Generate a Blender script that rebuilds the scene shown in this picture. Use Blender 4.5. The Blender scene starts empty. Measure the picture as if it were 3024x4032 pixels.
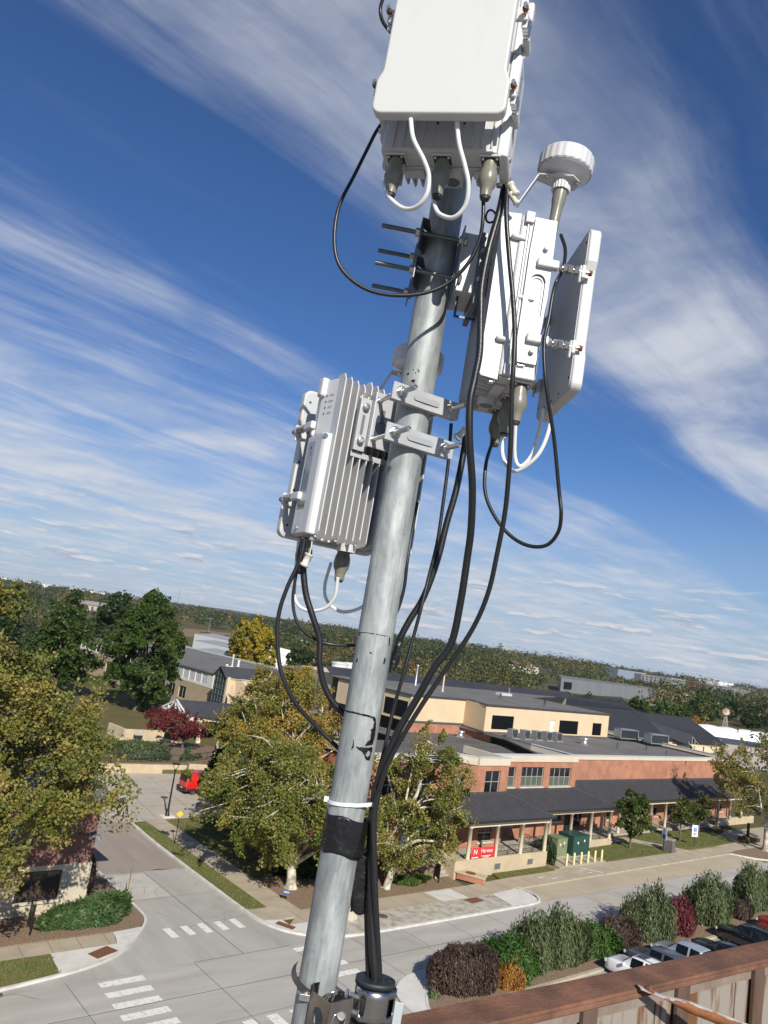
import bpy, bmesh, math, random
import numpy as np
from mathutils import Vector, Matrix
from math import sin, cos, tan, pi, radians, sqrt, atan2
S = bpy.context.scene
COL = S.collection

# ---------------------------------------------------------------- camera
# street frame: x runs along the main street, y across it (away from the roof we stand on), z up, ground z = 0
HC = 21.0
HEAD = radians(50.5)                 # heading of the view, measured from +x
PITCH, ROLL = radians(8.9), radians(8.4)
hx, hy = cos(HEAD), sin(HEAD)
FWD = Vector((hx * cos(PITCH), hy * cos(PITCH), sin(PITCH)))
RT0 = Vector((hy, -hx, 0)); UP0 = RT0.cross(FWD)
RT = RT0 * cos(ROLL) + UP0 * sin(ROLL); UP = UP0 * cos(ROLL) - RT0 * sin(ROLL)
cam = bpy.data.cameras.new('camera'); cob = bpy.data.objects.new('camera', cam); COL.objects.link(cob)
cob.matrix_world = Matrix(((RT.x, UP.x, -FWD.x, 0), (RT.y, UP.y, -FWD.y, 0), (RT.z, UP.z, -FWD.z, HC), (0, 0, 0, 1)))
cam.sensor_fit = 'VERTICAL'; cam.sensor_height = 24; cam.lens = 24 * 3028 / 4032
cam.clip_start = 0.05; cam.clip_end = 40000
S.camera = cob

# ---------------------------------------------------------------- sun and sky
SUN_EL = radians(33); SUN_AZ = atan2(-0.92, -0.39)      # direction towards the sun in the street frame
sun = bpy.data.lights.new('sun', 'SUN'); sun.energy = 5.0; sun.angle = radians(0.5); sun.color = (1, 0.94, 0.85)
sob = bpy.data.objects.new('sun', sun); COL.objects.link(sob)
sd = Vector((cos(SUN_EL) * cos(SUN_AZ), cos(SUN_EL) * sin(SUN_AZ), sin(SUN_EL)))
sob.rotation_euler = sd.to_track_quat('Z', 'Y').to_euler(); sob.location = sd * 60 + Vector((0, 0, 21))
S.view_settings.view_transform = 'Standard'; S.view_settings.look = 'None'; S.view_settings.exposure = 0.24; S.view_settings.gamma = 1
S.render.engine = 'CYCLES'; S.cycles.max_bounces = 8; S.cycles.transparent_max_bounces = 8

W = bpy.data.worlds.new('World'); S.world = W; W.use_nodes = True
def sky():
    nt = W.node_tree; nt.nodes.clear(); N = nt.nodes.new; L = nt.links.new
    def mth(op, a, b=None, clamp=False):
        n = N('ShaderNodeMath'); n.operation = op; n.use_clamp = clamp
        for i, v in enumerate((a, b)):
            if v is None: continue
            if isinstance(v, (int, float)): n.inputs[i].default_value = v
            else: L(v, n.inputs[i])
        return n.outputs[0]
    def smooth(v, a, b):
        n = N('ShaderNodeMapRange'); n.interpolation_type = 'SMOOTHSTEP'
        n.inputs[1].default_value = a; n.inputs[2].default_value = b; L(v, n.inputs[0]); return n.outputs[0]
    def comb(x, y, z=0.0):
        n = N('ShaderNodeCombineXYZ')
        for i, v in enumerate((x, y, z)):
            if isinstance(v, (int, float)): n.inputs[i].default_value = v
            else: L(v, n.inputs[i])
        return n.outputs[0]
    def noise(vec, scale, detail, rough, dist=0.0):
        n = N('ShaderNodeTexNoise'); n.inputs['Scale'].default_value = scale; n.inputs['Detail'].default_value = detail
        n.inputs['Roughness'].default_value = rough; n.inputs['Distortion'].default_value = dist; L(vec, n.inputs['Vector']); return n.outputs[0]
    sk = N('ShaderNodeTexSky'); sk.sky_type = 'NISHITA'; sk.sun_disc = False
    sk.sun_elevation = SUN_EL; sk.sun_rotation = pi / 2 - SUN_AZ
    sk.altitude = 300; sk.air_density = 1.0; sk.dust_density = 0.6; sk.ozone_density = 2.5
    tc = N('ShaderNodeTexCoord'); sep = N('ShaderNodeSeparateXYZ'); L(tc.outputs['Generated'], sep.inputs[0])
    x, y, z = sep.outputs
    zz = mth('ADD', mth('MAXIMUM', z, 0.0), 0.06)
    u = mth('DIVIDE', x, zz); v = mth('DIVIDE', y, zz)
    a = radians(STREAK)
    us = mth('ADD', mth('MULTIPLY', u, cos(a)), mth('MULTIPLY', v, sin(a)))
    vs = mth('SUBTRACT', mth('MULTIPLY', v, cos(a)), mth('MULTIPLY', u, sin(a)))
    # a gentle wave so that the streaks are not ruled lines
    wv = noise(comb(mth('MULTIPLY', us, 0.25), mth('MULTIPLY', vs, 0.4)), 1.0, 3, 0.5)
    vs2 = mth('ADD', vs, mth('MULTIPLY', mth('SUBTRACT', wv, 0.5), 0.7))
    # cirrus streaks
    n1 = noise(comb(mth('MULTIPLY', us, 0.16), mth('MULTIPLY', vs2, 1.05), 3.1), 1.0, 9, 0.58, 0.35)
    n2 = noise(comb(mth('MULTIPLY', us, 0.5), mth('MULTIPLY', vs2, 3.2), 7.7), 1.0, 8, 0.62, 0.2)
    n5 = noise(comb(mth('MULTIPLY', us, 1.3), mth('MULTIPLY', vs2, 7.5), 4.2), 1.0, 7, 0.6, 0.15)
    st = mth('ADD', mth('ADD', mth('MULTIPLY', n1, 0.44), mth('MULTIPLY', n2, 0.36)), mth('MULTIPLY', n5, 0.20))
    # where the streaks are dense: a wide veil high on the right, bands low down
    band = N('ShaderNodeValToRGB'); cr = band.color_ramp; cr.interpolation = 'EASE'
    while len(cr.elements) < len(BAND): cr.elements.new(0.5)
    for e, (p, c) in zip(cr.elements, BAND): e.position = p; e.color = (c, c, c, 1)
    L(smooth_lin(nt, vs2, *VR), band.inputs[0])
    dens = mth('ADD', st, mth('SUBTRACT', band.outputs[0], 0.5))
    c1 = smooth(dens, 0.475, 0.755)
    soft = noise(comb(u, v, 1.3), 1.9, 9, 0.56, 0.4)
    c1 = mth('MULTIPLY', c1, mth('ADD', mth('MULTIPLY', smooth(soft, 0.30, 0.68), 0.62), 0.38))
    # small flat cumulus low over the horizon
    az = mth('ARCTAN2', y, x)
    n3 = noise(comb(mth('MULTIPLY', az, 13.0), mth('MULTIPLY', z, 70.0), 2.0), 1.0, 7, 0.55, 0.2)
    low = mth('MULTIPLY', smooth(z, 0.0, 0.015), mth('SUBTRACT', 1.0, smooth(z, 0.07, 0.14)))
    c3 = mth('MULTIPLY', smooth(n3, 0.515, 0.65), low)
    n4 = noise(comb(mth('MULTIPLY', az, 13.0), mth('ADD', mth('MULTIPLY', z, 70.0), 0.35), 2.0), 1.0, 7, 0.55, 0.2)
    lit = smooth(mth('SUBTRACT', n3, n4), -0.02, 0.10)
    hz = mth('SUBTRACT', 1.0, smooth(z, -0.02, 0.27))
    hzm = mth('MULTIPLY', hz, 0.85)
    def mix(f, A, B):
        n = N('ShaderNodeMix'); n.data_type = 'RGBA'; n.clamp_factor = True
        if isinstance(f, float): n.inputs[0].default_value = f
        else: L(f, n.inputs[0])
        for s, v in ((n.inputs[6], A), (n.inputs[7], B)):
            if isinstance(v, tuple): s.default_value = (*v, 1)
            else: L(v, s)
        return n.outputs[2]
    skc = N('ShaderNodeMix'); skc.data_type = 'RGBA'; skc.blend_type = 'MULTIPLY'; skc.inputs[0].default_value = 1
    L(sk.outputs[0], skc.inputs[6]); skc.inputs[7].default_value = (*SKYTINT, 1)
    base = mix(hzm, skc.outputs[2], HAZE_C)
    cc = mix(soft, CLOUD_A, CLOUD_B)
    colr = mix(mth('MULTIPLY', c1, 0.92), base, cc)
    cu = mix(lit, CUM_D, CUM_L)
    colr = mix(mth('MULTIPLY', c3, 0.8), colr, cu)
    bg = N('ShaderNodeBackground'); bg.inputs[1].default_value = SKY_STR; L(colr, bg.inputs[0])
    out = N('ShaderNodeOutputWorld'); L(bg.outputs[0], out.inputs[0])
def smooth_lin(nt, v, a, b):
    n = nt.nodes.new('ShaderNodeMapRange'); n.inputs[1].default_value = a; n.inputs[2].default_value = b; nt.links.new(v, n.inputs[0]); return n.outputs[0]
SKY_STR = 0.077
STREAK = 6.0
VR = (0.0, 6.0)
BAND = [(0.0, .38), (.06, .45), (.11, .72), (.165, .66), (.205, .45), (.27, .43), (.34, .57), (.56, .67), (.75, .68), (1.0, .64)]
SKYTINT = (0.50, 0.74, 1.10)
HAZE_C = (4.2, 5.6, 7.4); CLOUD_A = (4.8, 5.3, 6.2); CLOUD_B = (8.2, 8.5, 9.2); CUM_D = (4.0, 4.6, 5.8); CUM_L = (8.0, 8.0, 8.2)
sky()

# ---------------------------------------------------------------- helpers
def tag(o, label=None, cat=None, group=None, kind=None):
    if label: o['label'] = label
    if cat: o['category'] = cat
    if group: o['group'] = group
    if kind: o['kind'] = kind
    return o
def thing(name, label, cat, loc=(0, 0, 0), rz=0.0, group=None, M=None):
    o = bpy.data.objects.new(name, None); COL.objects.link(o); o.empty_display_size = 0.2
    if M is not None: o.matrix_world = M
    else:
        o.location = loc; o.rotation_euler = (0, 0, rz)
    return tag(o, label, cat, group)
def dup(o, parent=None):
    c = o.copy(); COL.objects.link(c)
    if parent: c.parent = parent
    for ch in [k for k in bpy.data.objects if k.parent == o]: dup(ch, c)
    return c
def frame_of(axis):
    a = Vector(axis).normalized(); t = Vector((0, 0, 1)) if abs(a.z) < .9 else Vector((1, 0, 0))
    x = t.cross(a).normalized(); return x, a.cross(x), a
class MB:
    """collects shapes; build() links them as ONE mesh object. Positions are in the parent's own frame."""
    def __init__(s, off=(0, 0, 0)): s.v = []; s.f = []; s.sm = []; s.off = Vector(off); s.M = None; s.nosm = False
    def add(s, vs, fs, smooth=False):
        n = len(s.v)
        for p in vs:
            p = Vector(p)
            if s.M is not None: p = s.M @ p
            s.v.append(tuple(p - s.off))
        s.f += [tuple(i + n for i in f) for f in fs]; s.sm += [smooth] * len(fs); return s
    def box(s, a, b):
        (x0, y0, z0), (x1, y1, z1) = [tuple(map(min, zip(a, b))), tuple(map(max, zip(a, b)))]
        return s.add([(x0, y0, z0), (x1, y0, z0), (x1, y1, z0), (x0, y1, z0), (x0, y0, z1), (x1, y0, z1), (x1, y1, z1), (x0, y1, z1)],
                     [(3, 2, 1, 0), (4, 5, 6, 7), (0, 1, 5, 4), (1, 2, 6, 5), (2, 3, 7, 6), (3, 0, 4, 7)])
    def cbox(s, c, d): return s.box([c[i] - d[i] / 2 for i in range(3)], [c[i] + d[i] / 2 for i in range(3)])
    def bar(s, p, q, w, h, up=(0, 0, 1)):
        p, q = Vector(p), Vector(q); a = (q - p).normalized(); u = Vector(up)
        if abs(a.dot(u)) > .99: u = Vector((1, 0, 0))
        x = a.cross(u).normalized() * w / 2; z = x.cross(a).normalized() * h / 2
        vs = [p - x - z, p + x - z, p + x + z, p - x + z, q - x - z, q + x - z, q + x + z, q - x + z]
        return s.add(vs, [(0, 1, 2, 3), (7, 6, 5, 4), (1, 0, 4, 5), (2, 1, 5, 6), (3, 2, 6, 7), (0, 3, 7, 4)])
    def prism(s, poly, z0, z1):
        n = len(poly); ar = sum(poly[i][0] * poly[(i + 1) % n][1] - poly[(i + 1) % n][0] * poly[i][1] for i in range(n))
        if ar < 0: poly = poly[::-1]
        vs = [(x, y, z0) for x, y in poly] + [(x, y, z1) for x, y in poly]
        return s.add(vs, [tuple(range(n))[::-1], tuple(range(n, 2 * n))] + [(i, (i + 1) % n, n + (i + 1) % n, n + i) for i in range(n)])
    def sheet(s, poly, z):
        n = len(poly); ar = sum(poly[i][0] * poly[(i + 1) % n][1] - poly[(i + 1) % n][0] * poly[i][1] for i in range(n))
        if ar < 0: poly = poly[::-1]
        return s.add([(x, y, z) for x, y in poly], [tuple(range(n))])
    def face(s, *pts): return s.add(pts, [tuple(range(len(pts)))])
    def cyl(s, p, q, r0, r1=None, n=16, caps=True, smooth=True):
        r1 = r0 if r1 is None else r1; p, q = Vector(p), Vector(q); x, y, a = frame_of(q - p)
        vs = [p + (x * cos(2 * pi * i / n) + y * sin(2 * pi * i / n)) * r0 for i in range(n)] + [q + (x * cos(2 * pi * i / n) + y * sin(2 * pi * i / n)) * r1 for i in range(n)]
        s.add(vs, [(i, (i + 1) % n, n + (i + 1) % n, n + i) for i in range(n)], smooth)
        if caps: s.add(vs, [tuple(range(n))[::-1], tuple(range(n, 2 * n))])
        return s
    def lathe(s, p, axis, prof, n=24, smooth=True, close=True):
        """prof: (distance along axis, radius)"""
        p = Vector(p); x, y, a = frame_of(axis); vs = []
        for h, r in prof: vs += [p + a * h + (x * cos(2 * pi * i / n) + y * sin(2 * pi * i / n)) * r for i in range(n)]
        fs = [(k * n + i, k * n + (i + 1) % n, (k + 1) * n + (i + 1) % n, (k + 1) * n + i) for k in range(len(prof) - 1) for i in range(n)]
        s.add(vs, fs, smooth)
        if close: s.add(vs[:n], [tuple(range(n))[::-1]]); s.add(vs[-n:], [tuple(range(n))])
        return s
    def tube(s, pts, r, n=10, caps=True):
        P = [Vector(p) for p in pts]; m = len(P); rr = r if isinstance(r, (list, tuple)) else [r] * m
        T = [(P[min(i + 1, m - 1)] - P[max(i - 1, 0)]).normalized() for i in range(m)]
        x, y, _ = frame_of(T[0]); vs = []
        for i in range(m):
            x = (x - T[i] * x.dot(T[i])).normalized(); y = T[i].cross(x)
            vs += [P[i] + (x * cos(2 * pi * k / n) + y * sin(2 * pi * k / n)) * rr[i] for k in range(n)]
        s.add(vs, [(i * n + k, i * n + (k + 1) % n, (i + 1) * n + (k + 1) % n, (i + 1) * n + k) for i in range(m - 1) for k in range(n)], True)
        if caps: s.add(vs[:n], [tuple(range(n))[::-1]]); s.add(vs[-n:], [tuple(range(n))])
        return s
    def hexnut(s, p, axis, r, h): return s.lathe(p, axis, [(0, r), (h * .8, r), (h, r * .86)], 6, False)
    def build(s, name, m, parent=None, bevel=0, seg=2, solid=0):
        me = bpy.data.meshes.new(name); me.from_pydata(s.v, [], s.f); me.update()
        me.polygons.foreach_set('use_smooth', s.sm)
        me.materials.append(m); o = bpy.data.objects.new(name, me); COL.objects.link(o)
        if parent: o.parent = parent
        if bevel:
            b = o.modifiers.new('bevel', 'BEVEL'); b.width = bevel; b.segments = seg; b.limit_method = 'ANGLE'; b.angle_limit = radians(35)
            if hasattr(b, 'harden_normals'): b.harden_normals = False
        if solid:
            b = o.modifiers.new('solid', 'SOLIDIFY'); b.thickness = solid; b.offset = 0
        return o
def comps(s):
    # loose pieces of a collected mesh (points at the same place count as joined)
    key = {}; idx = []
    for v in s.v: idx.append(key.setdefault(tuple(round(c, 5) for c in v), len(key)))
    par = list(range(len(key)))
    def find(a):
        while par[a] != a: par[a] = par[par[a]]; a = par[a]
        return a
    for f in s.f:
        for i in f[1:]: par[find(idx[i])] = find(idx[f[0]])
    out = {}
    for f, m in zip(s.f, s.sm): out.setdefault(find(idx[f[0]]), []).append((f, m))
    return out.values()
def build_each(s, name, m, parent=None, **k):
    # every loose piece becomes an object of its own
    r = []
    for fs in comps(s):
        b = MB(); mp = {}
        for f, sm in fs:
            b.f.append(tuple(mp.setdefault(i, len(mp)) for i in f)); b.sm.append(sm)
        b.v = [None] * len(mp)
        for i, j in mp.items(): b.v[j] = s.v[i]
        r.append(b.build(name, m, parent, **k))
    return r
def catmull(P, k=8):
    P = [Vector(p) for p in P]; out = []
    Q = [P[0] * 2 - P[1]] + P + [P[-1] * 2 - P[-2]]
    for i in range(1, len(Q) - 2):
        a, b, c, d = Q[i - 1], Q[i], Q[i + 1], Q[i + 2]
        for j in range(k):
            t = j / k
            out.append(0.5 * ((2 * b) + (c - a) * t + (2 * a - 5 * b + 4 * c - d) * t * t + (3 * b - a - 3 * c + d) * t ** 3))
    out.append(P[-1]); return out
def text_mesh(name, body, size, m, parent, M, depth=0.0005, align='CENTER', sx=1.0):
    cu = bpy.data.curves.new(name, 'FONT'); cu.body = body; cu.size = size; cu.extrude = depth; cu.align_x = align; cu.align_y = 'CENTER'
    cu.resolution_u = 3
    t = bpy.data.objects.new(name, cu); COL.objects.link(t)
    bpy.context.view_layer.update()
    me = bpy.data.meshes.new_from_object(t.evaluated_get(bpy.context.evaluated_depsgraph_get()))
    bpy.data.objects.remove(t); bpy.data.curves.remove(cu)
    me.transform(M @ Matrix.Diagonal((sx, 1, 1, 1))); me.materials.clear(); me.materials.append(m); me.name = name
    o = bpy.data.objects.new(name, me); COL.objects.link(o)
    if parent: o.parent = parent
    return o
def axes(o, x, y, z):
    x, y, z = Vector(x), Vector(y), Vector(z)
    return Matrix(((x.x, y.x, z.x, o[0]), (x.y, y.y, z.y, o[1]), (x.z, y.z, z.z, o[2]), (0, 0, 0, 1)))

# ---------------------------------------------------------------- materials
MATS = {}
def mat(name, c, rough=.6, metal=0.0, var=0.0, vscale=3.0, c2=None, bump=0.0, bscale=None, spec=.5, stretch=(1, 1, 1), coat=0.0, detail=6, lo=.3, hi=.7, trans=0.0):
    """principled surface; its colour wanders between c and c2 with an object-space noise (stains, wear)"""
    if name in MATS: return MATS[name]
    m = bpy.data.materials.new(name); m.use_nodes = True; nt = m.node_tree; b = nt.nodes['Principled BSDF']; N = nt.nodes.new; L = nt.links.new
    b.inputs['Base Color'].default_value = (*c, 1); b.inputs['Roughness'].default_value = rough; b.inputs['Metallic'].default_value = metal
    b.inputs['Specular IOR Level'].default_value = spec; b.inputs['Coat Weight'].default_value = coat
    if var or c2 or bump:
        tc = N('ShaderNodeTexCoord'); mp = N('ShaderNodeMapping'); mp.inputs['Scale'].default_value = stretch; L(tc.outputs['Object'], mp.inputs[0])
        n = N('ShaderNodeTexNoise'); n.inputs['Scale'].default_value = vscale; n.inputs['Detail'].default_value = detail; n.inputs['Roughness'].default_value = .62; L(mp.outputs[0], n.inputs['Vector'])
        r = N('ShaderNodeValToRGB'); L(n.outputs[0], r.inputs[0])
        if c2 is None: c2 = tuple(max(0, k * (1 - var)) for k in c)
        r.color_ramp.elements[0].position = lo; r.color_ramp.elements[1].position = hi
        r.color_ramp.elements[0].color = (*c2, 1); r.color_ramp.elements[1].color = (*c, 1); L(r.outputs[0], b.inputs['Base Color'])
        if bump:
            bn = N('ShaderNodeBump'); bn.inputs['Strength'].default_value = bump; bn.inputs['Distance'].default_value = .02
            if bscale:
                n2 = N('ShaderNodeTexNoise'); n2.inputs['Scale'].default_value = bscale; n2.inputs['Detail'].default_value = 4; L(mp.outputs[0], n2.inputs['Vector']); L(n2.outputs[0], bn.inputs['Height'])
            else: L(n.outputs[0], bn.inputs['Height'])
            L(bn.outputs[0], b.inputs['Normal'])
    MATS[name] = m; return m
def brick(name, c1, c2, mortar, scale=1.0, var=.25, band=None):
    if name in MATS: return MATS[name]
    m = bpy.data.materials.new(name); m.use_nodes = True; nt = m.node_tree; b = nt.nodes['Principled BSDF']; N = nt.nodes.new; L = nt.links.new
    tc = N('ShaderNodeTexCoord'); sp = N('ShaderNodeSeparateXYZ'); L(tc.outputs['Object'], sp.inputs[0])
    ad = N('ShaderNodeMath'); ad.operation = 'ADD'; L(sp.outputs[0], ad.inputs[0]); L(sp.outputs[1], ad.inputs[1])
    cb = N('ShaderNodeCombineXYZ'); L(ad.outputs[0], cb.inputs[0]); L(sp.outputs[2], cb.inputs[1])
    t = N('ShaderNodeTexBrick'); t.inputs['Scale'].default_value = scale; t.inputs['Color1'].default_value = (*c1, 1); t.inputs['Color2'].default_value = (*c2, 1); t.inputs['Mortar'].default_value = (*mortar, 1)
    t.inputs['Brick Width'].default_value = .22; t.inputs['Row Height'].default_value = .075; t.inputs['Mortar Size'].default_value = .007; L(cb.outputs[0], t.inputs['Vector'])
    n = N('ShaderNodeTexNoise'); n.inputs['Scale'].default_value = .8; n.inputs['Detail'].default_value = 8; L(tc.outputs['Object'], n.inputs['Vector'])
    mr = N('ShaderNodeMapRange'); mr.inputs[1].default_value = .3; mr.inputs[2].default_value = .7; mr.inputs[3].default_value = 1 - var; mr.inputs[4].default_value = 1 + var * .4; L(n.outputs[0], mr.inputs[0])
    mx = N('ShaderNodeVectorMath'); mx.operation = 'SCALE'; L(t.outputs[0], mx.inputs[0]); L(mr.outputs[0], mx.inputs['Scale'])
    L(mx.outputs[0], b.inputs['Base Color']); b.inputs['Roughness'].default_value = .88; b.inputs['Specular IOR Level'].default_value = .25
    bn = N('ShaderNodeBump'); bn.inputs['Strength'].default_value = .4; bn.inputs['Distance'].default_value = .006; L(t.outputs['Fac'], bn.inputs['Height']); bn.invert = True; L(bn.outputs[0], b.inputs['Normal'])
    MATS[name] = m; return m
def leafmat(name, cols, trans=.35, rough=.5):
    """leaf colour per leaf (attribute 'tint', a random number on each leaf) over a ramp of real leaf colours"""
    if name in MATS: return MATS[name]
    m = bpy.data.materials.new(name); m.use_nodes = True; nt = m.node_tree; N = nt.nodes.new; L = nt.links.new; b = nt.nodes['Principled BSDF']
    at = N('ShaderNodeAttribute'); at.attribute_name = 'tint'; r = N('ShaderNodeValToRGB'); L(at.outputs['Fac'], r.inputs[0]); r.color_ramp.interpolation = 'LINEAR'
    while len(r.color_ramp.elements) < len(cols): r.color_ramp.elements.new(.5)
    for i, c in enumerate(cols):
        r.color_ramp.elements[i].position = i / max(1, len(cols) - 1); r.color_ramp.elements[i].color = (*c, 1)
    L(r.outputs[0], b.inputs['Base Color']); b.inputs['Roughness'].default_value = rough; b.inputs['Specular IOR Level'].default_value = .35
    tr = N('ShaderNodeBsdfTranslucent'); L(r.outputs[0], tr.inputs[0]); mx = N('ShaderNodeMixShader'); mx.inputs[0].default_value = trans
    L(b.outputs[0], mx.inputs[1]); L(tr.outputs[0], mx.inputs[2]); L(mx.outputs[0], nt.nodes['Material Output'].inputs[0])
    MATS[name] = m; return m

# ================================================================ the setting: ground, streets, pavements
def struct(name, mb, m, **k): return tag(mb.build(name, m, **k), kind='structure')
M_far = mat('far_grass', (.075, .085, .03), .95, var=.0, c2=(.13, .10, .045), vscale=.02, detail=9, spec=.1)
g = MB(); g.sheet([(-25000, -25000), (25000, -25000), (25000, 25000), (-25000, 25000)], -.06); struct('ground', g, M_far)

M_conc = mat('street_concrete', (.46, .435, .385), .85, c2=(.35, .33, .292), vscale=.55, stretch=(.25, 1.4, 1), bump=.05, bscale=25, detail=9, spec=.25)
M_conc2 = mat('cross_concrete', (.43, .41, .365), .85, c2=(.325, .308, .275), vscale=.5, stretch=(1.3, .2, 1), bump=.05, bscale=25, detail=9, spec=.25)
M_asph = mat('old_asphalt', (.34, .295, .245), .9, c2=(.26, .225, .188), vscale=.5, stretch=(1.4, .2, 1), bump=.08, bscale=40, detail=9, spec=.2)
M_plaza = mat('plaza_concrete', (.46, .415, .335), .9, c2=(.37, .332, .27), vscale=.4, bump=.05, bscale=20, detail=9, spec=.2)
M_walk = mat('sidewalk_concrete', (.46, .39, .285), .9, c2=(.35, .295, .215), vscale=.6, bump=.05, bscale=30, detail=9, spec=.2)
M_white = mat('new_concrete', (.66, .635, .58), .85, c2=(.54, .52, .47), vscale=.9, bump=.04, bscale=30, detail=9, spec=.2)
M_curb = mat('curb_concrete', (.66, .645, .60), .85, c2=(.46, .44, .40), vscale=1.3, stretch=(1, 1, 1), detail=9, spec=.2)
M_curb2 = mat('old_curb_concrete', (.46, .40, .28), .9, c2=(.33, .285, .20), vscale=1.1, detail=9, spec=.2)
M_bay = mat('parking_bay_concrete', (.47, .40, .285), .9, c2=(.37, .315, .225), vscale=.35, stretch=(.5, 1, 1), detail=9, spec=.2, bump=.05, bscale=30)
M_mulch = mat('mulch', (.33, .245, .165), .95, c2=(.13, .09, .06), vscale=9, bump=.9, bscale=14, detail=9, spec=.1)
M_dust = mat('pale_gravel', (.47, .44, .37), .95, c2=(.30, .265, .20), vscale=1.5, bump=.5, bscale=20, detail=10, spec=.1, lo=.36, hi=.56)
M_grass = mat('lawn_soil', (.10, .13, .035), .95, c2=(.19, .155, .07), vscale=.9, bump=.6, bscale=20, detail=10, spec=.1)
M_lot = mat('lot_concrete', (.38, .355, .31), .9, c2=(.28, .262, .23), vscale=.5, detail=9, spec=.2)
M_joint = mat('joint_sealant', (.10, .098, .09), .9)
M_paint = mat('road_paint', (.74, .72, .66), .8, c2=(.50, .48, .43), vscale=4, detail=9, lo=.34, hi=.5)
M_rustplate = mat('rust_plate', (.22, .085, .035), .9, c2=(.12, .05, .025), vscale=6)

def smooth_line(P, it=2, closed=False):
    for _ in range(it):
        Q = [] if closed else [P[0]]
        for i in range(len(P) - (0 if closed else 1)):
            a, b = P[i], P[(i + 1) % len(P)]; Q += [(a[0] * .75 + b[0] * .25, a[1] * .75 + b[1] * .25), (a[0] * .25 + b[0] * .75, a[1] * .25 + b[1] * .75)]
        P = Q if closed else Q + [P[-1]]
    return P
LC = [(26.4, 72), (26.35, 59.2), (26.3, 51.2), (26.05, 50), (25.3, 48.8), (24, 47.2), (22.8, 46.05), (21.4, 45.2), (19.6, 44.6), (17.6, 44.25), (15.4, 43.9), (10, 43.5), (-60, 43.3)]
RC = [(34.0, 71.5), (33.6, 66), (33.45, 59), (33.3, 48.6), (33.45, 47.2), (34.0, 45.7), (34.9, 44.6), (36.2, 43.7), (37.9, 43.25), (40, 43.1), (56, 43.1), (59.2, 43.2), (60.2, 43.7)]
NC = [(220, 37.0), (46, 37.0), (41, 37.1), (38.2, 36.9), (36.5, 36.3), (35.3, 35.0), (34.8, 33.4), (34.8, 20), (34.8, -40)]
st = MB(); st.sheet([(-60, 26), (-60, 43.35), (300, 43.35), (300, 36.9), (46, 36.9), (36, 33), (35, 26)], 0); struct('street', st, M_conc)
c = MB(); c.sheet([(26.0, 43.36), (18, 44.3), (15, 43.36)] + [(15, 43.36)], 0.0) if False else None
c = MB(); c.sheet(LC[1:11] + [(15.4, 43.35), (37, 43.35)] + RC[2:9][::-1], 0.004); struct('cross_street', c, M_conc2)
a = MB(); a.sheet([(26.4, 59.1), (29.5, 58.85), (31, 59.3), (33.45, 58.8), (33.6, 66), (34.0, 71.5), (36, 75), (26.4, 75)], 0.006); struct('side_road', a, M_asph)
p = MB(); p.sheet([(26.4, 75.0), (34.2, 71.9), (36.0, 72.2), (39.5, 72.5), (60, 74), (70, 84), (60, 92), (20, 96), (14, 90), (14, 75)], 0.010); struct('plaza', p, M_plaza)
s2 = MB(); s2.sheet([(-60, -40), (34.8, -40), (34.8, 25.9), (-60, 25.9)], 0); struct('near_road', s2, M_conc2)

# raised ground inside the kerbs
def slab(name, poly, z, m, z0=-.05): return struct(name, MB().prism(poly, z0, z), m)
slab('grass_verge', [(-60, 43.5), (10, 43.65), (15.4, 44.05), (17.6, 44.4), (18.6, 44.5), (18.9, 47.1), (-60, 47.1)], .10, M_grass)
slab('corner_ramp', [(18.6, 44.5), (19.6, 44.75), (21.4, 45.35), (22.8, 46.2), (23.95, 47.3), (24.8, 48.3), (23.2, 48.1), (22.9, 47.1), (18.9, 47.1)], .104, M_white)
slab('sidewalk', [(-60, 47.1), (22.9, 47.1), (23.2, 48.75), (-60, 48.75)], .108, M_walk)
slab('sidewalk_corner', [(23.2, 48.1), (24.8, 48.3), (25.3, 49.0), (23.25, 48.75)], .112, M_white)
slab('mulch_bed', [(-60, 48.75), (25.15, 48.95), (26.0, 50.1), (26.15, 51.2), (26.2, 72), (23, 75), (-60, 75)], .10, M_mulch)
slab('verge_grass', [(33.6, 49.5), (35.2, 49.2), (35.6, 70), (35.2, 71.6), (34.4, 71.6), (33.85, 69.5), (33.65, 59)], .10, M_grass)
slab('cross_sidewalk', [(33.5, 47.4), (35.0, 47.1), (37.4, 48.2), (37.6, 72.4), (35.6, 72.4), (35.2, 49.4), (33.5, 49.4)], .106, M_walk)
slab('mulch_bed', [(37.4, 48.2), (55.4, 48.4), (55.6, 50.3), (58, 57), (58, 66), (37.6, 66)], .10, M_mulch)
slab('shaded_lawn', [(37.6, 55), (46, 55), (47, 66), (47, 72), (37.6, 72)], .12, M_grass)
slab('mulch_bed', [(33.5, 47.4), (37.5, 47.2), (37.5, 49.6), (33.5, 49.6)], .095, M_walk)
slab('sidewalk', [(35.0, 46.1), (56.5, 46.0), (60.5, 46.6), (104, 47.2), (104, 49.5), (70, 49.3), (55.4, 48.4), (37.4, 48.2)], .108, M_walk)
slab('gravel_verge', [(34.3, 45.7), (35, 44.8), (36.3, 43.9), (38, 43.45), (40, 43.3), (56, 43.3), (56.0, 46.0), (35, 46.1)], .10, M_dust)
slab('corner_ramp', [(33.6, 47.35), (34.2, 45.8), (35.05, 44.8), (36.3, 43.9), (37.6, 43.5), (38.6, 44.6), (36.8, 46.05), (35, 46.1), (35.0, 47.1)], .104, M_white)
slab('white_slab', [(56.0, 43.3), (59.0, 43.4), (60.0, 43.9), (60.4, 45.0), (60.2, 46.4), (56.4, 46.0)], .106, M_white)
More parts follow.
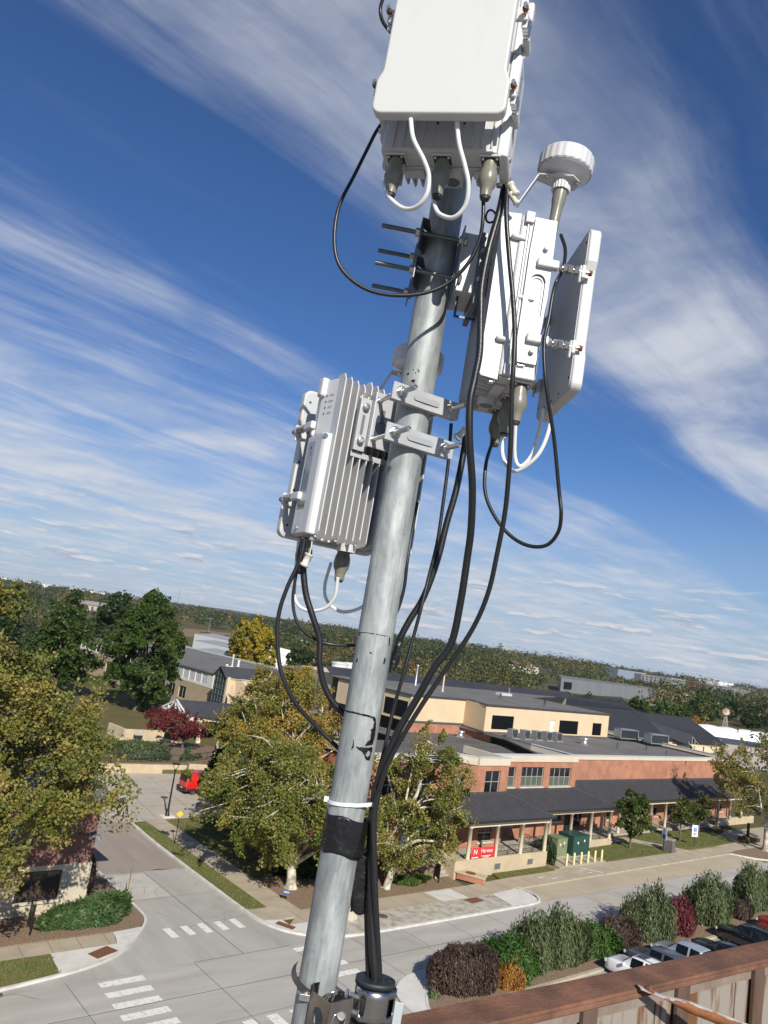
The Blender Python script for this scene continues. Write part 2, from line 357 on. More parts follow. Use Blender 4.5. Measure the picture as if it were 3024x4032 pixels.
struct('white_slab', MB().prism([(50.3, 46.1), (53.4, 46.05), (53.3, 48.2), (50.2, 48.15)], .0, .114), M_white)
bay = MB(); bay.sheet([(59.3, 43.36), (60.3, 43.8), (60.7, 45), (60.6, 46.4), (104, 47.0), (105, 43.36)], 0.005); struct('parking_bay', bay, M_bay)
slab('lawn', [(79.6, 49.4), (110.5, 50), (114, 53), (113, 54.2), (104, 57.2), (87.5, 54.0), (79.6, 53.6)], .12, M_grass)
slab('lawn', [(60.7, 48.75), (69.4, 48.95), (69.6, 50.3), (61.2, 50.2)], .12, M_grass)
slab('footpath', [(95.2, 49.3), (97.5, 49.4), (93.2, 55.8), (88, 56.4), (87.6, 55.0), (91.5, 54.3)], .13, M_walk)
slab('footpath', [(104, 47.2), (150, 47.6), (150, 54), (118, 54.5), (112.6, 53.2), (110.8, 50.3), (104, 49.5)], .108, M_walk)
slab('mulch_bed', [(103.2, 47.2), (105.2, 44.6), (107, 43.5), (150, 43.5), (150, 47.4), (106, 47.6)], .14, M_mulch)
slab('utility_pad', [(70.4, 49.5), (79.3, 49.5), (79.6, 53), (72.5, 53.4)], .13, M_walk)
slab('mulch_bed', [(69.5, 49.2), (70.7, 49.3), (72.6, 53.6), (69.6, 53.6)], .15, M_mulch)
slab('planting_bed', [(35.3, 32.3), (160, 32.3), (160, 36.75), (46, 36.75), (41, 36.85), (40.6, 36.0), (38.5, 35.2), (36.6, 33.8)], .12, M_mulch)
slab('corner_ramp', smooth_line([(34.85, 20), (34.85, 33.4), (35.35, 35.0), (36.5, 36.25), (38.2, 36.85), (41, 37.05), (42.6, 37.0)]) + [(41.4, 36.4)] + smooth_line([(40.7, 36.1), (39, 35.5), (37.2, 34.5), (35.9, 33.0), (35.3, 31.5), (35.25, 20)]), .135, M_white)
lot = MB(); lot.sheet([(34.8, -40), (220, -40), (220, 32.2), (34.8, 32.2)], 0.002); struct('parking_lot', lot, M_lot)
slab('upper_lawn', [(41, 92.2), (60, 90), (66, 98), (100, 120), (90, 170), (20, 170), (14, 110), (14, 96.5)], .5, mat('campus_lawn', (.09, .10, .035), .95, c2=(.17, .12, .06), vscale=.25, detail=9, spec=.1))

# kerbs: a real step along every line
def curb(name, pts, m, h=.14, w=.18):
    pts = smooth_line(pts)
    P = [Vector((*q, 0)) for q in pts]; mb = MB(); n = len(P); off = []
    for i in range(n):
        t = (P[min(i + 1, n - 1)] - P[max(i - 1, 0)]).normalized(); off.append(Vector((-t.y, t.x, 0)) * w / 2)
    vs = []
    for i in range(n):
        a, b = P[i] - off[i], P[i] + off[i]
        vs += [(a.x, a.y, -.04), (a.x, a.y, h), (b.x, b.y, h), (b.x, b.y, -.04)]
    fs = [(i * 4 + k, i * 4 + (k + 1) % 4, i * 4 + 4 + (k + 1) % 4, i * 4 + 4 + k) for i in range(n - 1) for k in range(4)] + [(0, 1, 2, 3), (n * 4 - 1, n * 4 - 2, n * 4 - 3, n * 4 - 4)]
    mb.add(vs, fs); return struct(name, mb, m)
curb('kerb', LC, M_curb); curb('kerb', RC + [(60.75, 44.9), (60.6, 46.45)], M_curb, w=.24)
curb('kerb', [(60.6, 46.45), (80, 46.75), (103.4, 47.1)], M_curb2, h=.12); curb('kerb', [(103.3, 47.25), (104.2, 45.6), (105.3, 44.4), (107, 43.4), (160, 43.4)], M_curb)
curb('kerb', NC, M_curb, h=.13); curb('kerb', [(35.25, 20), (35.3, 31.5), (35.9, 33.0), (37.2, 34.5), (39, 35.5), (40.7, 36.1), (41.4, 36.9)], M_curb, h=.16, w=.16)
curb('kerb', [(41, 32.25), (160, 32.25)], M_curb2, h=.16, w=.28)

# joints and cracks in the concrete
j = MB(); rj = random.Random(5)
def jl(x0, y0, x1, y1, w=.035, z=.009):
    d = Vector((x1 - x0, y1 - y0, 0)); n = Vector((-d.y, d.x, 0)).normalized() * w / 2; k = max(2, int(d.length / 1.2)); pts = []
    for i in range(k + 1):
        q = Vector((x0, y0, z)) + d * i / k + n * rj.uniform(-.5, .5); pts.append(q)
    for i in range(k): j.add([pts[i] - n, pts[i + 1] - n, pts[i + 1] + n, pts[i] + n], [(0, 1, 2, 3)])
jl(-40, 39.85, 25.5, 39.85, .05); jl(25.5, 39.85, 200, 39.85, .05); jl(29.7, 43.4, 29.7, 58.8, .05); jl(-40, 36.6, 33, 36.6, .03)
for x in np.arange(37.9, 150, 4.6): jl(x, 36.98, x, 39.8); jl(x + .3, 39.9, x + .3, 43.0)
for x in (14, 18.6, 26.2, 33.2): jl(x, 30, x, 43.2 if x > 20 else 43.6)
jl(26.2, 43.4, 33.2, 43.4, .04); jl(26.4, 48.0, 33.3, 48.9, .03); jl(26.4, 53.5, 33.4, 53.6, .03)
for x in np.arange(-20, 23, 1.7): jl(x, 47.15, x + .1, 48.7, .03, .116)
for x in np.arange(36.5, 103, 1.9): jl(x, 46.2, x, 48.3, .025, .116)
for x in np.arange(62, 103, 4.4): jl(x, 43.5, x + .2, 46.6, .03)
for y in np.arange(51, 72, 1.8): jl(35.4, y, 37.5, y, .03, .114)
for x in np.arange(28, 52, 4.6): jl(x, 73, x + 2, 90, .04, .016)
for y in (77, 82, 87): jl(22, y, 56, y + 1, .04, .016)
struct('pavement_joints', j, M_joint)

# slabs that were cast or patched at another time, tar filled cracks
rp = random.Random(21); M_pt = [mat('slab_tone_%s' % n_, c, .9, c2=tuple(k * .8 for k in c), vscale=.8, detail=9, spec=.2) for n_, c in (('pale', (.50, .475, .42)), ('grey', (.40, .385, .345)), ('buff', (.45, .41, .34)))]
for x0, y0, x1, y1, k in ((37.95, 39.95, 42.45, 42.9, 1), (51.75, 37.05, 56.2, 39.75, 0), (65.6, 39.95, 70.1, 42.9, 2), (14.1, 36.7, 18.5, 39.75, 1), (26.5, 53.7, 29.6, 58.6, 0), (29.8, 48.9, 33.2, 53.4, 1), (84, 37.05, 88.5, 39.75, 1), (20.2, 33, 26, 36.5, 2)): struct('street_slab', MB().sheet([(x0, y0), (x1, y0), (x1, y1), (x0, y1)], .0068), M_pt[k])
ck = MB()
for _ in range(34):
    x, y = rp.choice([(rp.uniform(5, 100), rp.uniform(37.3, 42.8)), (rp.uniform(27, 33), rp.uniform(44, 70)), (rp.uniform(24, 50), rp.uniform(75, 90))]); a = rp.uniform(0, pi); q = Vector((x, y, .0125 if y < 72 else .0185))
    for s_ in range(rp.randint(3, 7)):
        a += rp.uniform(-.6, .6); e = q + Vector((cos(a), sin(a), 0)) * rp.uniform(.2, .55); n_ = Vector((-sin(a), cos(a), 0)) * rp.uniform(.006, .014); ck.add([q - n_, e - n_, e + n_, q + n_], [(0, 1, 2, 3)]); q = e
struct('pavement_cracks', ck, M_joint)
# crossing bars and other paint
w = MB()
def bar(x0, y0, x1, y1, z=.013):
    x0, x1 = sorted((x0, x1)); y0, y1 = sorted((y0, y1)); w.sheet([(x0, y0), (x1, y0), (x1, y1), (x0, y1)], z)
for k in range(6): bar(20.15 - k * .08, 42.95 - k * 1.23, 22.75 - k * .06, 42.35 - k * 1.23)
for k in range(5): bar(26.5 + k * 1.24, 46.95 + .05 * (k % 2), 27.02 + k * 1.24, 48.5 - .05 * (k % 2))
for k in range(4): bar(33.1, 42.95 - k * 1.3, 35.4, 42.4 - k * 1.3)
for k in range(5): bar(25.4 + k * 1.5, 33.9, 26.1 + k * 1.5, 36.3)
struct('crossing_bars', w, M_paint)
w = MB()
w.sheet([(74.7, 46.9), (75.0, 46.9), (73.6, 48.8), (73.3, 48.8)], .118)
for x, y in ((66.5, 47.2), (65.2, 47.8), (72.3, 48.0), (72.6, 47.3)): w.sheet([(x, y), (x + .9, y), (x + .9, y + .12), (x, y + .12)], .118)
struct('pavement_paint', w, M_paint)
# iron plates set in the ramps, round cover in the verge
for n_, q, z in (('left', [(21.1, 45.55), (22.6, 46.15), (22.2, 47.0), (20.8, 46.35)], .12), ('mid', [(52.6, 44.9), (54.3, 45.0), (54.2, 45.9), (52.5, 45.8)], .12), ('corner', [(34.1, 46.6), (34.7, 45.3), (35.2, 45.6), (34.6, 46.9)], .12)):
    tag(MB().prism(q, .09, z).build('tactile_plate', M_rustplate), {'left': 'rusty brown iron plate in the white ramp left of the intersection', 'mid': 'dark brown iron plate in the pale gravel by the white slab', 'corner': 'reddish iron plate in the corner ramp beside the mast'}[n_], 'ground plate')
tag(MB().cyl((42.9, 45.2, .09), (42.9, 45.2, .13), .42, n=24).build('manhole_cover', mat('dark_iron', (.14, .10, .075), .8, var=.4, vscale=8)), 'round brown manhole cover in the pale gravel verge', 'manhole cover')

# low hills on the skyline
rh = random.Random(11); hm = MB(); NA = 160
vs = []
for i in range(NA + 1):
    t = radians(-25 + 150 * i / NA); prof = 18 + 9 * sin(i * .21 + 1) + 5 * sin(i * .57) + (38 if t > radians(72) else 0) * min(1, (t - radians(72)) / .25 if t > radians(72) else 0)
    for r, h in ((5200, -1), (6300, prof * .55), (7600, prof), (11000, prof * .6)): vs.append((r * cos(t), r * sin(t), h))
fs = [(i * 4 + k, i * 4 + 4 + k, i * 4 + 5 + k, i * 4 + 1 + k) for i in range(NA) for k in range(3)]
hm.add(vs, fs, True); struct('hills', hm, mat('hill_cover', (.11, .10, .07), .95, c2=(.05, .06, .03), vscale=.004, detail=10, spec=.05))
fd = MB(); fd.sheet([(230, 470), (420, 560), (520, 720), (320, 640)], .2); struct('brown_field', fd, mat('field_soil', (.26, .18, .11), .95, c2=(.19, .13, .08), vscale=.03, spec=.1))
# grass blades on the lawns
rg = np.random.default_rng(3)
def blades(name, polys, dens, h, cols):
    V = []; F = []; T = []
    for poly, z in polys:
        xs = [q[0] for q in poly]; ys = [q[1] for q in poly]; n = int((max(xs) - min(xs)) * (max(ys) - min(ys)) * dens); P = np.column_stack([rg.uniform(min(xs), max(xs), n), rg.uniform(min(ys), max(ys), n)])
        ins = np.zeros(n, bool); m = len(poly)
        for i in range(m):
            (xa, ya), (xb, yb) = poly[i], poly[(i + 1) % m]
            cond = ((ya > P[:, 1]) != (yb > P[:, 1])); ins ^= cond & (P[:, 0] < (xb - xa) * (P[:, 1] - ya) / (yb - ya + 1e-9) + xa)
        P = P[ins]; n = len(P); a = rg.uniform(0, 2 * pi, n); ww = rg.uniform(.02, .045, n); hh = rg.uniform(.4, 1, n) * h; b = len(V) * 0
        dx, dy = np.cos(a) * ww, np.sin(a) * ww; lx, ly = rg.normal(0, .35, n) * hh, rg.normal(0, .35, n) * hh
        v = np.stack([np.column_stack([P[:, 0] - dx, P[:, 1] - dy, np.full(n, z)]), np.column_stack([P[:, 0] + dx, P[:, 1] + dy, np.full(n, z)]), np.column_stack([P[:, 0] + lx, P[:, 1] + ly, z + hh])], 1).reshape(-1, 3)
        V.append(v); T.append(rg.uniform(0, 1, n))
    v = np.concatenate(V); t = np.concatenate(T); return tri_mesh(name, v, t, leafmat(name, cols, .3, .7), 3)
def tri_mesh(name, v, t, m, k, parent=None):
    """one mesh from n separate k-cornered faces, with a tint per face"""
    n = len(t); me = bpy.data.meshes.new(name); me.vertices.add(n * k); me.vertices.foreach_set('co', np.ascontiguousarray(v, np.float32).ravel())
    me.loops.add(n * k); me.loops.foreach_set('vertex_index', np.arange(n * k, dtype=np.int32)); me.polygons.add(n)
    me.polygons.foreach_set('loop_start', np.arange(0, n * k, k, dtype=np.int32)); me.polygons.foreach_set('loop_total', np.full(n, k, np.int32))
    at = me.attributes.new('tint', 'FLOAT', 'FACE'); at.data.foreach_set('value', np.ascontiguousarray(t, np.float32)); me.update(); me.materials.append(m)
    o = bpy.data.objects.new(name, me); COL.objects.link(o)
    if parent: o.parent = parent
    return o
GR = [(.07, .12, .02), (.11, .16, .03), (.18, .19, .06), (.30, .25, .12)]
tag(blades('grass', [([(6, 43.9), (15.4, 44.1), (17.6, 44.5), (18.7, 44.6), (18.9, 47.0), (6, 47.0)], .10), ([(33.7, 49.6), (35.1, 49.3), (35.5, 70), (34.5, 71.5), (33.9, 69.5)], .10), ([(79.7, 49.5), (95, 49.8), (92, 54), (87.5, 53.9), (79.7, 53.5)], .12), ([(97.5, 50), (110.3, 50.1), (113.5, 53), (104, 57), (93.5, 55.4)], .12), ([(60.9, 48.8), (69.3, 49), (69.5, 50.2), (61.3, 50.1)], .12), ([(37.7, 55), (45, 55), (46, 71), (37.7, 71)], .12)], 90, .11, GR), 'short mixed green and straw coloured grass on the lawns and verges', 'grass', kind='stuff')
tag(blades('leaf_litter', [([(37.6, 48.5), (55, 48.5), (56, 56), (37.7, 55)], .11), ([(13, 48.9), (25, 49.1), (26, 52), (13, 52)], .11), ([(36, 32.5), (90, 32.5), (90, 36.6), (42, 36.6)], .13)], 35, .05, [(.20, .11, .05), (.30, .17, .07), (.12, .07, .04), (.36, .26, .13)]), 'fallen brown leaves and bark scattered over the mulch beds', 'leaf litter', kind='stuff')

# ================================================================ buildings
M_brick = brick('red_brick', (.44, .162, .088), (.345, .125, .07), (.44, .34, .25))
M_brickd = brick('dark_brick', (.24, .085, .06), (.085, .045, .04), (.30, .24, .20))
M_lime = mat('limestone', (.60, .53, .40), .85, c2=(.47, .41, .30), vscale=.8, detail=9, spec=.2)
M_tan = mat('tan_stucco', (.66, .52, .34), .9, c2=(.58, .455, .295), vscale=.35, detail=9, spec=.15)
M_coping = mat('coping', (.62, .55, .42), .8, c2=(.52, .46, .35), vscale=.5, spec=.2)
M_cap = mat('metal_cap', (.66, .66, .64), .45, .3)
M_flat = mat('roof_membrane', (.15, .14, .128), .85, c2=(.085, .08, .075), vscale=.35, stretch=(.5, 1.6, 1), detail=9, spec=.3)
M_flat2 = mat('roof_membrane_grey', (.19, .18, .165), .85, c2=(.12, .112, .102), vscale=.3, detail=9, spec=.3)
M_seam = mat('seam_metal', (.072, .072, .078), .5, .1, c2=(.055, .055, .06), vscale=.7)
M_louv = mat('black_louver', (.012, .013, .014), .5)
M_glass = mat('window_glass', (.010, .012, .014), .06, 0, spec=.6)
M_blind = mat('green_blind', (.10, .12, .085), .7, c2=(.075, .09, .06), vscale=2)
M_frame = mat('window_frame', (.42, .42, .40), .5, .2)
M_dframe = mat('dark_frame', (.03, .03, .032), .45)
M_door = mat('white_door', (.72, .70, .64), .6)
M_rail = mat('brown_rail', (.07, .052, .042), .5, .4)
M_beam = mat('beam_stucco', (.68, .585, .42), .85, c2=(.60, .51, .36), vscale=.6, spec=.2)
M_col = mat('column_concrete', (.66, .58, .43), .85, c2=(.58, .50, .36), vscale=1, spec=.2)
M_base = mat('cast_concrete', (.55, .45, .30), .9, c2=(.42, .345, .23), vscale=.7, detail=10, spec=.2, bump=.15, bscale=5)
M_deck = mat('deck_concrete', (.42, .39, .33), .9, c2=(.33, .30, .25), vscale=.8, spec=.2)
M_gravel = mat('hvac_grey', (.30, .32, .31), .5, .4, c2=(.24, .255, .25), vscale=2)
M_galvb = mat('galvanised_sheet', (.55, .56, .55), .4, .8, var=.3, vscale=5)

def wall(mb, p0, p1, z0, z1, ops=(), dep=.2):
    """flat wall from p0 to p1 (outside on the right hand) with real openings (s0, s1, z0, z1) and reveals"""
    p0, p1 = Vector((*p0, 0)), Vector((*p1, 0)); L_ = (p1 - p0).length; d = (p1 - p0) / L_; n = Vector((d.y, -d.x, 0))
    ss = sorted({0, L_, *[min(max(v, 0), L_) for o in ops for v in o[:2]]}); zs = sorted({z0, z1, *[v for o in ops for v in o[2:4]]})
    P = lambda s, z, k=0: p0 + d * s - n * k + Vector((0, 0, z))
    for i in range(len(ss) - 1):
        for k in range(len(zs) - 1):
            a, b, c, e = ss[i], ss[i + 1], zs[k], zs[k + 1]
            if any(o[0] - 1e-6 <= a and b <= o[1] + 1e-6 and o[2] - 1e-6 <= c and e <= o[3] + 1e-6 for o in ops): continue
            mb.face(P(a, c), P(b, c), P(b, e), P(a, e))
    for o in ops:
        a, b, c, e = o[:4]
        mb.face(P(a, c), P(a, e), P(a, e, dep), P(a, c, dep)); mb.face(P(b, c), P(b, c, dep), P(b, e, dep), P(b, e))
        mb.face(P(a, c), P(a, c, dep), P(b, c, dep), P(b, c)); mb.face(P(a, e), P(b, e), P(b, e, dep), P(a, e, dep))
def window(par, p0, p1, op, nx=2, nz=2, dep=.16, fw=.055, blind=False, sill=True, m_f=None, m_g=None, off=(0, 0, 0), name='window'):
    p0, p1 = Vector((*p0, 0)), Vector((*p1, 0)); d = (p1 - p0).normalized(); n = Vector((d.y, -d.x, 0)); a, b, c, e = op[:4]
    P = lambda s, z, k=0.: p0 + d * s - n * k + Vector((0, 0, z))
    g = MB(off); g.face(P(a, c, dep), P(b, c, dep), P(b, e, dep), P(a, e, dep)); w = g.build(name, m_g or M_glass, par)
    f = MB(off); dm = dep - .03
    for i in range(nx + 1): s = a + fw / 2 + (b - a - fw) * i / nx; f.bar(P(s, c, dm), P(s, e, dm), fw, .06, n)
    for i in range(nz + 1): z = c + fw / 2 + (e - c - fw) * i / nz; f.bar(P(a, z, dm - .003), P(b, z, dm - .003), .06, fw)
    f.build('frame', m_f or M_frame, w)
    if sill:
        s_ = MB(off); s_.bar(P(a - .06, c - .08, .02), P(b + .06, c - .08, .02), .3, .16); s_.build('sill', M_lime, w)
    if blind:
        h = MB(off); h.face(P(a + fw, c + fw, dep - .012), P(b - fw, c + fw, dep - .012), P(b - fw, (c + e) / 2 - fw / 2, dep - .012), P(a + fw, (c + e) / 2 - fw / 2, dep - .012)); h.build('blind', M_blind, w)
    return w
def seamroof(mb, quad, step=.42, h=.05, w=.035):
    """roof plane a,b (eave, left to right) c,d (ridge, right to left) with raised standing seams running up the slope"""
    a, b, c, d = [Vector(q) for q in quad]; n = (b - a).cross(d - a).normalized(); n = n if n.z > 0 else -n
    mb.face(a, b, c, d)
    e = (b - a); L_ = e.length; ed = e / L_; up = n.cross(ed).normalized(); up = up if up.z > 0 else -up
    # seam lines: from the eave at s straight up the slope until the polygon ends
    poly = [((q - a).dot(ed), (q - a).dot(up)) for q in (a, b, c, d)]
    s = step / 2
    while s < max(p[0] for p in poly):
        hits = []
        for i in range(4):
            (x0, y0), (x1, y1) = poly[i], poly[(i + 1) % 4]
            if (x0 - s) * (x1 - s) < 0: hits.append(y0 + (y1 - y0) * (s - x0) / (x1 - x0))
        if len(hits) >= 2:
            lo, hi = min(hits), max(hits); mb.bar(a + ed * s + up * lo + n * h / 2, a + ed * s + up * hi + n * h / 2, w, h, n)
        s += step

# ---- the brick hall across the street
BB = thing('brick_building', 'long red brick building with dark metal porch roofs and tan upper storey', 'building', (66, 57, 0))
O = (66, 57, 0)
Z1, Z2, Z3 = 10.15, 9.85, 9.25
bw = MB(O)
b1w = [(1.3, 3.6, 6.65, 8.85), (1.2, 3.4, 1.9, 3.6)]
wall(bw, (61.2, 53.6), (66, 53.6), 0, Z1 - .75, b1w)
wall(bw, (66, 53.6), (66, 57), 0, Z1 - .75)
wall(bw, (60, 55.3), (61.2, 53.6), 0, Z1 - .75)
b0w = [(50.6 - 49, 52.9 - 49, 1.9, 4.1), (54.4 - 49, 58.2 - 49, 1.9, 4.2), (50.6 - 49, 53.2 - 49, 5.9, 8.0), (55 - 49, 57.6 - 49, 5.9, 8.0)]
wall(bw, (49, 56.2), (60, 56.2), 0, Z2 - .75, b0w); wall(bw, (60, 56.2), (60, 55.3), 0, Z1 - .75); wall(bw, (49, 78), (49, 56.2), 0, Z2 - .75)
b2w = [(70.25 - 66, 71.45 - 66, 6.35, 8.5), (72.55 - 66, 76.6 - 66, 6.35, 8.5), (77.75 - 66, 81.9 - 66, 6.3, 8.4), (78.0 - 66, 80.9 - 66, 2.3, 3.1), (82.4 - 66 - .9, 84.4 - 66 - 1.5, .9, 3.3), (69.6 - 66, 71.9 - 66, 2.2, 3.4)]
wall(bw, (66, 57), (83, 57), 0, Z2 - .75, b2w); wall(bw, (83, 57), (83, 60.3), 0, Z2 - .75)
b3w = [(x - 83, x + 1.15 - 83, .95, 2.15) for x in (86.2, 91.6, 95.6, 99.5, 103.6, 107.5, 111.6, 115.6, 119.6, 123.5, 127.4)] + [(88.2 - 83, 90.0 - 83, .4, 2.9)]
wall(bw, (83, 60.3), (131, 60.3), 0, Z3 - .5, b3w); wall(bw, (131, 60.3), (131, 86), 0, Z3 - .5)
# brick base below the tan storey, rising from the lower flat roof
pb_ = MB(O); wall(pb_, (79, 85.35), (92.3, 85.35), 7.3, 8.75); wall(pb_, (92.3, 85.35), (92.3, 79), 7.3, 8.6); pb_.build('storey_base', M_brick, BB)
bw.build('wall', M_brick, BB)
cp = MB(O)
def cope(pts, zt, h, w=.5, m=cp):
    for (xa, ya), (xb, yb) in zip(pts, pts[1:]): m.bar((xa, ya, zt - h / 2), (xb, yb, zt - h / 2), w, h)
cope([(49, 78), (49, 56.3), (60.15, 56.3)], Z2, .75); cope([(60.1, 56.0), (60.1, 55.3), (61.25, 53.72), (66.06, 53.72)], Z1, .76, .46); cope([(65.92, 53.9), (65.92, 60)], Z1, .74, .4)
cope([(66.15, 57.12), (83.05, 57.12)], Z2 - .004, .75, .46); cope([(82.9, 57.3), (82.9, 64)], Z2 - .002, .74, .4); cope([(83, 60.42), (131.1, 60.42)], Z3, .5, .46); cope([(130.95, 60.6), (130.95, 86)], Z3 - .002, .49, .4)
cp.build('coping', M_coping, BB)
mc = MB(O)
def capl(pts, zt, w=.56):
    for (xa, ya), (xb, yb) in zip(pts, pts[1:]): mc.bar((xa, ya, zt + .03), (xb, yb, zt + .03), w, .06)
capl([(49, 78), (49, 56.3), (60.15, 56.3)], Z2); capl([(60.1, 56.0), (60.1, 55.3), (61.25, 53.72), (66.2, 53.72)], Z1); capl([(66.2, 57.12), (83.1, 57.12)], Z2 - .01); capl([(82.9, 57.4), (82.9, 64)], Z2 - .02); capl([(83, 60.42), (131.2, 60.42)], Z3); capl([(130.95, 60.7), (130.95, 86)], Z3 - .01)
mc.build('parapet_cap', M_cap, BB)
fr = MB(O); fr.sheet([(49.2, 56.3), (60, 56.3), (61.3, 53.8), (65.9, 53.8), (65.9, 57.2), (82.9, 57.2), (82.9, 60.5), (91.5, 60.5), (91.5, 79), (92.3, 86), (79, 86), (79, 93), (74, 93), (74, 78), (49.2, 78)], 7.3)
fr.build('lower_roof', M_flat, BB)
fr = MB(O); fr.prism([(83.1, 60.5), (91.5, 60.52), (130.8, 60.5), (133, 74), (134, 87), (92.0, 87), (91.5, 76)], 8.3, 8.5); fr.build('upper_roof', M_flat2, BB)
fr = MB(O); fr.bar((91.45, 60.8, 8.56), (92.0, 79.5, 8.56), .35, .24); fr.bar((134, 87, 8.7), (133, 74, 8.7), .3, .4); fr.bar((133, 74, 8.7), (131.2, 61, 8.7), .3, .4); build_each(fr, 'roof_kerb', M_flat, BB)
# tan upper storey
TZ = 12.65
tw = MB(O)
fo = [(93.2 - 91.6, 98.4 - 91.6, 9.1, 11.2), (107.8 - 91.6, 109.1 - 91.6, 8.6, 11.0), (110.3 - 91.6, 115.6 - 91.6, 8.9, 11.1), (119.9 - 91.6, 122.6 - 91.6, 8.9, 11.0)]
wall(tw, (91.6, 80), (124.7, 80), 8.5, TZ, fo); wall(tw, (92.8, 85.5), (91.6, 80), 8.6, TZ); wall(tw, (81, 85.5), (92.8, 85.5), 8.72, TZ)
so = [(12.5, 17.9, 9.1, 11.6)]
wall(tw, (81.3, 104), (81, 85.5), 8.72, TZ, so); wall(tw, (124.7, 80), (126, 98), 8.5, TZ)
tw.build('upper_storey', M_tan, BB)
fl = MB(O); fl.bar((81, 85.42, 8.82), (92.9, 85.42, 8.82), .3, .28); fl.bar((92.75, 85.4, 8.62), (91.5, 79.9, 8.62), .3, .3); fl.bar((91.4, 79.9, 8.6), (124.8, 79.9, 8.6), .25, .22); fl.build('flashing', mat('lead_flashing', (.11, .115, .125), .5, .3), BB)
def louver(a, b, o):
    g = MB(O); p0, p1 = Vector((*a, 0)), Vector((*b, 0)); d = (p1 - p0).normalized(); n = Vector((d.y, -d.x, 0))
    z = o[2] + .04
    while z < o[3]: g.bar(p0 + d * o[0] - n * .06 + Vector((0, 0, z)), p0 + d * o[1] - n * .06 + Vector((0, 0, z)), .16, .02); z += .11
    g.face(p0 + d * o[0] - n * .15 + Vector((0, 0, o[2])), p0 + d * o[1] - n * .15 + Vector((0, 0, o[2])), p0 + d * o[1] - n * .15 + Vector((0, 0, o[3])), p0 + d * o[0] - n * .15 + Vector((0, 0, o[3])))
    g.build('louver', M_louv, BB)
for k in (0, 2, 3): louver((91.6, 80), (124.7, 80), fo[k])
louver((81.3, 104), (81, 85.5), so[0])
dr = MB(O); dr.box((107.8, 80.1, 8.6), (109.1, 80.16, 11.0)); d_ = dr.build('door', M_door, BB); MB(O).box((108.85, 80.04, 9.7), (108.95, 80.1, 9.85)).build('handle', M_dframe, d_)
ur = MB(O); ur.prism([(80.8, 85.3), (92.95, 85.3), (91.5, 79.8), (124.9, 79.8), (127, 100), (150, 109), (110, 109), (82, 109), (81.1, 104)], TZ, TZ + .12); ur.build('upper_storey_roof', M_flat2, BB)
ue = MB(O); ue.bar((80.7, 85.25, TZ + .06), (93.0, 85.25, TZ + .06), .12, .2); ue.bar((93, 85.2, TZ + .06), (91.45, 79.75, TZ + .06), .12, .2); ue.bar((91.4, 79.75, TZ + .06), (125, 79.75, TZ + .06), .12, .2); ue.bar((81.05, 104, TZ + .06), (80.75, 85.3, TZ + .06), .12, .2); ue.build('roof_edge', M_seam, BB)
# windows and doors of the brick walls
for k, o in enumerate(b1w): window(BB, (61.2, 53.6), (66, 53.6), o, 2, 2, off=O, dep=.19)
for o in b0w: window(BB, (49, 56.2), (60, 56.2), o, 3 if o[1] - o[0] > 3 else 2, 2, off=O, dep=.19)
for k, o in enumerate(b2w):
    if k == 4:
        w_ = window(BB, (66, 57), (83, 57), o, 2, 1, off=O, sill=False, m_f=M_dframe, name='door', dep=.19); continue
    window(BB, (66, 57), (83, 57), o, (1, 4, 4, 4, 0, 3)[k], 1 if k == 3 else 2, off=O, blind=k in (0, 1, 2), dep=.19)
for k, o in enumerate(b3w): window(BB, (83, 60.3), (131, 60.3), o, 1 if k < 11 else 2, 1, off=O, sill=k < 11, m_f=M_frame if k < 11 else M_dframe, name='window' if k < 11 else 'door', dep=.19)
# porch roofs
def porch(xl, xr, ye, ze, yw, zw, xwl, xwr, hip_y):
    r = MB(O); seamroof(r, [(xl, ye, ze), (xr, ye, ze), (xwr, yw, zw), (xwl, yw, zw)])
    seamroof(r, [(xr, ye, ze), (xr, hip_y, ze), (xwr, hip_y, zw), (xwr, yw, zw)])
    if xwl > xl + .1: seamroof(r, [(xl, hip_y, ze), (xl, ye, ze), (xwl, yw, zw), (xwl, hip_y, zw)])
    r.bar((xwl, yw - .05, zw + .1), (xwr, yw - .05, zw + .1), .12, .3)
    r.bar((xr, ye, ze + .04), (xwr, yw, zw + .06), .16, .08)
    o = r.build('porch_roof', M_seam, BB)
    g = MB(O); g.bar((xl - .05, ye - .07, ze - .09), (xr + .07, ye - .07, ze - .09), .14, .18); g.bar((xr + .07, ye - .1, ze - .09), (xr + .07, hip_y, ze - .09), .14, .18); g.build('gutter', mat('gutter_metal', (.055, .056, .062), .35, .6), o)
    s = MB(O); s.face((xl, ye + .05, ze - .14), (xl, yw, ze - .14), (xr - .05, yw, ze - .14), (xr - .05, ye + .05, ze - .14)); s.build('soffit', M_beam, o)
porch(56.9, 69.9, 49.95, 5.05, 53.55, 6.55, 59.5, 66.03, 57)
porch(66.5, 87.3, 53.5, 4.62, 56.95, 5.92, 66.5, 83.03, 60.28)
porch(83.5, 131.5, 56.9, 4.2, 60.25, 5.95, 83.5, 128.0, 66)
pb = MB(O); pb.box((57.4, 50.3, 4.42), (69.6, 50.75, 4.9)); pb.box((69.15, 50.76, 4.42), (69.6, 54.2, 4.9)); pb.box((57.4, 50.76, 4.42), (57.85, 56.2, 4.9)); pb.build('porch_beam', M_beam, BB)
pb = MB(O); pb.box((69.62, 53.9, 4.0), (87.0, 54.35, 4.46)); pb.box((86.55, 54.36, 4.0), (87.0, 57.2, 4.46)); pb.build('porch_beam', M_beam, BB)
pb = MB(O); pb.box((87.02, 57.25, 3.55), (131.0, 57.7, 4.05)); pb.build('porch_beam', M_beam, BB)
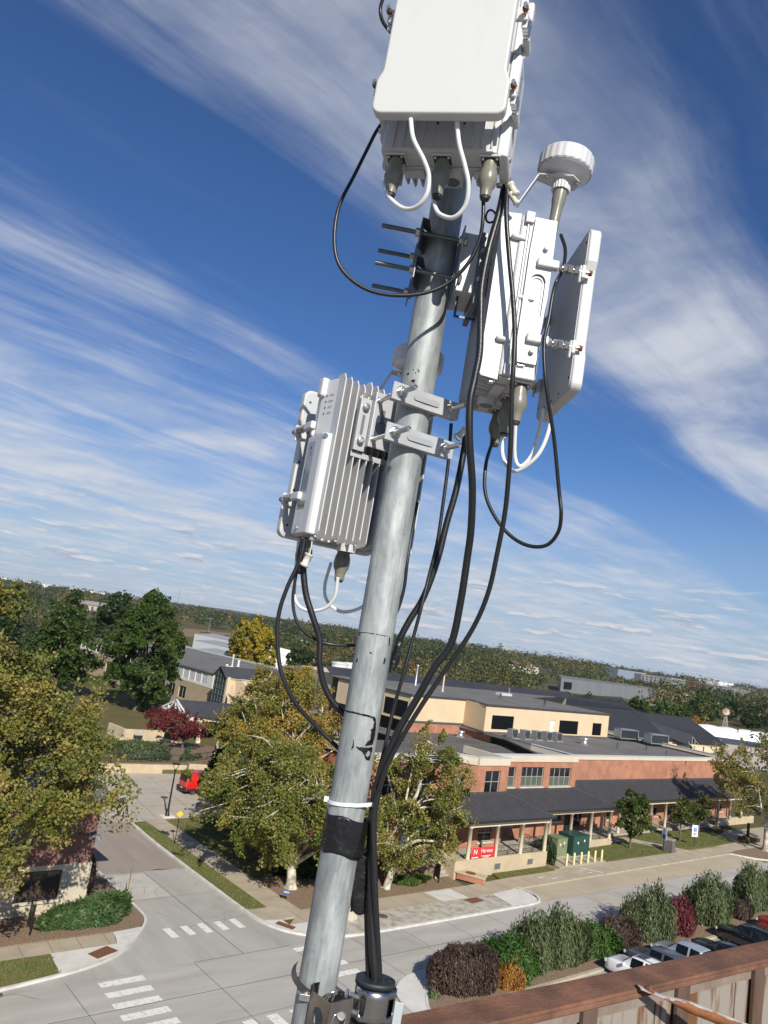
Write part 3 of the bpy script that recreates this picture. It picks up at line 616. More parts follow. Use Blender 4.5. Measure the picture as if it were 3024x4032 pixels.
def column(x, y, z0, z1, r=.2):
    c = MB(O); c.lathe((x, y, z0), (0, 0, 1), [(0, r), (z1 - z0 - .1, r * .93), (z1 - z0 - .1, r * 1.12), (z1 - z0, r * 1.12)], 16); c.build('column', M_col, BB)
for x in (57.75, 61.65, 65.45, 69.3): column(x, 50.52, 1.5, 4.42)
column(69.35, 53.7, 1.5, 4.42); column(57.65, 53.6, 1.5, 4.42)
for x in (74.8, 78.8, 82.8, 86.8): column(x, 54.12, .8, 4.0)
for x in (90.2, 94.1, 98.0, 101.9, 105.7, 109.5, 113.4, 117.3, 121.1, 125.0, 128.9): column(x, 57.48, .12, 3.55)
def base(poly, z): MB(O).prism(poly, -.05, z).build('porch_base', M_base, BB)
base([(55.9, 50.3), (69.6, 50.3), (69.6, 50.75), (57.3, 50.75), (57.3, 54), (55.9, 54)], 1.55); base([(80.4, 53.95), (87.1, 53.95), (87.1, 54.4), (80.4, 54.4)], .85)
base([(100.9, 57.1), (105.2, 57.1), (105.2, 57.8), (100.9, 57.8)], .3); base([(119.8, 56.8), (132, 56.8), (132, 57.2), (119.8, 57.2)], 1.0)
MB(O).prism([(57.3, 50.76), (69.6, 50.76), (69.6, 56.9), (66, 56.9), (66, 53.55), (57.3, 53.55)], -.05, 1.45).build('porch_floor', M_deck, BB)
MB(O).prism([(69.62, 54.4), (87.1, 54.4), (87.1, 56.95), (69.62, 56.95)], -.05, .78).build('porch_floor', M_deck, BB)
MB(O).prism([(87.12, 57.0), (131, 57.0), (131, 60.28), (83.1, 60.28), (83.1, 57.0)], -.05, .13).build('porch_floor', M_deck, BB)
for k in range(6):
    MB(O).box((54.2 + k * .02, 50.9 + k * .42, -.04), (55.88, 51.3 + k * .42, .24 + k * .24)).build('step', M_deck, BB)
MB(O).box((53.8, 50.7, -.04), (54.15, 54, 1.0)).build('porch_base', M_base, BB)
def railing(par, pts, z, h=.95, off=O, m=None, cross=True, post=1.9):
    r = MB(off)
    for (xa, ya, za), (xb, yb, zb) in zip(pts, pts[1:]):
        a, b = Vector((xa, ya, za)), Vector((xb, yb, zb)); L_ = (b - a).length; n = max(1, round(L_ / post)); U = Vector((0, 0, h))
        r.bar(a + U, b + U, .05, .05); r.bar(a + U * .86, b + U * .86, .03, .03); r.bar(a + U * .12, b + U * .12, .03, .03); r.bar(a + U * .3, b + U * .3, .03, .03)
        for i in range(n + 1): q = a + (b - a) * i / n; r.bar(q, q + U, .045, .045)
        if cross:
            for i in range(n):
                q, s = a + (b - a) * i / n, a + (b - a) * (i + 1) / n; m_ = (q + s) / 2; r.bar(q + U * .12, m_ + U * .86, .025, .025); r.bar(m_ + U * .86, s + U * .12, .025, .025)
    return r.build('railing', m or M_rail, par)
railing(BB, [(58, 50.55, 1.5), (61.5, 50.55, 1.5)], 0); railing(BB, [(61.85, 50.55, 1.5), (65.3, 50.55, 1.5)], 0); railing(BB, [(65.65, 50.55, 1.5), (69.15, 50.55, 1.5)], 0); railing(BB, [(69.4, 50.7, 1.5), (69.4, 53.5, 1.5)], 0)
railing(BB, [(69.7, 54.15, .8), (78.6, 54.15, .8)], 0); railing(BB, [(83, 54.15, .8), (86.7, 54.15, .8)], 0); railing(BB, [(86.9, 54.3, .8), (86.9, 56.8, .8)], 0)
for x, y in ((61.9, .55), (66.9, .62)):
    v = MB(O); v.box((x - .42, 50.26, y - .22 + .1), (x + .42, 50.3, y + .3 + .1)); v_ = v.build('vent_grille', M_galvb, BB); l = MB(O)
    for k in range(4): l.bar((x - .35, 50.24, y + k * .11), (x + .35, 50.24, y + k * .11), .03, .05)
    l.build('slat', mat('grille_dark', (.2, .21, .22), .5, .5), v_)

# things standing on its roofs
def condenser(x, y, z, w=1.15, d=.9, h=1.0):
    t = thing('condenser_unit', 'c', 'air conditioner', (x, y, z), group='small condensers in a row under the tan wall')
    b = MB(); b.box((-w / 2, -d / 2, .12), (w / 2, d / 2, h)); b.build('casing', M_gravel, t, bevel=.02)
    g = MB(); g.box((-w * .42, -d / 2 - .012, .2), (w * .42, -d / 2 - .002, h - .1)); g.lathe((0, -d / 2 - .014, .56), (0, -1, 0), [(0, .36), (.01, .36)], 20); g.build('coil', mat('coil_dark', (.05, .055, .06), .6, .3), t)
    f = MB(); f.box((-w / 2 - .15, -d / 2 - .3, 0), (w / 2 + .1, d / 2, .08)); f.build('pad', mat('roof_pad', (.3, .29, .27), .9), t)
    p = MB(); p.box((-w / 2 - .02, -d / 2 - .12, .12), (-w / 2 + .22, -d / 2 - .02, .42)); p.build('valve_box', M_galvb, t); return t
nth = ['nearest the tan corner', 'second from the tan corner', 'in the middle of the row', 'second from the far end', 'at the far end of the row']
for k, x in enumerate((93.8, 96.3, 98.7, 100.9, 103.0)):
    t = condenser(x, 76.2 - .32 * k, 8.5, 1.35, 1, 1.35); t['label'] = 'small grey condenser under the tan wall, ' + nth[k]
def chiller(x, y, lab):
    t = thing('rooftop_condenser', lab, 'air conditioner', (x, y, 8.5), radians(-10), 'large condensers on the flat roof')
    b = MB(); b.box((-2.3, -.8, .45), (2.3, .8, .62)); b.box((-2.3, -.8, 1.95), (2.3, .8, 2.1)); b.box((-2.3, -.8, .5), (-2.15, .8, 2.1)); b.box((2.15, -.8, .5), (2.3, .8, 2.1)); b.box((-2.2, .6, .5), (2.2, .78, 2.0)); b.build('casing', mat('hvac_teal', (.22, .27, .28), .5, .3), t)
    c = MB(); c.box((-2.14, -.76, .62), (2.14, .5, 1.95)); c.build('coil', mat('coil_black', (.018, .02, .022), .5, .3, c2=(.05, .055, .06), vscale=4), t)
    for sx in (-1.9, 1.9):
        l = MB(); l.box((sx - .08, -.7, 0), (sx + .08, .7, .45)); l.build('stand', M_dframe, t)
    p = MB(); p.tube([(2.3, -.3, .6), (2.7, -.3, .6), (2.7, -.3, 0)], .06, 8); p.build('pipe', M_dframe, t)
chiller(127.2, 77.8, 'large teal condenser on the flat roof nearer the tan storey'); chiller(130.1, 73.6, 'large teal condenser on the flat roof nearer the parapet corner')
def stack(x, y, z, h, r, lab, cap=True, m=None):
    t = thing('roof_vent', lab, 'roof vent', (x, y, z)); MB().lathe((0, 0, 0), (0, 0, 1), [(0, r * 1.8), (.1, r * 1.6), (.25, r), (h, r)], 14).build('pipe', m or M_galvb, t)
    if cap: MB().lathe((0, 0, h), (0, 0, 1), [(0, r * 1.5), (.25, r * 1.5), (.3, r * .4)], 14).build('cap', m or M_galvb, t)
stack(97.6, 102.5, TZ + .1, 3.4, .16, 'tall thin silver flue on the tan storey roof left of the thick cables'); stack(96.6, 94.6, TZ + .1, 3.3, .15, 'tall thin silver flue standing behind the thick cable', m=mat('buff_pipe', (.5, .42, .3), .7))
stack(107.1, 72.6, 8.5, .85, .42, 'wide silver mushroom vent in front of the tan louvers'); stack(89.5, 82.6, 7.3, .7, .4, 'short silver vent on the low roof under the tan wall')
stack(107, 90.5, TZ + .1, .7, .11, 'short dark roof vent beside the flat white curb', m=M_dframe); stack(110, 83.2, TZ + .1, .9, .14, 'dark capped roof vent near the tan storey edge', m=M_dframe)
stack(113, 70.5, 8.5, .9, .08, 'thin dark vent pipe on the flat roof nearer the brick', False, M_dframe); stack(120, 69.5, 8.5, .8, .08, 'thin dark vent pipe on the flat roof midway along', False, M_dframe); stack(121, 66.5, 8.5, .6, .08, 'stubby dark vent pipe near the front parapet', False, M_dframe)
t = thing('roof_hatch', 'flat white equipment curb with a bent pipe on the tan storey roof', 'roof hatch', (117.3, 98.5, TZ + .1)); MB().box((-1.6, -.7, 0), (1.6, .7, .45)).build('curb', M_cap, t); MB().tube([(1.5, 0, .4), (1.5, 0, 1.3), (1.3, 0, 1.5)], .12, 8).build('pipe', M_galvb, t)

# ---- the dark standing seam halls behind
def hip(name, label, off, eaves, ridge, zw, mwall=M_tan, cat='building', step=.45):
    """eaves: 4 corners (x,y,z) starting front left, going round; ridge: 2 points left, right"""
    t = thing(name, label, cat, off); r = MB(off); a, b, c, d = eaves; l, q = ridge
    seamroof(r, [a, b, q, l], step); seamroof(r, [c, d, l, q], step); seamroof(r, [b, c, q, q], step) if True else 0; seamroof(r, [d, a, l, l], step)
    r.bar(Vector(l) + Vector((0, 0, .05)), Vector(q) + Vector((0, 0, .05)), .3, .12); r.bar(Vector(q) + Vector((0, 0, .03)), Vector(b) + Vector((0, 0, .03)), .25, .1)
    r.build('roof', M_seam, t)
    w = MB(off); k = [(e[0], e[1]) for e in eaves]; cx = sum(e[0] for e in k) / 4; cy = sum(e[1] for e in k) / 4; k = [(cx + (x - cx) * .97, cy + (y - cy) * .95) for x, y in k]
    zs = [e[2] for e in eaves]; n = 4
    w.add([(x, y, 0) for x, y in k] + [(x, y, z - .15) for (x, y), z in zip(k, zs)], [(i, (i + 1) % n, n + (i + 1) % n, n + i) for i in range(n)]); w.build('wall', mwall, t)
    return t
h1 = hip('metal_roof_hall', 'large hall with a dark standing seam hip roof behind the rooftop condensers', (160, 100, 0), [(128, 90, 8.2), (187, 87.5, 6.7), (200, 112, 6.7), (128, 116, 8)], [(141, 100.5, 11.7), (193, 101, 11.2)], 7)
ho = (160, 100, 0)
dm = MB(ho); dm.face((164.2, 85.8, 7.1), (167.1, 85.8, 9.0), (167.1, 97, 10.3), (163.2, 91, 8)); dm.face((170.2, 85.8, 7.1), (171.2, 91, 7.8), (167.1, 97, 10.3), (167.1, 85.8, 9.0)); do_ = dm.build('dormer', M_seam, h1)
gm = MB(ho); gm.face((164.6, 86.2, 7.1), (169.8, 86.2, 7.1), (167.1, 86.2, 8.75)); gm.build('gable_glass', M_glass, do_)
gf = MB(ho)
for a, b in (((164.4, 7.1), (167.1, 8.8)), ((169.9, 7.1), (167.1, 8.8)), ((167.1, 7.1), (167.1, 8.8)), ((165.8, 7.1), (165.8, 7.95)), ((168.4, 7.1), (168.4, 7.95))): gf.bar((a[0], 86.12, a[1]), (b[0], 86.12, b[1]), .14, .14, (0, 1, 0))
gf.build('gable_frame', M_frame, do_)
gb = MB(ho); gb.box((150, 88.2, 5.2), (172, 88.6, 6.6)); gb.box((172.4, 88.0, 5.0), (186, 88.4, 6.3)); gb.build('lintel', M_beam, h1)
for x in (158, 165, 170.6, 176, 182): MB(ho).box((x, 87.9, 0), (x + .35, 88.2, 6.3)).build('post', M_dframe, h1)
hip('metal_roof_hall', 'farther dark standing seam roof with pale edge flashing behind the first hall', (190, 130, 0), [(150, 112, 8.5), (181, 107, 9), (214, 122, 8), (170, 150, 8)], [(172, 130, 11.6), (208, 130, 11.2)], 8)
mh = thing('metal_roof_hall', 'long low dark seam roof along the back of the tan storey', 'building', (110, 110, 0)); r = MB((110, 110, 0)); seamroof(r, [(82, 107, 12.7), (150, 107, 12.7), (157, 112, 13.5), (84, 112, 13.9)], .45); r.build('roof', M_seam, mh); w = MB((110, 110, 0)); w.prism([(84, 109.1), (150, 109.1), (156, 112), (150, 125), (88, 125)], 0, 12.7); w.build('wall', M_tan, mh)
# ---- brick wing and tan block seen through the middle trees
tb = thing('brick_wing', 'low brick wing with beige coping half hidden behind the middle trees', 'building', (70, 95, 0)); oo = (70, 95, 0)
w = MB(oo); wo = [(2, 4.2, 1.6, 3.6), (6, 8.4, 1.6, 3.6)]; wall(w, (62.4, 88.4), (80, 88.4), 0, 5.6, wo); wall(w, (62.4, 93.5), (62.4, 88.4), 0, 5.6); w.build('wall', M_brick, tb)
for o_ in wo: window(tb, (62.4, 88.4), (80, 88.4), o_, 3, 2, off=oo, dep=.19)
c = MB(oo); c.bar((62.2, 88.4, 6.0), (80, 88.4, 6.0), .5, .8); c.bar((62.4, 93.5, 6.0), (62.4, 88.2, 6.0), .49, .79); c.build('coping', M_coping, tb); MB(oo).sheet([(62.5, 88.5), (80, 88.5), (80, 93.5), (62.5, 93.5)], 5.9).build('roof', M_flat2, tb)
tk = thing('tan_roof_block', 'tan plant block with dark roof rising behind the middle trees', 'building', (92, 122, 0)); w = MB((92, 122, 0)); w.prism([(92.3, 118.2), (112, 128), (106, 141), (88, 131.5)], 0, 11.6); w.build('wall', M_tan, tk); w = MB((92, 122, 0)); w.prism([(92, 117.8), (112.5, 127.8), (106, 141.5), (87.6, 131.6)], 11.6, 11.8); w.build('roof', M_flat2, tk)
for k, (x, y) in enumerate(((94.5, 121.2), (98.0, 123.0), (101.5, 124.8))):
    t = thing('roof_tank', ['leftmost', 'middle', 'rightmost'][k] + ' white round tank on the tan block', 'tank', (x, y, 11.8), group='white tanks on the tan block'); MB().lathe((0, 0, 0), (0, 0, 1), [(0, 1.6), (2.2, 1.6)], 28).build('tank_body', mat('tank_white', (.62, .64, .62), .5, var=.2, vscale=3), t); MB().lathe((0, 0, 2.2), (0, 0, 1), [(0, 1.72), (.18, 1.72), (.4, .4)], 28).build('tank_lid', mat('tank_lid_grey', (.5, .52, .5), .5), t)
t = thing('roof_duct', 'shiny silver ventilation ducts between the middle trees', 'duct', (80, 108, 8)); d = MB(); d.box((-1.6, -1, 0), (1.6, 1, 1.7)); d.tube([(-1, -1.2, .9), (-2.6, -1.6, .9), (-2.9, -1.7, -.6)], .55, 12); d.tube([(1, -1.1, 1.6), (1, -1.1, 2.4), (1, -2.0, 2.9)], .5, 12); d.build('duct_body', M_galvb, t)

# ---- glazed atrium, long low tan building, entrance porch (left of the middle trees)
at = thing('glass_atrium', 'dark framed glass atrium with a steep dark metal gable roof', 'building', (74, 130, 0)); oo = (74, 130, 0)
g = MB(oo); g.face((74.1, 132.3, 0), (74.1, 128, 0), (74.1, 128, 8.9), (74.1, 130.15, 10.4), (74.1, 132.3, 8.9)); gl = g.build('glass_wall', mat('atrium_glass', (.03, .045, .048), .05, spec=.9), at)
f = MB(oo)
for k in range(5): y = 128 + 4.3 * k / 4; f.bar((74.0, y, 0), (74.0, y, 8.9 + (1.5 if k == 2 else .7 if k in (1, 3) else 0)), .12, .12)
for z in np.arange(.9, 9, 1.15): f.bar((73.98, 128, z), (73.98, 132.3, z), .12, .1)
f.bar((73.98, 127.8, 8.8), (73.98, 130.15, 10.45), .2, .2); f.bar((73.98, 132.5, 8.8), (73.98, 130.15, 10.45), .2, .2); f.build('mullion', mat('atrium_frame', (.16, .19, .19), .4, .4), gl)
r = MB(oo); seamroof(r, [(73.6, 127.6, 8.8), (90, 127.6, 8.8), (90, 130.15, 10.7), (73.6, 130.15, 10.7)]); seamroof(r, [(90, 132.7, 8.8), (73.6, 132.7, 8.8), (73.6, 130.15, 10.7), (90, 130.15, 10.7)]); r.build('roof', M_seam, at)
w = MB(oo); w.box((74.2, 128, 0), (90, 128.3, 8.6)); w.box((74.0, 127.4, 0), (74.6, 128, 9)); w.build('wall', M_tan, at)
lt = thing('long_low_building', 'long low building with white panel band over tan brick and a dark flat roof', 'building', (78, 150, 0)); oo = (78, 150, 0)
fo2 = [(.6 + k * 2.7, 2.9 + k * 2.7, 6.0, 8.0) for k in range(27)]
w = MB(oo); wall(w, (76, 213), (76.6, 137.5), 5.6, 8.4, fo2, .12); wall(w, (76.6, 137.5), (104, 141), 5.6, 8.4); w.build('panel_band', mat('white_panel_frame', (.68, .66, .60), .6), lt)
for o_ in fo2[18:]: window(lt, (76, 213), (76.6, 137.5), o_, 1, 1, dep=.1, off=oo, sill=False, m_g=mat('pale_panel', (.55, .57, .58), .5, c2=(.47, .49, .5), vscale=2), m_f=mat('white_panel_frame', (.68, .66, .60), .6), name='panel')
w = MB(oo); wall(w, (76, 213), (76.6, 137.5), 0, 5.55, [(2 + k * 5, 5.2 + k * 5, 2, 4.4) for k in range(13)], .3); wall(w, (76.6, 137.5), (104, 141), 0, 5.55); w.build('wall', mat('tan_brick', (.46, .36, .25), .9, c2=(.38, .30, .20), vscale=1, spec=.15), lt)
for k in range(13): window(lt, (76, 213), (76.6, 137.5), (2 + k * 5, 5.2 + k * 5, 2, 4.4), 2, 1, dep=.25, off=oo, sill=False)
r = MB(oo); r.prism([(75.7, 213), (76.3, 137.2), (105, 141), (108, 163), (108, 214)], 8.42, 8.6); r.build('roof', M_flat2, lt); r = MB(oo); r.bar((108, 163, 8.75), (108, 214, 8.75), .4, .35); r.bar((75.7, 213.9, 8.75), (108, 213.9, 8.75), .4, .34); r.build('parapet_cap', M_cap, lt)
for k, (x, y, s) in enumerate(((86, 172, .9), (95, 160, .7), (84, 146, .6))):
    stack(x, y, 8.6, .9 * s + .5, .35 * s, ['white domed vent in the middle of the long low roof', 'pale box vent far along the long low roof', 'small vent close to the atrium on the low roof'][k], m=M_cap)
t = thing('roof_flue', 'white flue with a curved elbow beside the atrium gable', 'flue', (80.5, 138.5, 8.6)); d = MB(); d.tube(catmull([(-1.6, 0, .1), (-1.5, 0, .9), (-.7, 0, 1.1), (.2, 0, 1.2), (.2, 0, 1.6)], 6), .45, 12); d.cyl((.5, .3, 0), (.5, .3, 4.0), .16); d.build('flue_pipe', M_cap, t)
pt_ = thing('entrance_porch', 'entrance porch with white truss gable and dark metal roof by the red maples', 'porch', (62, 113, .5)); oo = (62, 113, .5)
r = MB(oo); seamroof(r, [(58.0, 109.2, 4.4), (67.5, 107.6, 4.4), (67.5, 112.8, 6.2), (58.0, 114.2, 6.2)]); seamroof(r, [(67.5, 119, 4.4), (58.0, 119.4, 4.4), (58.0, 114.2, 6.2), (67.5, 112.8, 6.2)]); seamroof(r, [(67.5, 107.6, 4.4), (73, 112, 4.4), (67.5, 112.8, 6.2), (67.5, 112.8, 6.2)]); seamroof(r, [(67.5, 107.6, 4.4), (74, 110, 4.4), (74, 127, 6.2), (67.5, 112.8, 6.2)]); r.build('roof', M_seam, pt_)
f = MB(oo); Z = 4.25
for a, b in (((109.6, Z), (114.2, 6.05)), ((118.9, Z), (114.2, 6.05)), ((109.4, Z), (119, Z)), ((114.2, Z), (114.2, 6)), ((111.8, Z), (114.2, 6)), ((116.6, Z), (114.2, 6)), ((111.8, Z), (111.8, 5.1)), ((116.6, Z), (116.6, 5.1))): f.bar((57.9, a[0], a[1]), (57.9, b[0], b[1]), .24, .24, (1, 0, 0))
f.build('truss', mat('white_steel', (.74, .74, .72), .5), pt_)
b = MB(oo); b.box((58.1, 109.2, 3.75), (67.3, 109.6, 4.3)); b.box((58.1, 118.8, 3.75), (67.3, 119.2, 4.3)); b.build('beam', M_beam, pt_)
for x, y in ((59.8, 118.9), (60.2, 109.4), (66.6, 109.4), (72, 112)): MB(oo).lathe((x, y, .5), (0, 0, 1), [(0, .38), (.5, .38), (.5, .3), (3.3, .3)], 14).build('column', M_col, pt_)
g = MB(oo); g.box((66, 112, .5), (66.2, 118, 3.7)); g.build('glass_doors', M_glass, pt_)
# ---- greenhouses
for k in range(4):
    x0 = 118 + k * 21; E4 = 3.8 + 1.25 * k; R4 = E4 + 1.0; t = thing('greenhouse', ['nearest greenhouse with blue grey glass roof behind the flat roof', 'second greenhouse back with blue grey glass roof', 'third greenhouse back with blue grey glass roof', 'farthest white walled greenhouse by the brown field'][k], 'greenhouse', (x0, 270, 0), group='greenhouses beyond the flat roof'); o_ = (x0, 270, 0)
    w = MB(o_); ya, yb = 192 + k * 34, 228 + k * 41; w.face((x0, yb, 0), (x0, ya, 0), (x0, ya, E4), (x0, yb, E4)); w.face((x0, ya, 0), (x0 + 19, ya, 0), (x0 + 19, ya, E4), (x0 + 9.5, ya, R4), (x0, ya, E4)); w.face((x0 + 19, yb, 0), (x0, yb, 0), (x0, yb, E4), (x0 + 9.5, yb, R4), (x0 + 19, yb, E4)); w.build('wall', mat('greenhouse_white', (.74, .74, .70), .6), t)
    r = MB(o_); seamroof(r, [(x0, yb, E4 + .05), (x0, ya, E4 + .05), (x0 + 9.5, ya, R4 + .05), (x0 + 9.5, yb, R4 + .05)], 2.2, .12, .15); seamroof(r, [(x0 + 19, ya, E4 + .05), (x0 + 19, yb, E4 + .05), (x0 + 9.5, yb, R4 + .05), (x0 + 9.5, ya, R4 + .05)], 2.2, .12, .15); r.build('roof', mat('greenhouse_glass', (.25, .275, .30), .4, spec=.4, c2=(.19, .21, .235), vscale=.2), t)
    for q in range(2): MB(o_).lathe((x0 + 9.5, ya + 8 + 20 * q, R4 - .1), (0, 0, 1), [(0, .6), (1.2, .6), (1.3, .9), (1.9, .3)], 10).build('roof_vent', mat('greenhouse_white', (.74, .74, .70), .6), t)

# ---- the dark brick building at the left edge
lb = thing('corner_brick_building', 'dark brick building with pale stone base at the left street corner', 'building', (22, 54, 0)); oo = (22, 54, 0)
XC, YF = 22.75, 52.9
lo = [(18.15, 20.95, .95, 2.8), (13.6, 16.6, .95, 2.8), (8, 11, .95, 2.8)]; up_ = [(16.0, 18.6, 4.4, 6.0), (11, 13.6, 4.4, 6.0)]
w = MB(oo); wall(w, (-20, YF), (XC, YF), 3.1, 7.25, [(a + 20, b + 20, c, e) for a, b, c, e in up_], .22); wall(w, (XC, YF), (XC, 68), 3.1, 7.25); w.build('wall', M_brickd, lb)
w = MB(oo); wall(w, (-20, YF - .06), (XC + .06, YF - .06), 0, 3.1, [(a + 20, b + 20, c, e) for a, b, c, e in lo], .3); wall(w, (XC + .06, YF - .06), (XC + .06, 68), 0, 3.1); w.face((-20, YF - .06, 3.1), (XC + .06, YF - .06, 3.1), (XC, YF + .1, 3.12), (-20, YF + .1, 3.12)); w.build('stone_base', M_lime, lb)
js = MB(oo)
for z in (.55, 1.25, 1.95, 2.55):
    for a, b in ((-20, 8), (11, 13.6), (16.6, 18.1), (21.0, XC + .06)): js.bar((a, YF - .062, z), (b, YF - .062, z), .008, .02)
for x, za, zb in ((21.9, 0, .55), (22.1, .55, 1.25), (21.8, 1.25, 1.95), (21.95, 1.95, 2.55), (19.4, .1, .55), (17.4, .55, 1.25), (17.2, 1.95, 2.55)): js.bar((x, YF - .062, za), (x, YF - .062, zb), .02, .008)
js.build('stone_joint', mat('stone_joint_pale', (.50, .44, .33), .9), lb)
for o_ in lo: window(lb, (-20, YF - .06), (XC, YF - .06), (o_[0] + 20, o_[1] + 20, o_[2], o_[3]), 3, 1, dep=.26, fw=.12, off=oo, m_f=M_dframe, m_g=mat('room_glass', (.035, .028, .024), .08, spec=.6, c2=(.10, .075, .05), vscale=1.2))
for o_ in up_: window(lb, (-20, YF), (XC, YF), (o_[0] + 20, o_[1] + 20, o_[2], o_[3]), 2, 2, dep=.2, fw=.1, off=oo, m_f=M_dframe)
bd = MB(oo)
for z in (4.95, 5.05): bd.box((-20, YF - .03, z - .025), (XC + .03, YF - .002, z + .025))
bd.build('soldier_course', brick('dark_brick2', (.14, .06, .05), (.08, .045, .04), (.22, .18, .15)), lb)
r = MB(oo); M_slate = mat('slate_roof', (.13, .145, .16), .6, c2=(.08, .09, .10), vscale=3, stretch=(1, 4, 1))
r.face((-20, YF - .9, 7.3), (XC + 1.0, YF - .9, 7.3), (XC - 7, 62, 10.6), (-20, 62, 10.6)); r.face((XC + 1.0, YF - .9, 7.3), (XC + 1.0, 70, 7.3), (XC - 7, 62, 10.6)); r.face((-20, YF - .9, 7.18), (-20, YF + .5, 7.18), (XC - .3, YF + .5, 7.18), (XC - .3, 70, 7.18), (XC + 1.0, 70, 7.18), (XC + 1.0, YF - .9, 7.18)); r.build('roof', M_slate, lb)
f = MB(oo); f.bar((-20, YF - .92, 7.24), (XC + 1.02, YF - .92, 7.24), .1, .18); f.bar((XC + 1.02, YF - .95, 7.24), (XC + 1.02, 70, 7.24), .1, .18); f.build('gutter', M_dframe, lb)
sc = thing('security_camera', 'grey dome security camera on an arm from the dark brick corner', 'security camera', (XC - .4, YF, 4.75)); b = MB(); b.box((-.1, -.08, -.15), (.12, 0, .15)); b.bar((0, -.2, .08), (.62, -.2, .12), .16, .14); b.bar((0, -.02, .05), (0, -.25, .05), .08, .08); b.build('bracket', M_galvb, sc); MB().lathe((.55, -.2, .02), (0, 0, -1), [(0, .13), (.1, .16), (.18, .14), (.26, .05)], 16).build('dome', mat('cam_white', (.6, .62, .62), .3), sc); MB().tube(catmull([(-.05, -.1, -.1), (.05, -.2, -.28), (.2, -.22, -.2), (.3, -.2, .02)], 6), .012, 6).build('cable', M_dframe, sc)

# ---- far buildings on the right
def flatblock(name, label, pts, z, m, m2=None, cat='building', z0=0, cap=.25):
    cx, cy = sum(p[0] for p in pts) / len(pts), sum(p[1] for p in pts) / len(pts); t = thing(name, label, cat, (cx, cy, 0)); MB((cx, cy, 0)).prism(pts, z0, z).build('wall', m, t)
    k = [(cx + (x - cx) * 1.008, cy + (y - cy) * 1.008) for x, y in pts]; MB((cx, cy, 0)).prism(k, z, z + cap).build('roof', m2 or M_flat2, t); return t, (cx, cy, 0)
M_gm = mat('grey_metal_wall', (.24, .25, .26), .5, .3, c2=(.20, .21, .22), vscale=.3, stretch=(1, 1, .05)); M_tst = mat('tan_stone', (.50, .42, .31), .9, c2=(.42, .35, .25), vscale=.15, spec=.1)
t, o_ = flatblock('grey_metal_hall', 'long grey metal clad hall with low dark base beyond the seam roofs', [(438, 320), (560, 318), (590, 345), (500, 368)], 9.3, M_gm); g = MB(o_); g.box((441, 318.9, 2.5), (449, 319.6, 7)); g.build('window_wall', M_glass, t)
flatblock('tan_stone_building', 'tan stone block with dark doorway behind the grey metal hall', [(597, 345), (613, 322), (640, 335), (625, 362)], 8.7, M_tst)
flatblock('tan_stone_building', 'taller tan stone cube right of the thin bare tree', [(652, 340), (666.5, 321.5), (684, 330), (670, 350)], 7.0, M_tst)
flatblock('tan_stone_building', 'low tan stone wing in front of the taller cube', [(627, 311.5), (655, 299.5), (668, 318), (640, 330)], 3.6, M_tst)
t, o_ = flatblock('grey_lab_building', 'low grey building with a band of glass behind the autumn shrubs', [(483, 283), (492, 267), (520, 276), (510, 296)], 4.2, mat('zinc_wall', (.36, .37, .38), .45, .5)); g = MB(o_); g.bar((483.2, 282.0, 1.9), (491.6, 266.8, 1.9), .4, 1.0); g.build('window_band', M_glass, t)
MG = [mat('apt_grey', (.13, .13, .125), .85, var=.12, vscale=.1), mat('apt_pale', (.27, .265, .24), .85, var=.1, vscale=.1), mat('apt_dark_red', (.10, .03, .03), .85, var=.15, vscale=.1), mat('apt_mid', (.18, .18, .18), .85, var=.12, vscale=.1)]
apt = [((975, 582), (1014, 578), 17.6, 3, 'pale blue grey flats at the left end of the far row'), ((1015, 579), (1040, 576), 18.2, 0, 'grey flats with dark balconies beside the silver tanks'), ((1041, 576), (1130, 600), 17.8, 1, 'pale olive flats behind the silver tanks'), ((1131, 600), (1205, 607.5), 17.6, 2, 'dark red flats in the far row'), ((1206, 607.5), (1252, 622), 17.0, 0, 'dark grey flats with stacked balconies right of the red ones'), ((1253, 622), (1360, 635), 16.6, 3, 'grey flats with white stripes in the far row'), ((1361, 635), (1500, 666), 15.4, 1, 'pale flats at the right end of the far row')]
wm = MB(); wm.box((-.9, -.15, 0), (.9, .15, 1.7)); wproto = None
for a, b, z, mi, lab in apt:
    a, b = Vector((*a, 0)), Vector((*b, 0)); d = (b - a).normalized(); n = Vector((-d.y, d.x, 0)); n = n if n.y > 0 else -n; L_ = (b - a).length
    t = thing('apartment_block', lab, 'apartment building', a, group='far row of flats'); q = [a, b, b + n * 30, a + n * 30]; MB(a).prism([(p.x, p.y) for p in q], -1, z).build('wall', MG[mi], t); MB(a).prism([(p.x, p.y) for p in q], z, z + .5).build('roof', M_cap if mi == 1 else M_flat2, t)
    for i in range(int(L_ // 9)):
        for f_ in range(5):
            c = d * (4 + i * 9) - n * .1 + Vector((0, 0, 1.6 + f_ * 3.2)); me = None
            if wproto is None: wproto = wm.build('window', M_glass, t); o = wproto
            else: o = wproto.copy(); COL.objects.link(o); o.parent = t
            o.location = c; o.rotation_euler = (0, 0, atan2(d.y, d.x)); o.scale = (1.3 if (i + f_) % 3 else 2.2, 1, 1)
flatblock('far_office', 'long pale blue roofed office on the far tree line', [(930, 590), (1010, 596), (1020, 640), (940, 640)], 19.5, mat('pale_blue_wall', (.22, .27, .33), .5), M_cap)
flatblock('far_office', 'white box building peeking over the far right trees', [(1420, 690), (1500, 700), (1500, 740), (1420, 730)], 24, mat('white_wall', (.72, .72, .70), .6), M_cap)
flatblock('far_office', 'brown office block low at the far right edge', [(1560, 720), (1700, 745), (1690, 790), (1550, 770)], 20, mat('brown_wall', (.2, .17, .14), .8))
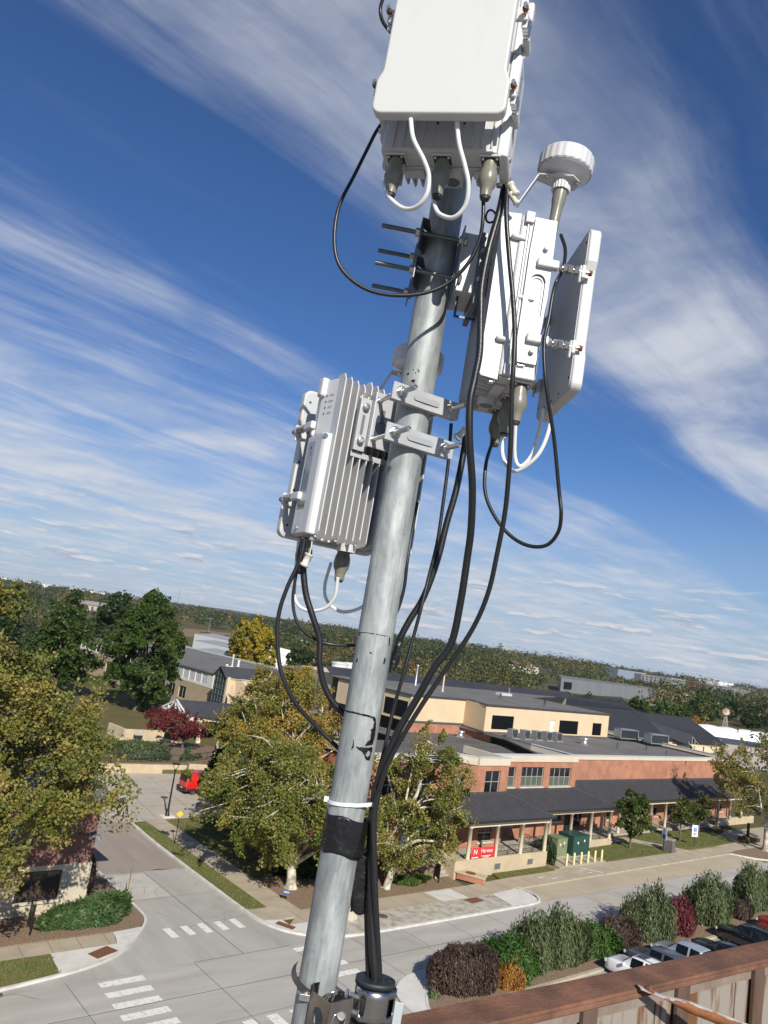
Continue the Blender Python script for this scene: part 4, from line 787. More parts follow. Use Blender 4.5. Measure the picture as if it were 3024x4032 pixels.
for k in range(3):
    t = thing('storage_silo', ['leftmost', 'middle', 'rightmost'][k] + ' shiny silver silo in front of the pale flats', 'silo', (1000 + k * 9, 548 + k * 1.5, 0), group='silver silos before the flats'); MB().lathe((0, 0, 0), (0, 0, 1), [(0, 3.3), (11.5, 3.3)], 20).build('silo_body', mat('silo_steel', (.62, .65, .68), .3, .7), t); MB().lathe((0, 0, 11.5), (0, 0, 1), [(0, 3.4), (1.6, .4)], 20).build('silo_top', mat('silo_steel', (.62, .65, .68), .3, .7), t)
# house on the wooded hill
hh = thing('hill_house', 'cream timber framed house with brown roofs among the trees', 'house', (745, 598, 0)); oo = (745, 598, 0)
w = MB(oo); w.prism([(703, 581), (715, 576), (742, 588), (776, 601), (765, 618), (700, 592)], 0, 7.5); w.build('wall', mat('cream_wall', (.70, .64, .52), .8), hh)
r = MB(oo)
for a, b in (((700, 585), (742, 603)), ((735, 598), (780, 617))):
    a3, b3 = Vector((*a, 0)), Vector((*b, 0)); d = (b3 - a3).normalized(); n = Vector((-d.y, d.x, 0)); Zr = Vector((0, 0, 7)); r.face(a3 - n * 10 + Zr, b3 - n * 10 + Zr, b3 + Zr * 1.75, a3 + Zr * 1.75); r.face(b3 + n * 10 + Zr, a3 + n * 10 + Zr, a3 + Zr * 1.75, b3 + Zr * 1.75)
r.build('roof', mat('brown_tile', (.16, .09, .06), .85, var=.25, vscale=.5), hh)
for x, y in ((713, 575.5), (737, 585.5)):
    g = MB(oo); d = Vector((.92, .39, 0)); n = Vector((.39, -.92, 0)); c = Vector((x, y, 0)) + n * 1.5; g.face(c - d * 7 + Vector((0, 0, 0)), c + d * 7, c + d * 7 + Vector((0, 0, 7)), c + Vector((0, 0, 12.5)), c - d * 7 + Vector((0, 0, 7))); ga = g.build('gable', mat('cream_wall', (.70, .64, .52), .8), hh); k_ = MB(oo)
    k_.bar(c - d * 7.4 + n * .3 + Vector((0, 0, 7)), c + n * .3 + Vector((0, 0, 12.9)), .5, .9, n); k_.bar(c + d * 7.4 + n * .3 + Vector((0, 0, 7)), c + n * .3 + Vector((0, 0, 12.9)), .5, .9, n); k_.bar(c - d * 5 + n * .3 + Vector((0, 0, 4)), c + d * 1 + n * .3 + Vector((0, 0, 4)), .4, 1.8, n); k_.build('timber', mat('dark_timber', (.05, .03, .02), .8), ga)
# grey roofed terraces beyond the left trees, far sheds
for k, (x, y, L_) in enumerate(((283, 822, 22), (307, 813, 15))):
    t = thing('terrace_house', ['long grey roofed terrace beyond the left trees', 'shorter grey roofed terrace right of the long one'][k], 'house', (x, y, 0), -.36); MB().box((0, 0, 0), (L_, 14, 6)).build('wall', mat('beige_siding', (.40, .34, .27), .85), t); r = MB(); r.face((-1, -1, 6), (L_ + 1, -1, 6), (L_ + 1, 7, 10), (-1, 7, 10)); r.face((L_ + 1, 15, 6), (-1, 15, 6), (-1, 7, 10), (L_ + 1, 7, 10)); r.build('roof', mat('grey_shingle', (.26, .24, .22), .9, var=.2, vscale=.2), t)
    for i in range(int(L_ // 5)): MB().box((1.5 + i * 5, -.1, 1.5), (3.2 + i * 5, 0, 4.5)).build('window', M_glass, t)
rs_ = random.Random(4)
for k, (ang, dist, w_, h_) in enumerate(((82.5, 3000, 90, 18), (77.5, 3300, 60, 20), (75.2, 3200, 130, 19), (73, 3300, 80, 19), (70.4, 3000, 120, 18), (67.5, 2900, 50, 17))):
    x, y = dist * cos(radians(ang)), dist * sin(radians(ang)); t = thing('warehouse', ['white warehouse at the far left skyline', 'small white shed below the far ridge', 'long white warehouse below the far ridge', 'white warehouse right of the long one', 'pale warehouse row toward the middle skyline', 'small pale shed near the yellow tree skyline'][k], 'warehouse', (x, y, 0), radians(ang - 90)); MB().box((-w_ / 2, 0, 0), (w_ / 2, 60, h_)).build('wall', mat('white_wall', (.72, .72, .70), .6), t); MB().box((-w_ / 2 - 1, -1, h_), (w_ / 2 + 1, 61, h_ + 1.5)).build('roof', M_cap, t)
gt = thing('grain_elevator', 'grey concrete grain elevator tower on the far skyline', 'grain elevator', (1980, 1695, 0)); MB().box((-8, -8, 0), (10, 8, 47)).build('tower', mat('elevator_concrete', (.36, .36, .35), .9), gt); MB().box((10, -8, 0), (40, 10, 36)).build('bin_house', mat('elevator_concrete', (.36, .36, .35), .9), gt)
tag(MB().lathe((2006, 1655, 0), (0, 0, 1), [(0, 2.2), (47, 1.6)], 10).build('chimney_stack', mat('elevator_concrete', (.36, .36, .35), .9)), 'slim smokestack right of the grain elevator on the skyline', 'chimney')
rm = thing('radio_mast', 'thin lattice radio mast on the left skyline', 'radio mast', (1128, 2342, 0)); MB().lathe((0, 0, 0), (0, 0, 1), [(0, 1.3), (66, .5)], 6).build('mast', mat('mast_grey', (.3, .3, .3), .6, .5), rm)
# inflated white dome
dm = thing('air_dome', 'white inflated dome roof beside the dark seam hall', 'air dome', (285, 130, 0)); b = MB((285, 130, 0)); A_ = Vector((262, 139, 0)); B_ = Vector((330, 100, 0)); d = (B_ - A_); n = Vector((-d.y, d.x, 0)).normalized(); vs = []; NU, NV = 60, 16
for i in range(NU + 1):
    s = i / NU; e = min(1, (min(s, 1 - s) / .08)) ** .5; puff = 1 - .07 * abs(sin(s * pi * 11)) ** .0 * (1 - abs(sin(s * pi * 11)))
    for k in range(NV + 1): a = pi * k / NV; rr = 9.5 * e * puff; q = A_ + d * s - n * cos(a) * rr; vs.append((q.x, q.y, sin(a) * 6.3 * e * puff))
b.add(vs, [(i * (NV + 1) + k, i * (NV + 1) + k + 1, (i + 1) * (NV + 1) + k + 1, (i + 1) * (NV + 1) + k) for i in range(NU) for k in range(NV)], True); b.build('membrane', mat('dome_white', (.80, .80, .80), .5), dm)
flatblock('low_store', 'low grey tan store with a dark roof below the air dome', [(207, 99), (222, 92), (236, 101), (222, 110)], 5.6, mat('store_wall', (.36, .31, .26), .85, var=.15, vscale=.3), M_seam)
flatblock('low_store', 'small dark roofed shed beside the end of the seam roof', [(196, 108), (212, 101), (222, 112), (206, 119)], 6.2, mat('shed_wall', (.20, .19, .18), .85, var=.15, vscale=.3), M_seam)
# windpump
wp = thing('windpump', 'old farm windpump with cream blades tipped red beside the air dome', 'windpump', (298.2, 141.2, 0)); b = MB(); H_ = 10.5
for sx in (-1, 1):
    for sy in (-1, 1): b.bar((sx * 1.3, sy * 1.3, 0), (sx * .15, sy * .15, H_), .1, .1)
for z, r in ((2.2, 1.06), (4.4, .82), (6.6, .58), (8.6, .36)):
    for a, c in (((-1, -1), (1, -1)), ((1, -1), (1, 1)), ((1, 1), (-1, 1)), ((-1, 1), (-1, -1))): b.bar((a[0] * r, a[1] * r, z), (c[0] * r, c[1] * r, z), .06, .06); b.bar((a[0] * r, a[1] * r, z), (c[0] * (r - .22), c[1] * (r - .22), z + 2), .04, .04)
b.build('tower', mat('windpump_frame', (.52, .47, .36), .6), wp)
v = Vector((-.9, -.43, 0)); q = Vector((0, 0, H_ + .3)) + v * .6; x_, y_, _ = frame_of(v); pass
wl = MB(); tips = MB()
for i in range(16):
    a = 2 * pi * i / 16; e = x_ * cos(a) + y_ * sin(a); s = (e.cross(v) * .26 + v * .12); 
    wl.face(q + e * .4 - s * .3, q + e * .4 + s * .3, q + e * 1.25 + s * .6, q + e * 1.25 - s * .6); tips.face(q + e * 1.25 - s * .6, q + e * 1.25 + s * .6, q + e * 1.6 + s * .8, q + e * 1.6 - s * .8)
wl.cyl(q - v * .2, q + v * .2, .2); wo_ = wl.build('wheel', mat('blade_cream', (.66, .60, .44), .6), wp, solid=.02); tips.build('blade_tip', mat('blade_red', (.28, .03, .02), .6), wo_, solid=.02)
MB().add([tuple(Vector((0, 0, H_ + .3)) - v * 1.0 + Vector((0, 0, k))) for k in (-.25, .25)] + [tuple(Vector((0, 0, H_ + .3)) - v * 2.4 + Vector((0, 0, k))) for k in (.6, -.6)], [(0, 1, 2, 3)]).build('tail_vane', mat('blade_cream', (.66, .60, .44), .6), wp, solid=.03)

# ---- retaining walls, ramps and planters below the porch on the left
def rwall(lab, pts, z0, z1, w=.35, m=None):
    mb = MB()
    for (xa, ya), (xb, yb) in zip(pts, pts[1:]): mb.bar((xa, ya, (z0 + z1) / 2), (xb, yb, (z0 + z1) / 2), w, z1 - z0)
    return tag(mb.build('retaining_wall', m or M_base, bevel=.03), lab, 'wall')
rwall('long buff retaining wall at the back of the plaza behind the lamp', [(14, 94), (28, 93.4), (40, 92.3), (49.4, 91.5)], -.05, 1.05)
rwall('short buff retaining wall behind the red van', [(49.9, 91.9), (56, 90.6), (62, 88)], -.05, 1.15)
rwall('angled buff planter wall left of the red maples', [(48.2, 115), (48.7, 110.1), (54.5, 109.6)], .4, 2.1)
rwall('low buff wall in front of the planter', [(46.5, 108), (53.6, 107.3), (57.4, 104.5)], .4, 1.25)
rwall('sloped buff ramp wall running to the entrance porch', [(55.6, 94.2), (60.5, 104), (63, 108)], .4, 1.35)
t = tag(MB(), None) if False else None
rl = railing(None, [(40.5, 93.3, 1.0), (49.3, 93.2, 1.0), (55.8, 95.8, 1.0)], 0, off=(0, 0, 0), m=M_dframe, cross=False, post=1.8); tag(rl, 'black steel railing around the planting bed above the plaza', 'railing')
rl = railing(None, [(56, 94.4, 1.3), (60.8, 104, 1.35)], 0, off=(0, 0, 0), m=M_dframe, cross=False, post=2.4); tag(rl, 'black railing on the sloped ramp by the porch', 'railing')
tag(MB().prism([(40.5, 92.9), (49.6, 92.6), (56.3, 95.5), (60, 104), (56, 107), (46, 107.4), (41, 100)], .3, 1.0).build('planting_bed', mat('bed_soil', (.22, .155, .10), .95, c2=(.13, .09, .055), vscale=2, bump=.6)), kind='structure')
t = thing('planter_box', 'small black litter box against the buff planter wall', 'litter box', (49.6, 107.6, .9)); MB().box((-.55, -.3, 0), (.55, .3, .85)).build('box_body', M_dframe, t); MB().box((-.6, -.34, .85), (.6, .34, .95)).build('box_lid', M_cap, t)

# ================================================================ trees, shrubs, woods
L_SYC = leafmat('sycamore_leaf', [(.080, .115, .020), (.145, .175, .034), (.23, .225, .05), (.35, .28, .075), (.32, .19, .07)])
L_SYCG = leafmat('sycamore_leaf_golden', [(.10, .125, .022), (.19, .19, .036), (.30, .25, .05), (.42, .27, .05), (.33, .18, .05)])
L_GRN = leafmat('maple_leaf_green', [(.034, .066, .012), (.058, .10, .018), (.088, .135, .025), (.12, .15, .035)])
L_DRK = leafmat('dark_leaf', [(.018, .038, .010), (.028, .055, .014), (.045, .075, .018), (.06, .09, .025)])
L_YEL = leafmat('yellow_leaf', [(.13, .14, .02), (.28, .24, .025), (.42, .30, .025), (.45, .24, .02)])
L_RED = leafmat('red_leaf', [(.09, .012, .016), (.15, .02, .024), (.20, .03, .03), (.13, .035, .03)])
L_MIX = leafmat('young_maple_leaf', [(.05, .09, .015), (.08, .12, .02), (.13, .14, .03), (.26, .15, .03)])
L_OLV = leafmat('olive_needle', [(.055, .078, .028), (.08, .105, .04), (.105, .13, .052), (.145, .16, .07)], .2)
L_JUN = leafmat('juniper_needle', [(.03, .065, .022), (.05, .10, .03), (.07, .125, .04), (.10, .15, .06)], .2)
L_BRT = leafmat('bright_needle', [(.024, .06, .010), (.038, .09, .014), (.055, .115, .02), (.08, .13, .03)], .2)
L_PUR = leafmat('purple_leaf', [(.05, .040, .026), (.085, .055, .042), (.115, .078, .06), (.075, .082, .03)])
L_ORG = leafmat('orange_leaf', [(.16, .09, .04), (.30, .14, .03), (.42, .20, .03), (.26, .16, .09)])
L_CRM = leafmat('crimson_leaf', [(.06, .065, .03), (.11, .04, .035), (.20, .025, .04), (.10, .075, .045)])
L_WOOD = leafmat('woodland_leaf', [(.024, .040, .012), (.040, .060, .017), (.066, .080, .023), (.115, .108, .034), (.18, .135, .042), (.22, .12, .05), (.42, .28, .04)], .2)
M_SYCB = mat('sycamore_bark', (.62, .58, .48), .85, c2=(.24, .20, .15), vscale=1.6, detail=8, lo=.38, hi=.58, spec=.15)
M_BARK = mat('grey_bark', (.20, .165, .13), .95, c2=(.10, .08, .065), vscale=6, stretch=(1, 1, .25), bump=.6, spec=.1)
M_TWIG = mat('twig_bark', (.16, .12, .09), .95, spec=.1)

def leaf_quads(C, s, rng, up=.35, elong=1.25, out=None):
    """diamond shaped leaves at C: (n,4,3)"""
    n = len(C); N = rng.normal(0, 1, (n, 3)); N[:, 2] += up
    if out is not None: N += out
    N /= np.linalg.norm(N, axis=1)[:, None]; A = rng.normal(0, 1, (n, 3)); A -= N * (A * N).sum(1)[:, None]; A /= np.linalg.norm(A, axis=1)[:, None]; B = np.cross(N, A)
    s = np.asarray(s)[:, None] if np.ndim(s) else s; a = A * s * elong * .5; b = B * s * .5
    return np.stack([C - a, C - b * .9 + a * .05, C + a, C + b * .9 + a * .05], 1)
def tree(name, label, cat, loc, H, R, cb, n_cl, n_lf, ls, lm, bark, seed, shape='round', tint=(.1, .8), tr=.3, group=None, clump=1.0, limbs=7, lean=(0, 0), flat=.8, droop=.3, bough=1.0, fine=1.0):
    rng = np.random.default_rng(seed); t = thing(name, label, cat, loc, group=group)
    # clump centres fill the crown, crowded toward its skin
    cz, hz = (cb + H) / 2, (H - cb) / 2; Cc = []
    while len(Cc) < n_cl:
        d = rng.normal(0, 1, 3); d /= np.linalg.norm(d); k = rng.uniform(.35, 1) ** .55
        z = d[2] * k
        if shape == 'cone': rr = (1 - (z + 1) / 2) ** .75 * 1.05 + .08; q = np.array([d[0] * k * R * rr * 1.25, d[1] * k * R * rr * 1.25, cz + z * hz])
        elif shape == 'egg': rr = 1.05 - .38 * z - .15 * z * z; q = np.array([d[0] * k * R * rr, d[1] * k * R * rr, cz + z * hz])
        elif shape == 'bell': rr = (1 - (z + 1) / 2) ** .5 * 1.02 + .12; q = np.array([d[0] * k * R * rr * 1.1, d[1] * k * R * rr * 1.1, cz + z * hz])
        else: q = np.array([d[0] * k * R, d[1] * k * R, cz + z * hz])
        w = 1 + .22 * sin(3 * atan2(q[1], q[0]) + seed) + .14 * sin(5 * atan2(q[1], q[0]) + 2.1 * seed + q[2] * .5); q[:2] *= w
        q[0] += lean[0] * (q[2] / H); q[1] += lean[1] * (q[2] / H); Cc.append(q)
    Cc = np.array(Cc)
    if shape != 'cone' and n_cl > 36:
        # big boughs: pull the clumps together round a handful of bough ends so that the outline is ragged and sky shows between
        nb = max(9, int(n_cl / 12)); B_ = Cc[rng.permutation(len(Cc))[:nb]]; near = ((Cc[:, None] - B_[None]) ** 2).sum(2).argmin(1); Cc = Cc + (B_[near] - Cc) * rng.uniform(.05, .35, (len(Cc), 1)) * bough; sp_ = rng.random(len(Cc)) < .22; Cc[sp_] = (Cc[sp_] - [0, 0, cz]) * rng.uniform(1.03, 1.2, (sp_.sum(), 1)) + [0, 0, cz]; Cc[:, 2] = np.maximum(Cc[:, 2], cb * .7)
    # trunk and limbs: tapered, forked, reaching into the clumps
    tb = MB(); top = Vector((lean[0] * .8, lean[1] * .8, H * .86)); pts = [Vector((0, 0, -.1)), Vector((lean[0] * .05, lean[1] * .05, cb * .5)), Vector((lean[0] * .3, lean[1] * .3, max(cb, H * .3)))]
    for k in (.45, .6, .75, .88): pts.append(Vector((lean[0] * k, lean[1] * k, H * k)) + Vector(rng.normal(0, R * .05, 3)))
    TP = catmull(pts, 4); nT = len(TP); tb.tube(TP, [tr * (1.5 if i == 0 else 1.15 if i == 1 else 1) * (1 - .9 * (i / nT)) + .015 for i in range(nT)], 9)
    T = np.array([tuple(p) for p in TP]); L_ends = []; prim = []
    idx = rng.permutation(len(Cc))
    for k in range(limbs):
        c = Cc[idx[k]]; hb = rng.uniform(max(cb * .75, .15 * H), H * .7); hb = min(hb, c[2] - .1 * H) if c[2] > cb + .1 * H else cb * .8; hb = max(hb, cb * .55)
        i = int(np.argmin(abs(T[:, 2] - hb))); p0 = T[i]; m = p0 + (c - p0) * .5 + np.array([0, 0, .10 * np.linalg.norm(c - p0)]) + rng.normal(0, R * .06, 3)
        P = catmull([tuple(p0), tuple(p0 + (m - p0) * .5 + rng.normal(0, R * .03, 3)), tuple(m), tuple(c)], 4); r0 = tr * .55 * (1 - .6 * p0[2] / H); tb.tube(P, [r0 * (1 - .85 * j / len(P)) + .012 for j in range(len(P))], 7, False); prim.append(np.array([tuple(p) for p in P]))
    sk = np.concatenate(prim + [T[nT // 3:]])
    for c in Cc[idx[limbs:limbs + min(len(Cc) - limbs, 90)]]:
        i = int(np.argmin(((sk - c) ** 2).sum(1) + 2.0 * np.maximum(0, sk[:, 2] - c[2]) ** 2)); p0 = sk[i]; m = (p0 + c) / 2 + rng.normal(0, .15, 3) + np.array([0, 0, .12])
        tb.tube(catmull([tuple(p0), tuple(m), tuple(c)], 3), [.05 * tr / .3 * (1 - .75 * j / 6) + .008 for j in range(7)], 5, False)
    tb.build('trunk', bark, t)
    # leaves
    nc = len(Cc); per = rng.poisson(n_lf * fine, nc) + 4; ls = ls / sqrt(fine) * 1.04; ci = np.repeat(np.arange(nc), per); n = len(ci)
    rc = clump * rng.uniform(.35, 1.15, nc) * (1.0 if shape == 'cone' else .92); g = rng.normal(0, 1, (n, 3)); g /= np.linalg.norm(g, axis=1)[:, None]; g *= rng.uniform(.15, 1, n)[:, None] ** .6
    P = Cc[ci] + g * rc[ci][:, None] * np.array([1, 1, flat * 1.25]); P[:, 2] -= droop * rc[ci] * (g[:, 0] ** 2 + g[:, 1] ** 2) * .8
    if shape != 'cone':
        # break the clumps: push leaves about with a slow wandering field and thin them where it dips, so gaps open through the crown
        f = 2.2 / max(clump, .5); ph = rng.uniform(0, 6, 6)
        P += .30 * clump * np.column_stack([np.sin(P[:, 1] * f + ph[0]) + np.sin(P[:, 2] * f * 1.7 + ph[1]), np.sin(P[:, 0] * f + ph[2]) + np.sin(P[:, 2] * f * 1.4 + ph[3]), np.sin(P[:, 0] * f * 1.2 + ph[4]) + np.sin(P[:, 1] * f * 1.5 + ph[5])])
        g_ = np.sin(P[:, 0] * f * .9 + ph[1]) * np.sin(P[:, 1] * f * .8 + ph[2]) + np.sin(P[:, 2] * f * 1.1 + ph[0]) * np.sin((P[:, 0] + P[:, 1]) * f * .6 + ph[4]); keep = g_ + rng.normal(0, .25, n) > -.62; P, ci = P[keep], ci[keep]; n = len(P)
    P[:, 2] = np.maximum(P[:, 2], .15)
    out = P - np.array([0, 0, cz]); out /= np.linalg.norm(out, axis=1)[:, None] + 1e-6
    q = leaf_quads(P, ls * rng.uniform(.7, 1.35, n), rng, .4, 1.3, out * .5)
    ct = rng.uniform(tint[0], tint[1], nc); tv = np.clip(ct[ci] * .65 + rng.uniform(tint[0], tint[1], n) * .35 + rng.normal(0, .07, n), 0, 1)
    tri_mesh('crown', q.reshape(-1, 3), tv, lm, 4, t); return t
SY = 'street sycamores'
tree('sycamore_tree', 'big yellow green sycamore at the left edge in front of the dark brick building', 'tree', (11.8, 48.3, .1), 17.2, 6.7, 5.2, 300, 118, .27, L_SYC, M_BARK, 3, fine=3.4, tint=(.12, .86), tr=.36, clump=1.35, limbs=7, flat=.8, droop=.45, group=SY, shape='egg', lean=(1.2, 0))
tree('sycamore_tree', 'broad sycamore with grey trunk left of the mast on the street corner', 'tree', (39.3, 52.4, .1), 11.2, 6.9, 2.2, 240, 108, .27, L_SYC, M_SYCB, 5, fine=3.4, tint=(.08, .72), tr=.42, clump=1.25, limbs=12, droop=.5, group=SY, lean=(-1.6, 1.2))
tree('sycamore_tree', 'tall golden topped sycamore behind the corner one, beside the mast', 'tree', (44.8, 63.5, .1), 17.0, 4.8, 4.2, 190, 98, .29, L_SYCG, M_SYCB, 8, fine=3.2, tint=(.1, .85), tr=.4, clump=1.2, limbs=14, droop=.4, group=SY, shape='egg')
tree('sycamore_tree', 'pale limbed sycamore right of the mast in front of the brick wall', 'tree', (47.4, 50.0, .1), 12.6, 5.4, 1.1, 165, 98, .26, L_SYC, M_SYCB, 13, fine=3.0, tint=(.12, .8), tr=.34, clump=1.05, limbs=14, droop=.5, group=SY, lean=(4.2, .6))
tree('sycamore_tree', 'tall yellowing sycamore half behind the corner one, left of the mast', 'tree', (47.9, 74.0, .0), 15.8, 4.2, 3.4, 150, 100, .30, L_SYCG, M_SYCB, 17, fine=2.8, tint=(.0, .7), tr=.36, clump=1.15, limbs=14, droop=.4, group=SY, shape='egg')
tree('sycamore_tree', 'low spreading sycamore hanging over the side street pavement by the lamp', 'tree', (43.4, 66.0, .1), 7.6, 4.3, 2.2, 170, 130, .28, L_SYC, M_SYCB, 21, fine=3.0, tint=(.05, .62), tr=.3, clump=1.15, limbs=9, droop=.45, group=SY, lean=(-.8, 0))
tree('sycamore_tree', 'sparse sycamore at the right edge by the far kerb bed', 'tree', (111.6, 46.2, .1), 15.6, 6.6, 3.4, 165, 80, .32, L_SYC, M_SYCB, 34, fine=3.0, tint=(.2, .9), tr=.42, clump=1.1, limbs=14, droop=.4, group=SY)
tree('sycamore_tree', 'loose sycamore behind the middle ones beside the brick wing', 'tree', (55.0, 84.0, .1), 11.5, 4.2, 3.4, 120, 120, .32, L_SYC, M_SYCB, 40, tint=(.1, .8), tr=.32, clump=1.1, limbs=10, group=SY)
tree('young_maple_tree', 'round young green tree on the lawn beside the porch steps', 'tree', (88.4, 52.2, .1), 6.6, 2.35, 1.7, 75, 140, .20, L_MIX, M_BARK, 50, tint=(.0, .55), tr=.13, clump=.62, group='young lawn trees')
tree('young_maple_tree', 'small young tree with orange tips, left of the two by the blue sign', 'tree', (100.9, 52.6, .1), 5.6, 1.5, 2.3, 38, 110, .19, L_MIX, M_BARK, 51, tint=(.1, .75), tr=.09, clump=.55, group='young lawn trees')
tree('young_maple_tree', 'small young tree with orange tips, right behind the blue sign', 'tree', (106.2, 52.8, .1), 5.9, 1.6, 2.3, 40, 110, .19, L_MIX, M_BARK, 52, tint=(.2, .95), tr=.09, clump=.55, group='young lawn trees')
tree('evergreen_tree', 'small dark conical evergreen beside the red van', 'tree', (47.2, 80.0, .0), 5.6, 1.6, .4, 60, 130, .17, L_DRK, M_TWIG, 55, shape='cone', tr=.1, clump=.5)
tree('red_maple_tree', 'dark red maple with many stems in front of the entrance porch', 'tree', (53.6, 101.5, .9), 5.4, 3.5, 1.2, 85, 90, .17, L_RED, M_BARK, 60, tr=.16, clump=.8, limbs=14, flat=.5, group='red maples')
tree('red_maple_tree', 'smaller dark red maple beside the buff planter wall', 'tree', (54.8, 110.5, .9), 4.8, 2.9, .9, 70, 100, .18, L_RED, M_BARK, 61, tr=.14, clump=.75, flat=.55, group='red maples')
tree('linden_tree', 'massive dark green tree left of the long flat roof', 'tree', (62.5, 139, .4), 22.5, 7.4, 1.6, 300, 170, .42, L_GRN, M_BARK, 70, fine=1.5, shape='bell', tint=(.0, .8), tr=.5, clump=1.5, group='dark green campus trees')
tree('linden_tree', 'dark green tree partly behind the left sycamore', 'tree', (50.5, 150, .4), 19, 6.0, 2.2, 200, 120, .48, L_GRN, M_BARK, 71, fine=1.4, shape='bell', tint=(.0, .6), tr=.45, clump=1.5, group='dark green campus trees')
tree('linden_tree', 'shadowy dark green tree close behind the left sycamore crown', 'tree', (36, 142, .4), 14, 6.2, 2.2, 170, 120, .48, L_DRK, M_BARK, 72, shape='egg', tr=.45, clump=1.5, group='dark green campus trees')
tree('linden_tree', 'tall dark tree rising behind the massive dark green one', 'tree', (86, 214, .2), 20, 7.2, 3, 160, 90, .7, L_DRK, M_BARK, 73, shape='egg', tr=.5, clump=1.8, group='dark green campus trees')
for k, (x, y, H, R, lab) in enumerate(((52, 236, 23, 9.5, 'broad golden tree at the left edge behind the sycamore'), (64, 250, 22, 7.5, 'yellow green tree right of the broad golden one'), (42, 214, 18, 7, 'orange tinged golden tree low at the left edge'))):
    tree('golden_tree', lab, 'tree', (x, y, .1), H, R, 2.5, 170, 90, .75, L_YEL if k != 1 else L_SYC, M_BARK, 80 + k, tint=(.0, .62) if k == 0 else (.1, .6) if k == 1 else (.3, 1), tr=.4, clump=1.9, group='golden trees')
tree('golden_tree', 'bright yellow tree standing before the greenhouses', 'tree', (122, 198, .1), 20.5, 5.6, 3, 140, 90, .65, L_YEL, M_BARK, 84, tint=(.1, .8), tr=.4, clump=1.5, shape='egg', group='golden trees')
tree('golden_tree', 'rusty brown tree behind the bright yellow one', 'tree', (140, 236, .1), 19, 5.0, 4, 90, 80, .7, L_SYCG, M_BARK, 85, tr=.4, clump=1.6, group='golden trees')
for k, (x, y, H, R) in enumerate(((139, 196, 12, 6), (148, 190, 11, 6), (156, 186, 12, 6), (164, 182, 10, 5.5), (134, 176, 9, 5))):
    tree('dark_tree', ['dark round tree right of the bright yellow tree', 'second dark round tree right of the yellow one', 'third dark round tree, left of the mast', 'fourth dark round tree, just beside the mast', 'low dark tree in front of the round dark ones'][k], 'tree', (x, y, .1), H, R, 1.5, 100, 80, .6, L_DRK, M_BARK, 90 + k, tr=.3, clump=1.5, group='dark trees beyond the flat roof')
# right hand campus trees behind the seam roofs
spots = [(232, 168, 9, 5, L_DRK, 'dark evergreen left of the grey metal hall end'), (250, 170, 9.5, 5, L_DRK, 'second dark tree in front of the grey metal hall'), (268, 172, 9, 5, L_DRK, 'third dark tree in front of the grey metal hall'), (296, 176, 10, 6, L_GRN, 'green tree in front of the grey hall middle'), (316, 176, 9.5, 6, L_GRN, 'green tree left of the red shrub'), (330, 176, 9, 5, L_GRN, 'rounded green tree beside the grey lab'), (392, 196, 14, 7, L_GRN, 'leafy green tree right of the thin bare tree'), (372, 192, 11, 3.6, L_DRK, 'dark spruce beside the thin bare tree'), (420, 186, 10, 5, L_DRK, 'dark pine left of the windpump'), (436, 192, 11, 6, L_DRK, 'dark pine right behind the windpump'), (462, 196, 14, 7, L_DRK, 'dense pine right of the windpump'), (486, 192, 16, 8, L_DRK, 'tall dense pine at the right edge'), (510, 196, 15, 8, L_GRN, 'green tree at the far right edge'), (470, 220, 13, 7, L_DRK, 'pine behind the dense pines at the right')]
for k, (x, y, H, R, lm, lab) in enumerate(spots): tree('campus_tree', lab, 'tree', (x, y, 0), H, R, .8, 70, 70, .85, lm, M_BARK, 110 + k, shape='cone' if lm is L_DRK and k in (7, 8, 9) else 'round', tr=.3, clump=1.7, group='trees beyond the seam roofs')
tree('bare_tree', 'thin half bare tree standing before the tan stone building', 'tree', (376, 188, 0), 20, 5.5, 4, 55, 22, .7, L_GRN, M_TWIG, 130, tr=.35, clump=1.3, limbs=22)
tree('red_shrub', 'orange red shrub by the grey lab building', 'shrub', (345, 178, 0), 5, 5, .3, 50, 60, .6, L_CRM if False else L_ORG, M_TWIG, 131, tint=(.2, .9), tr=.15, clump=1.2)

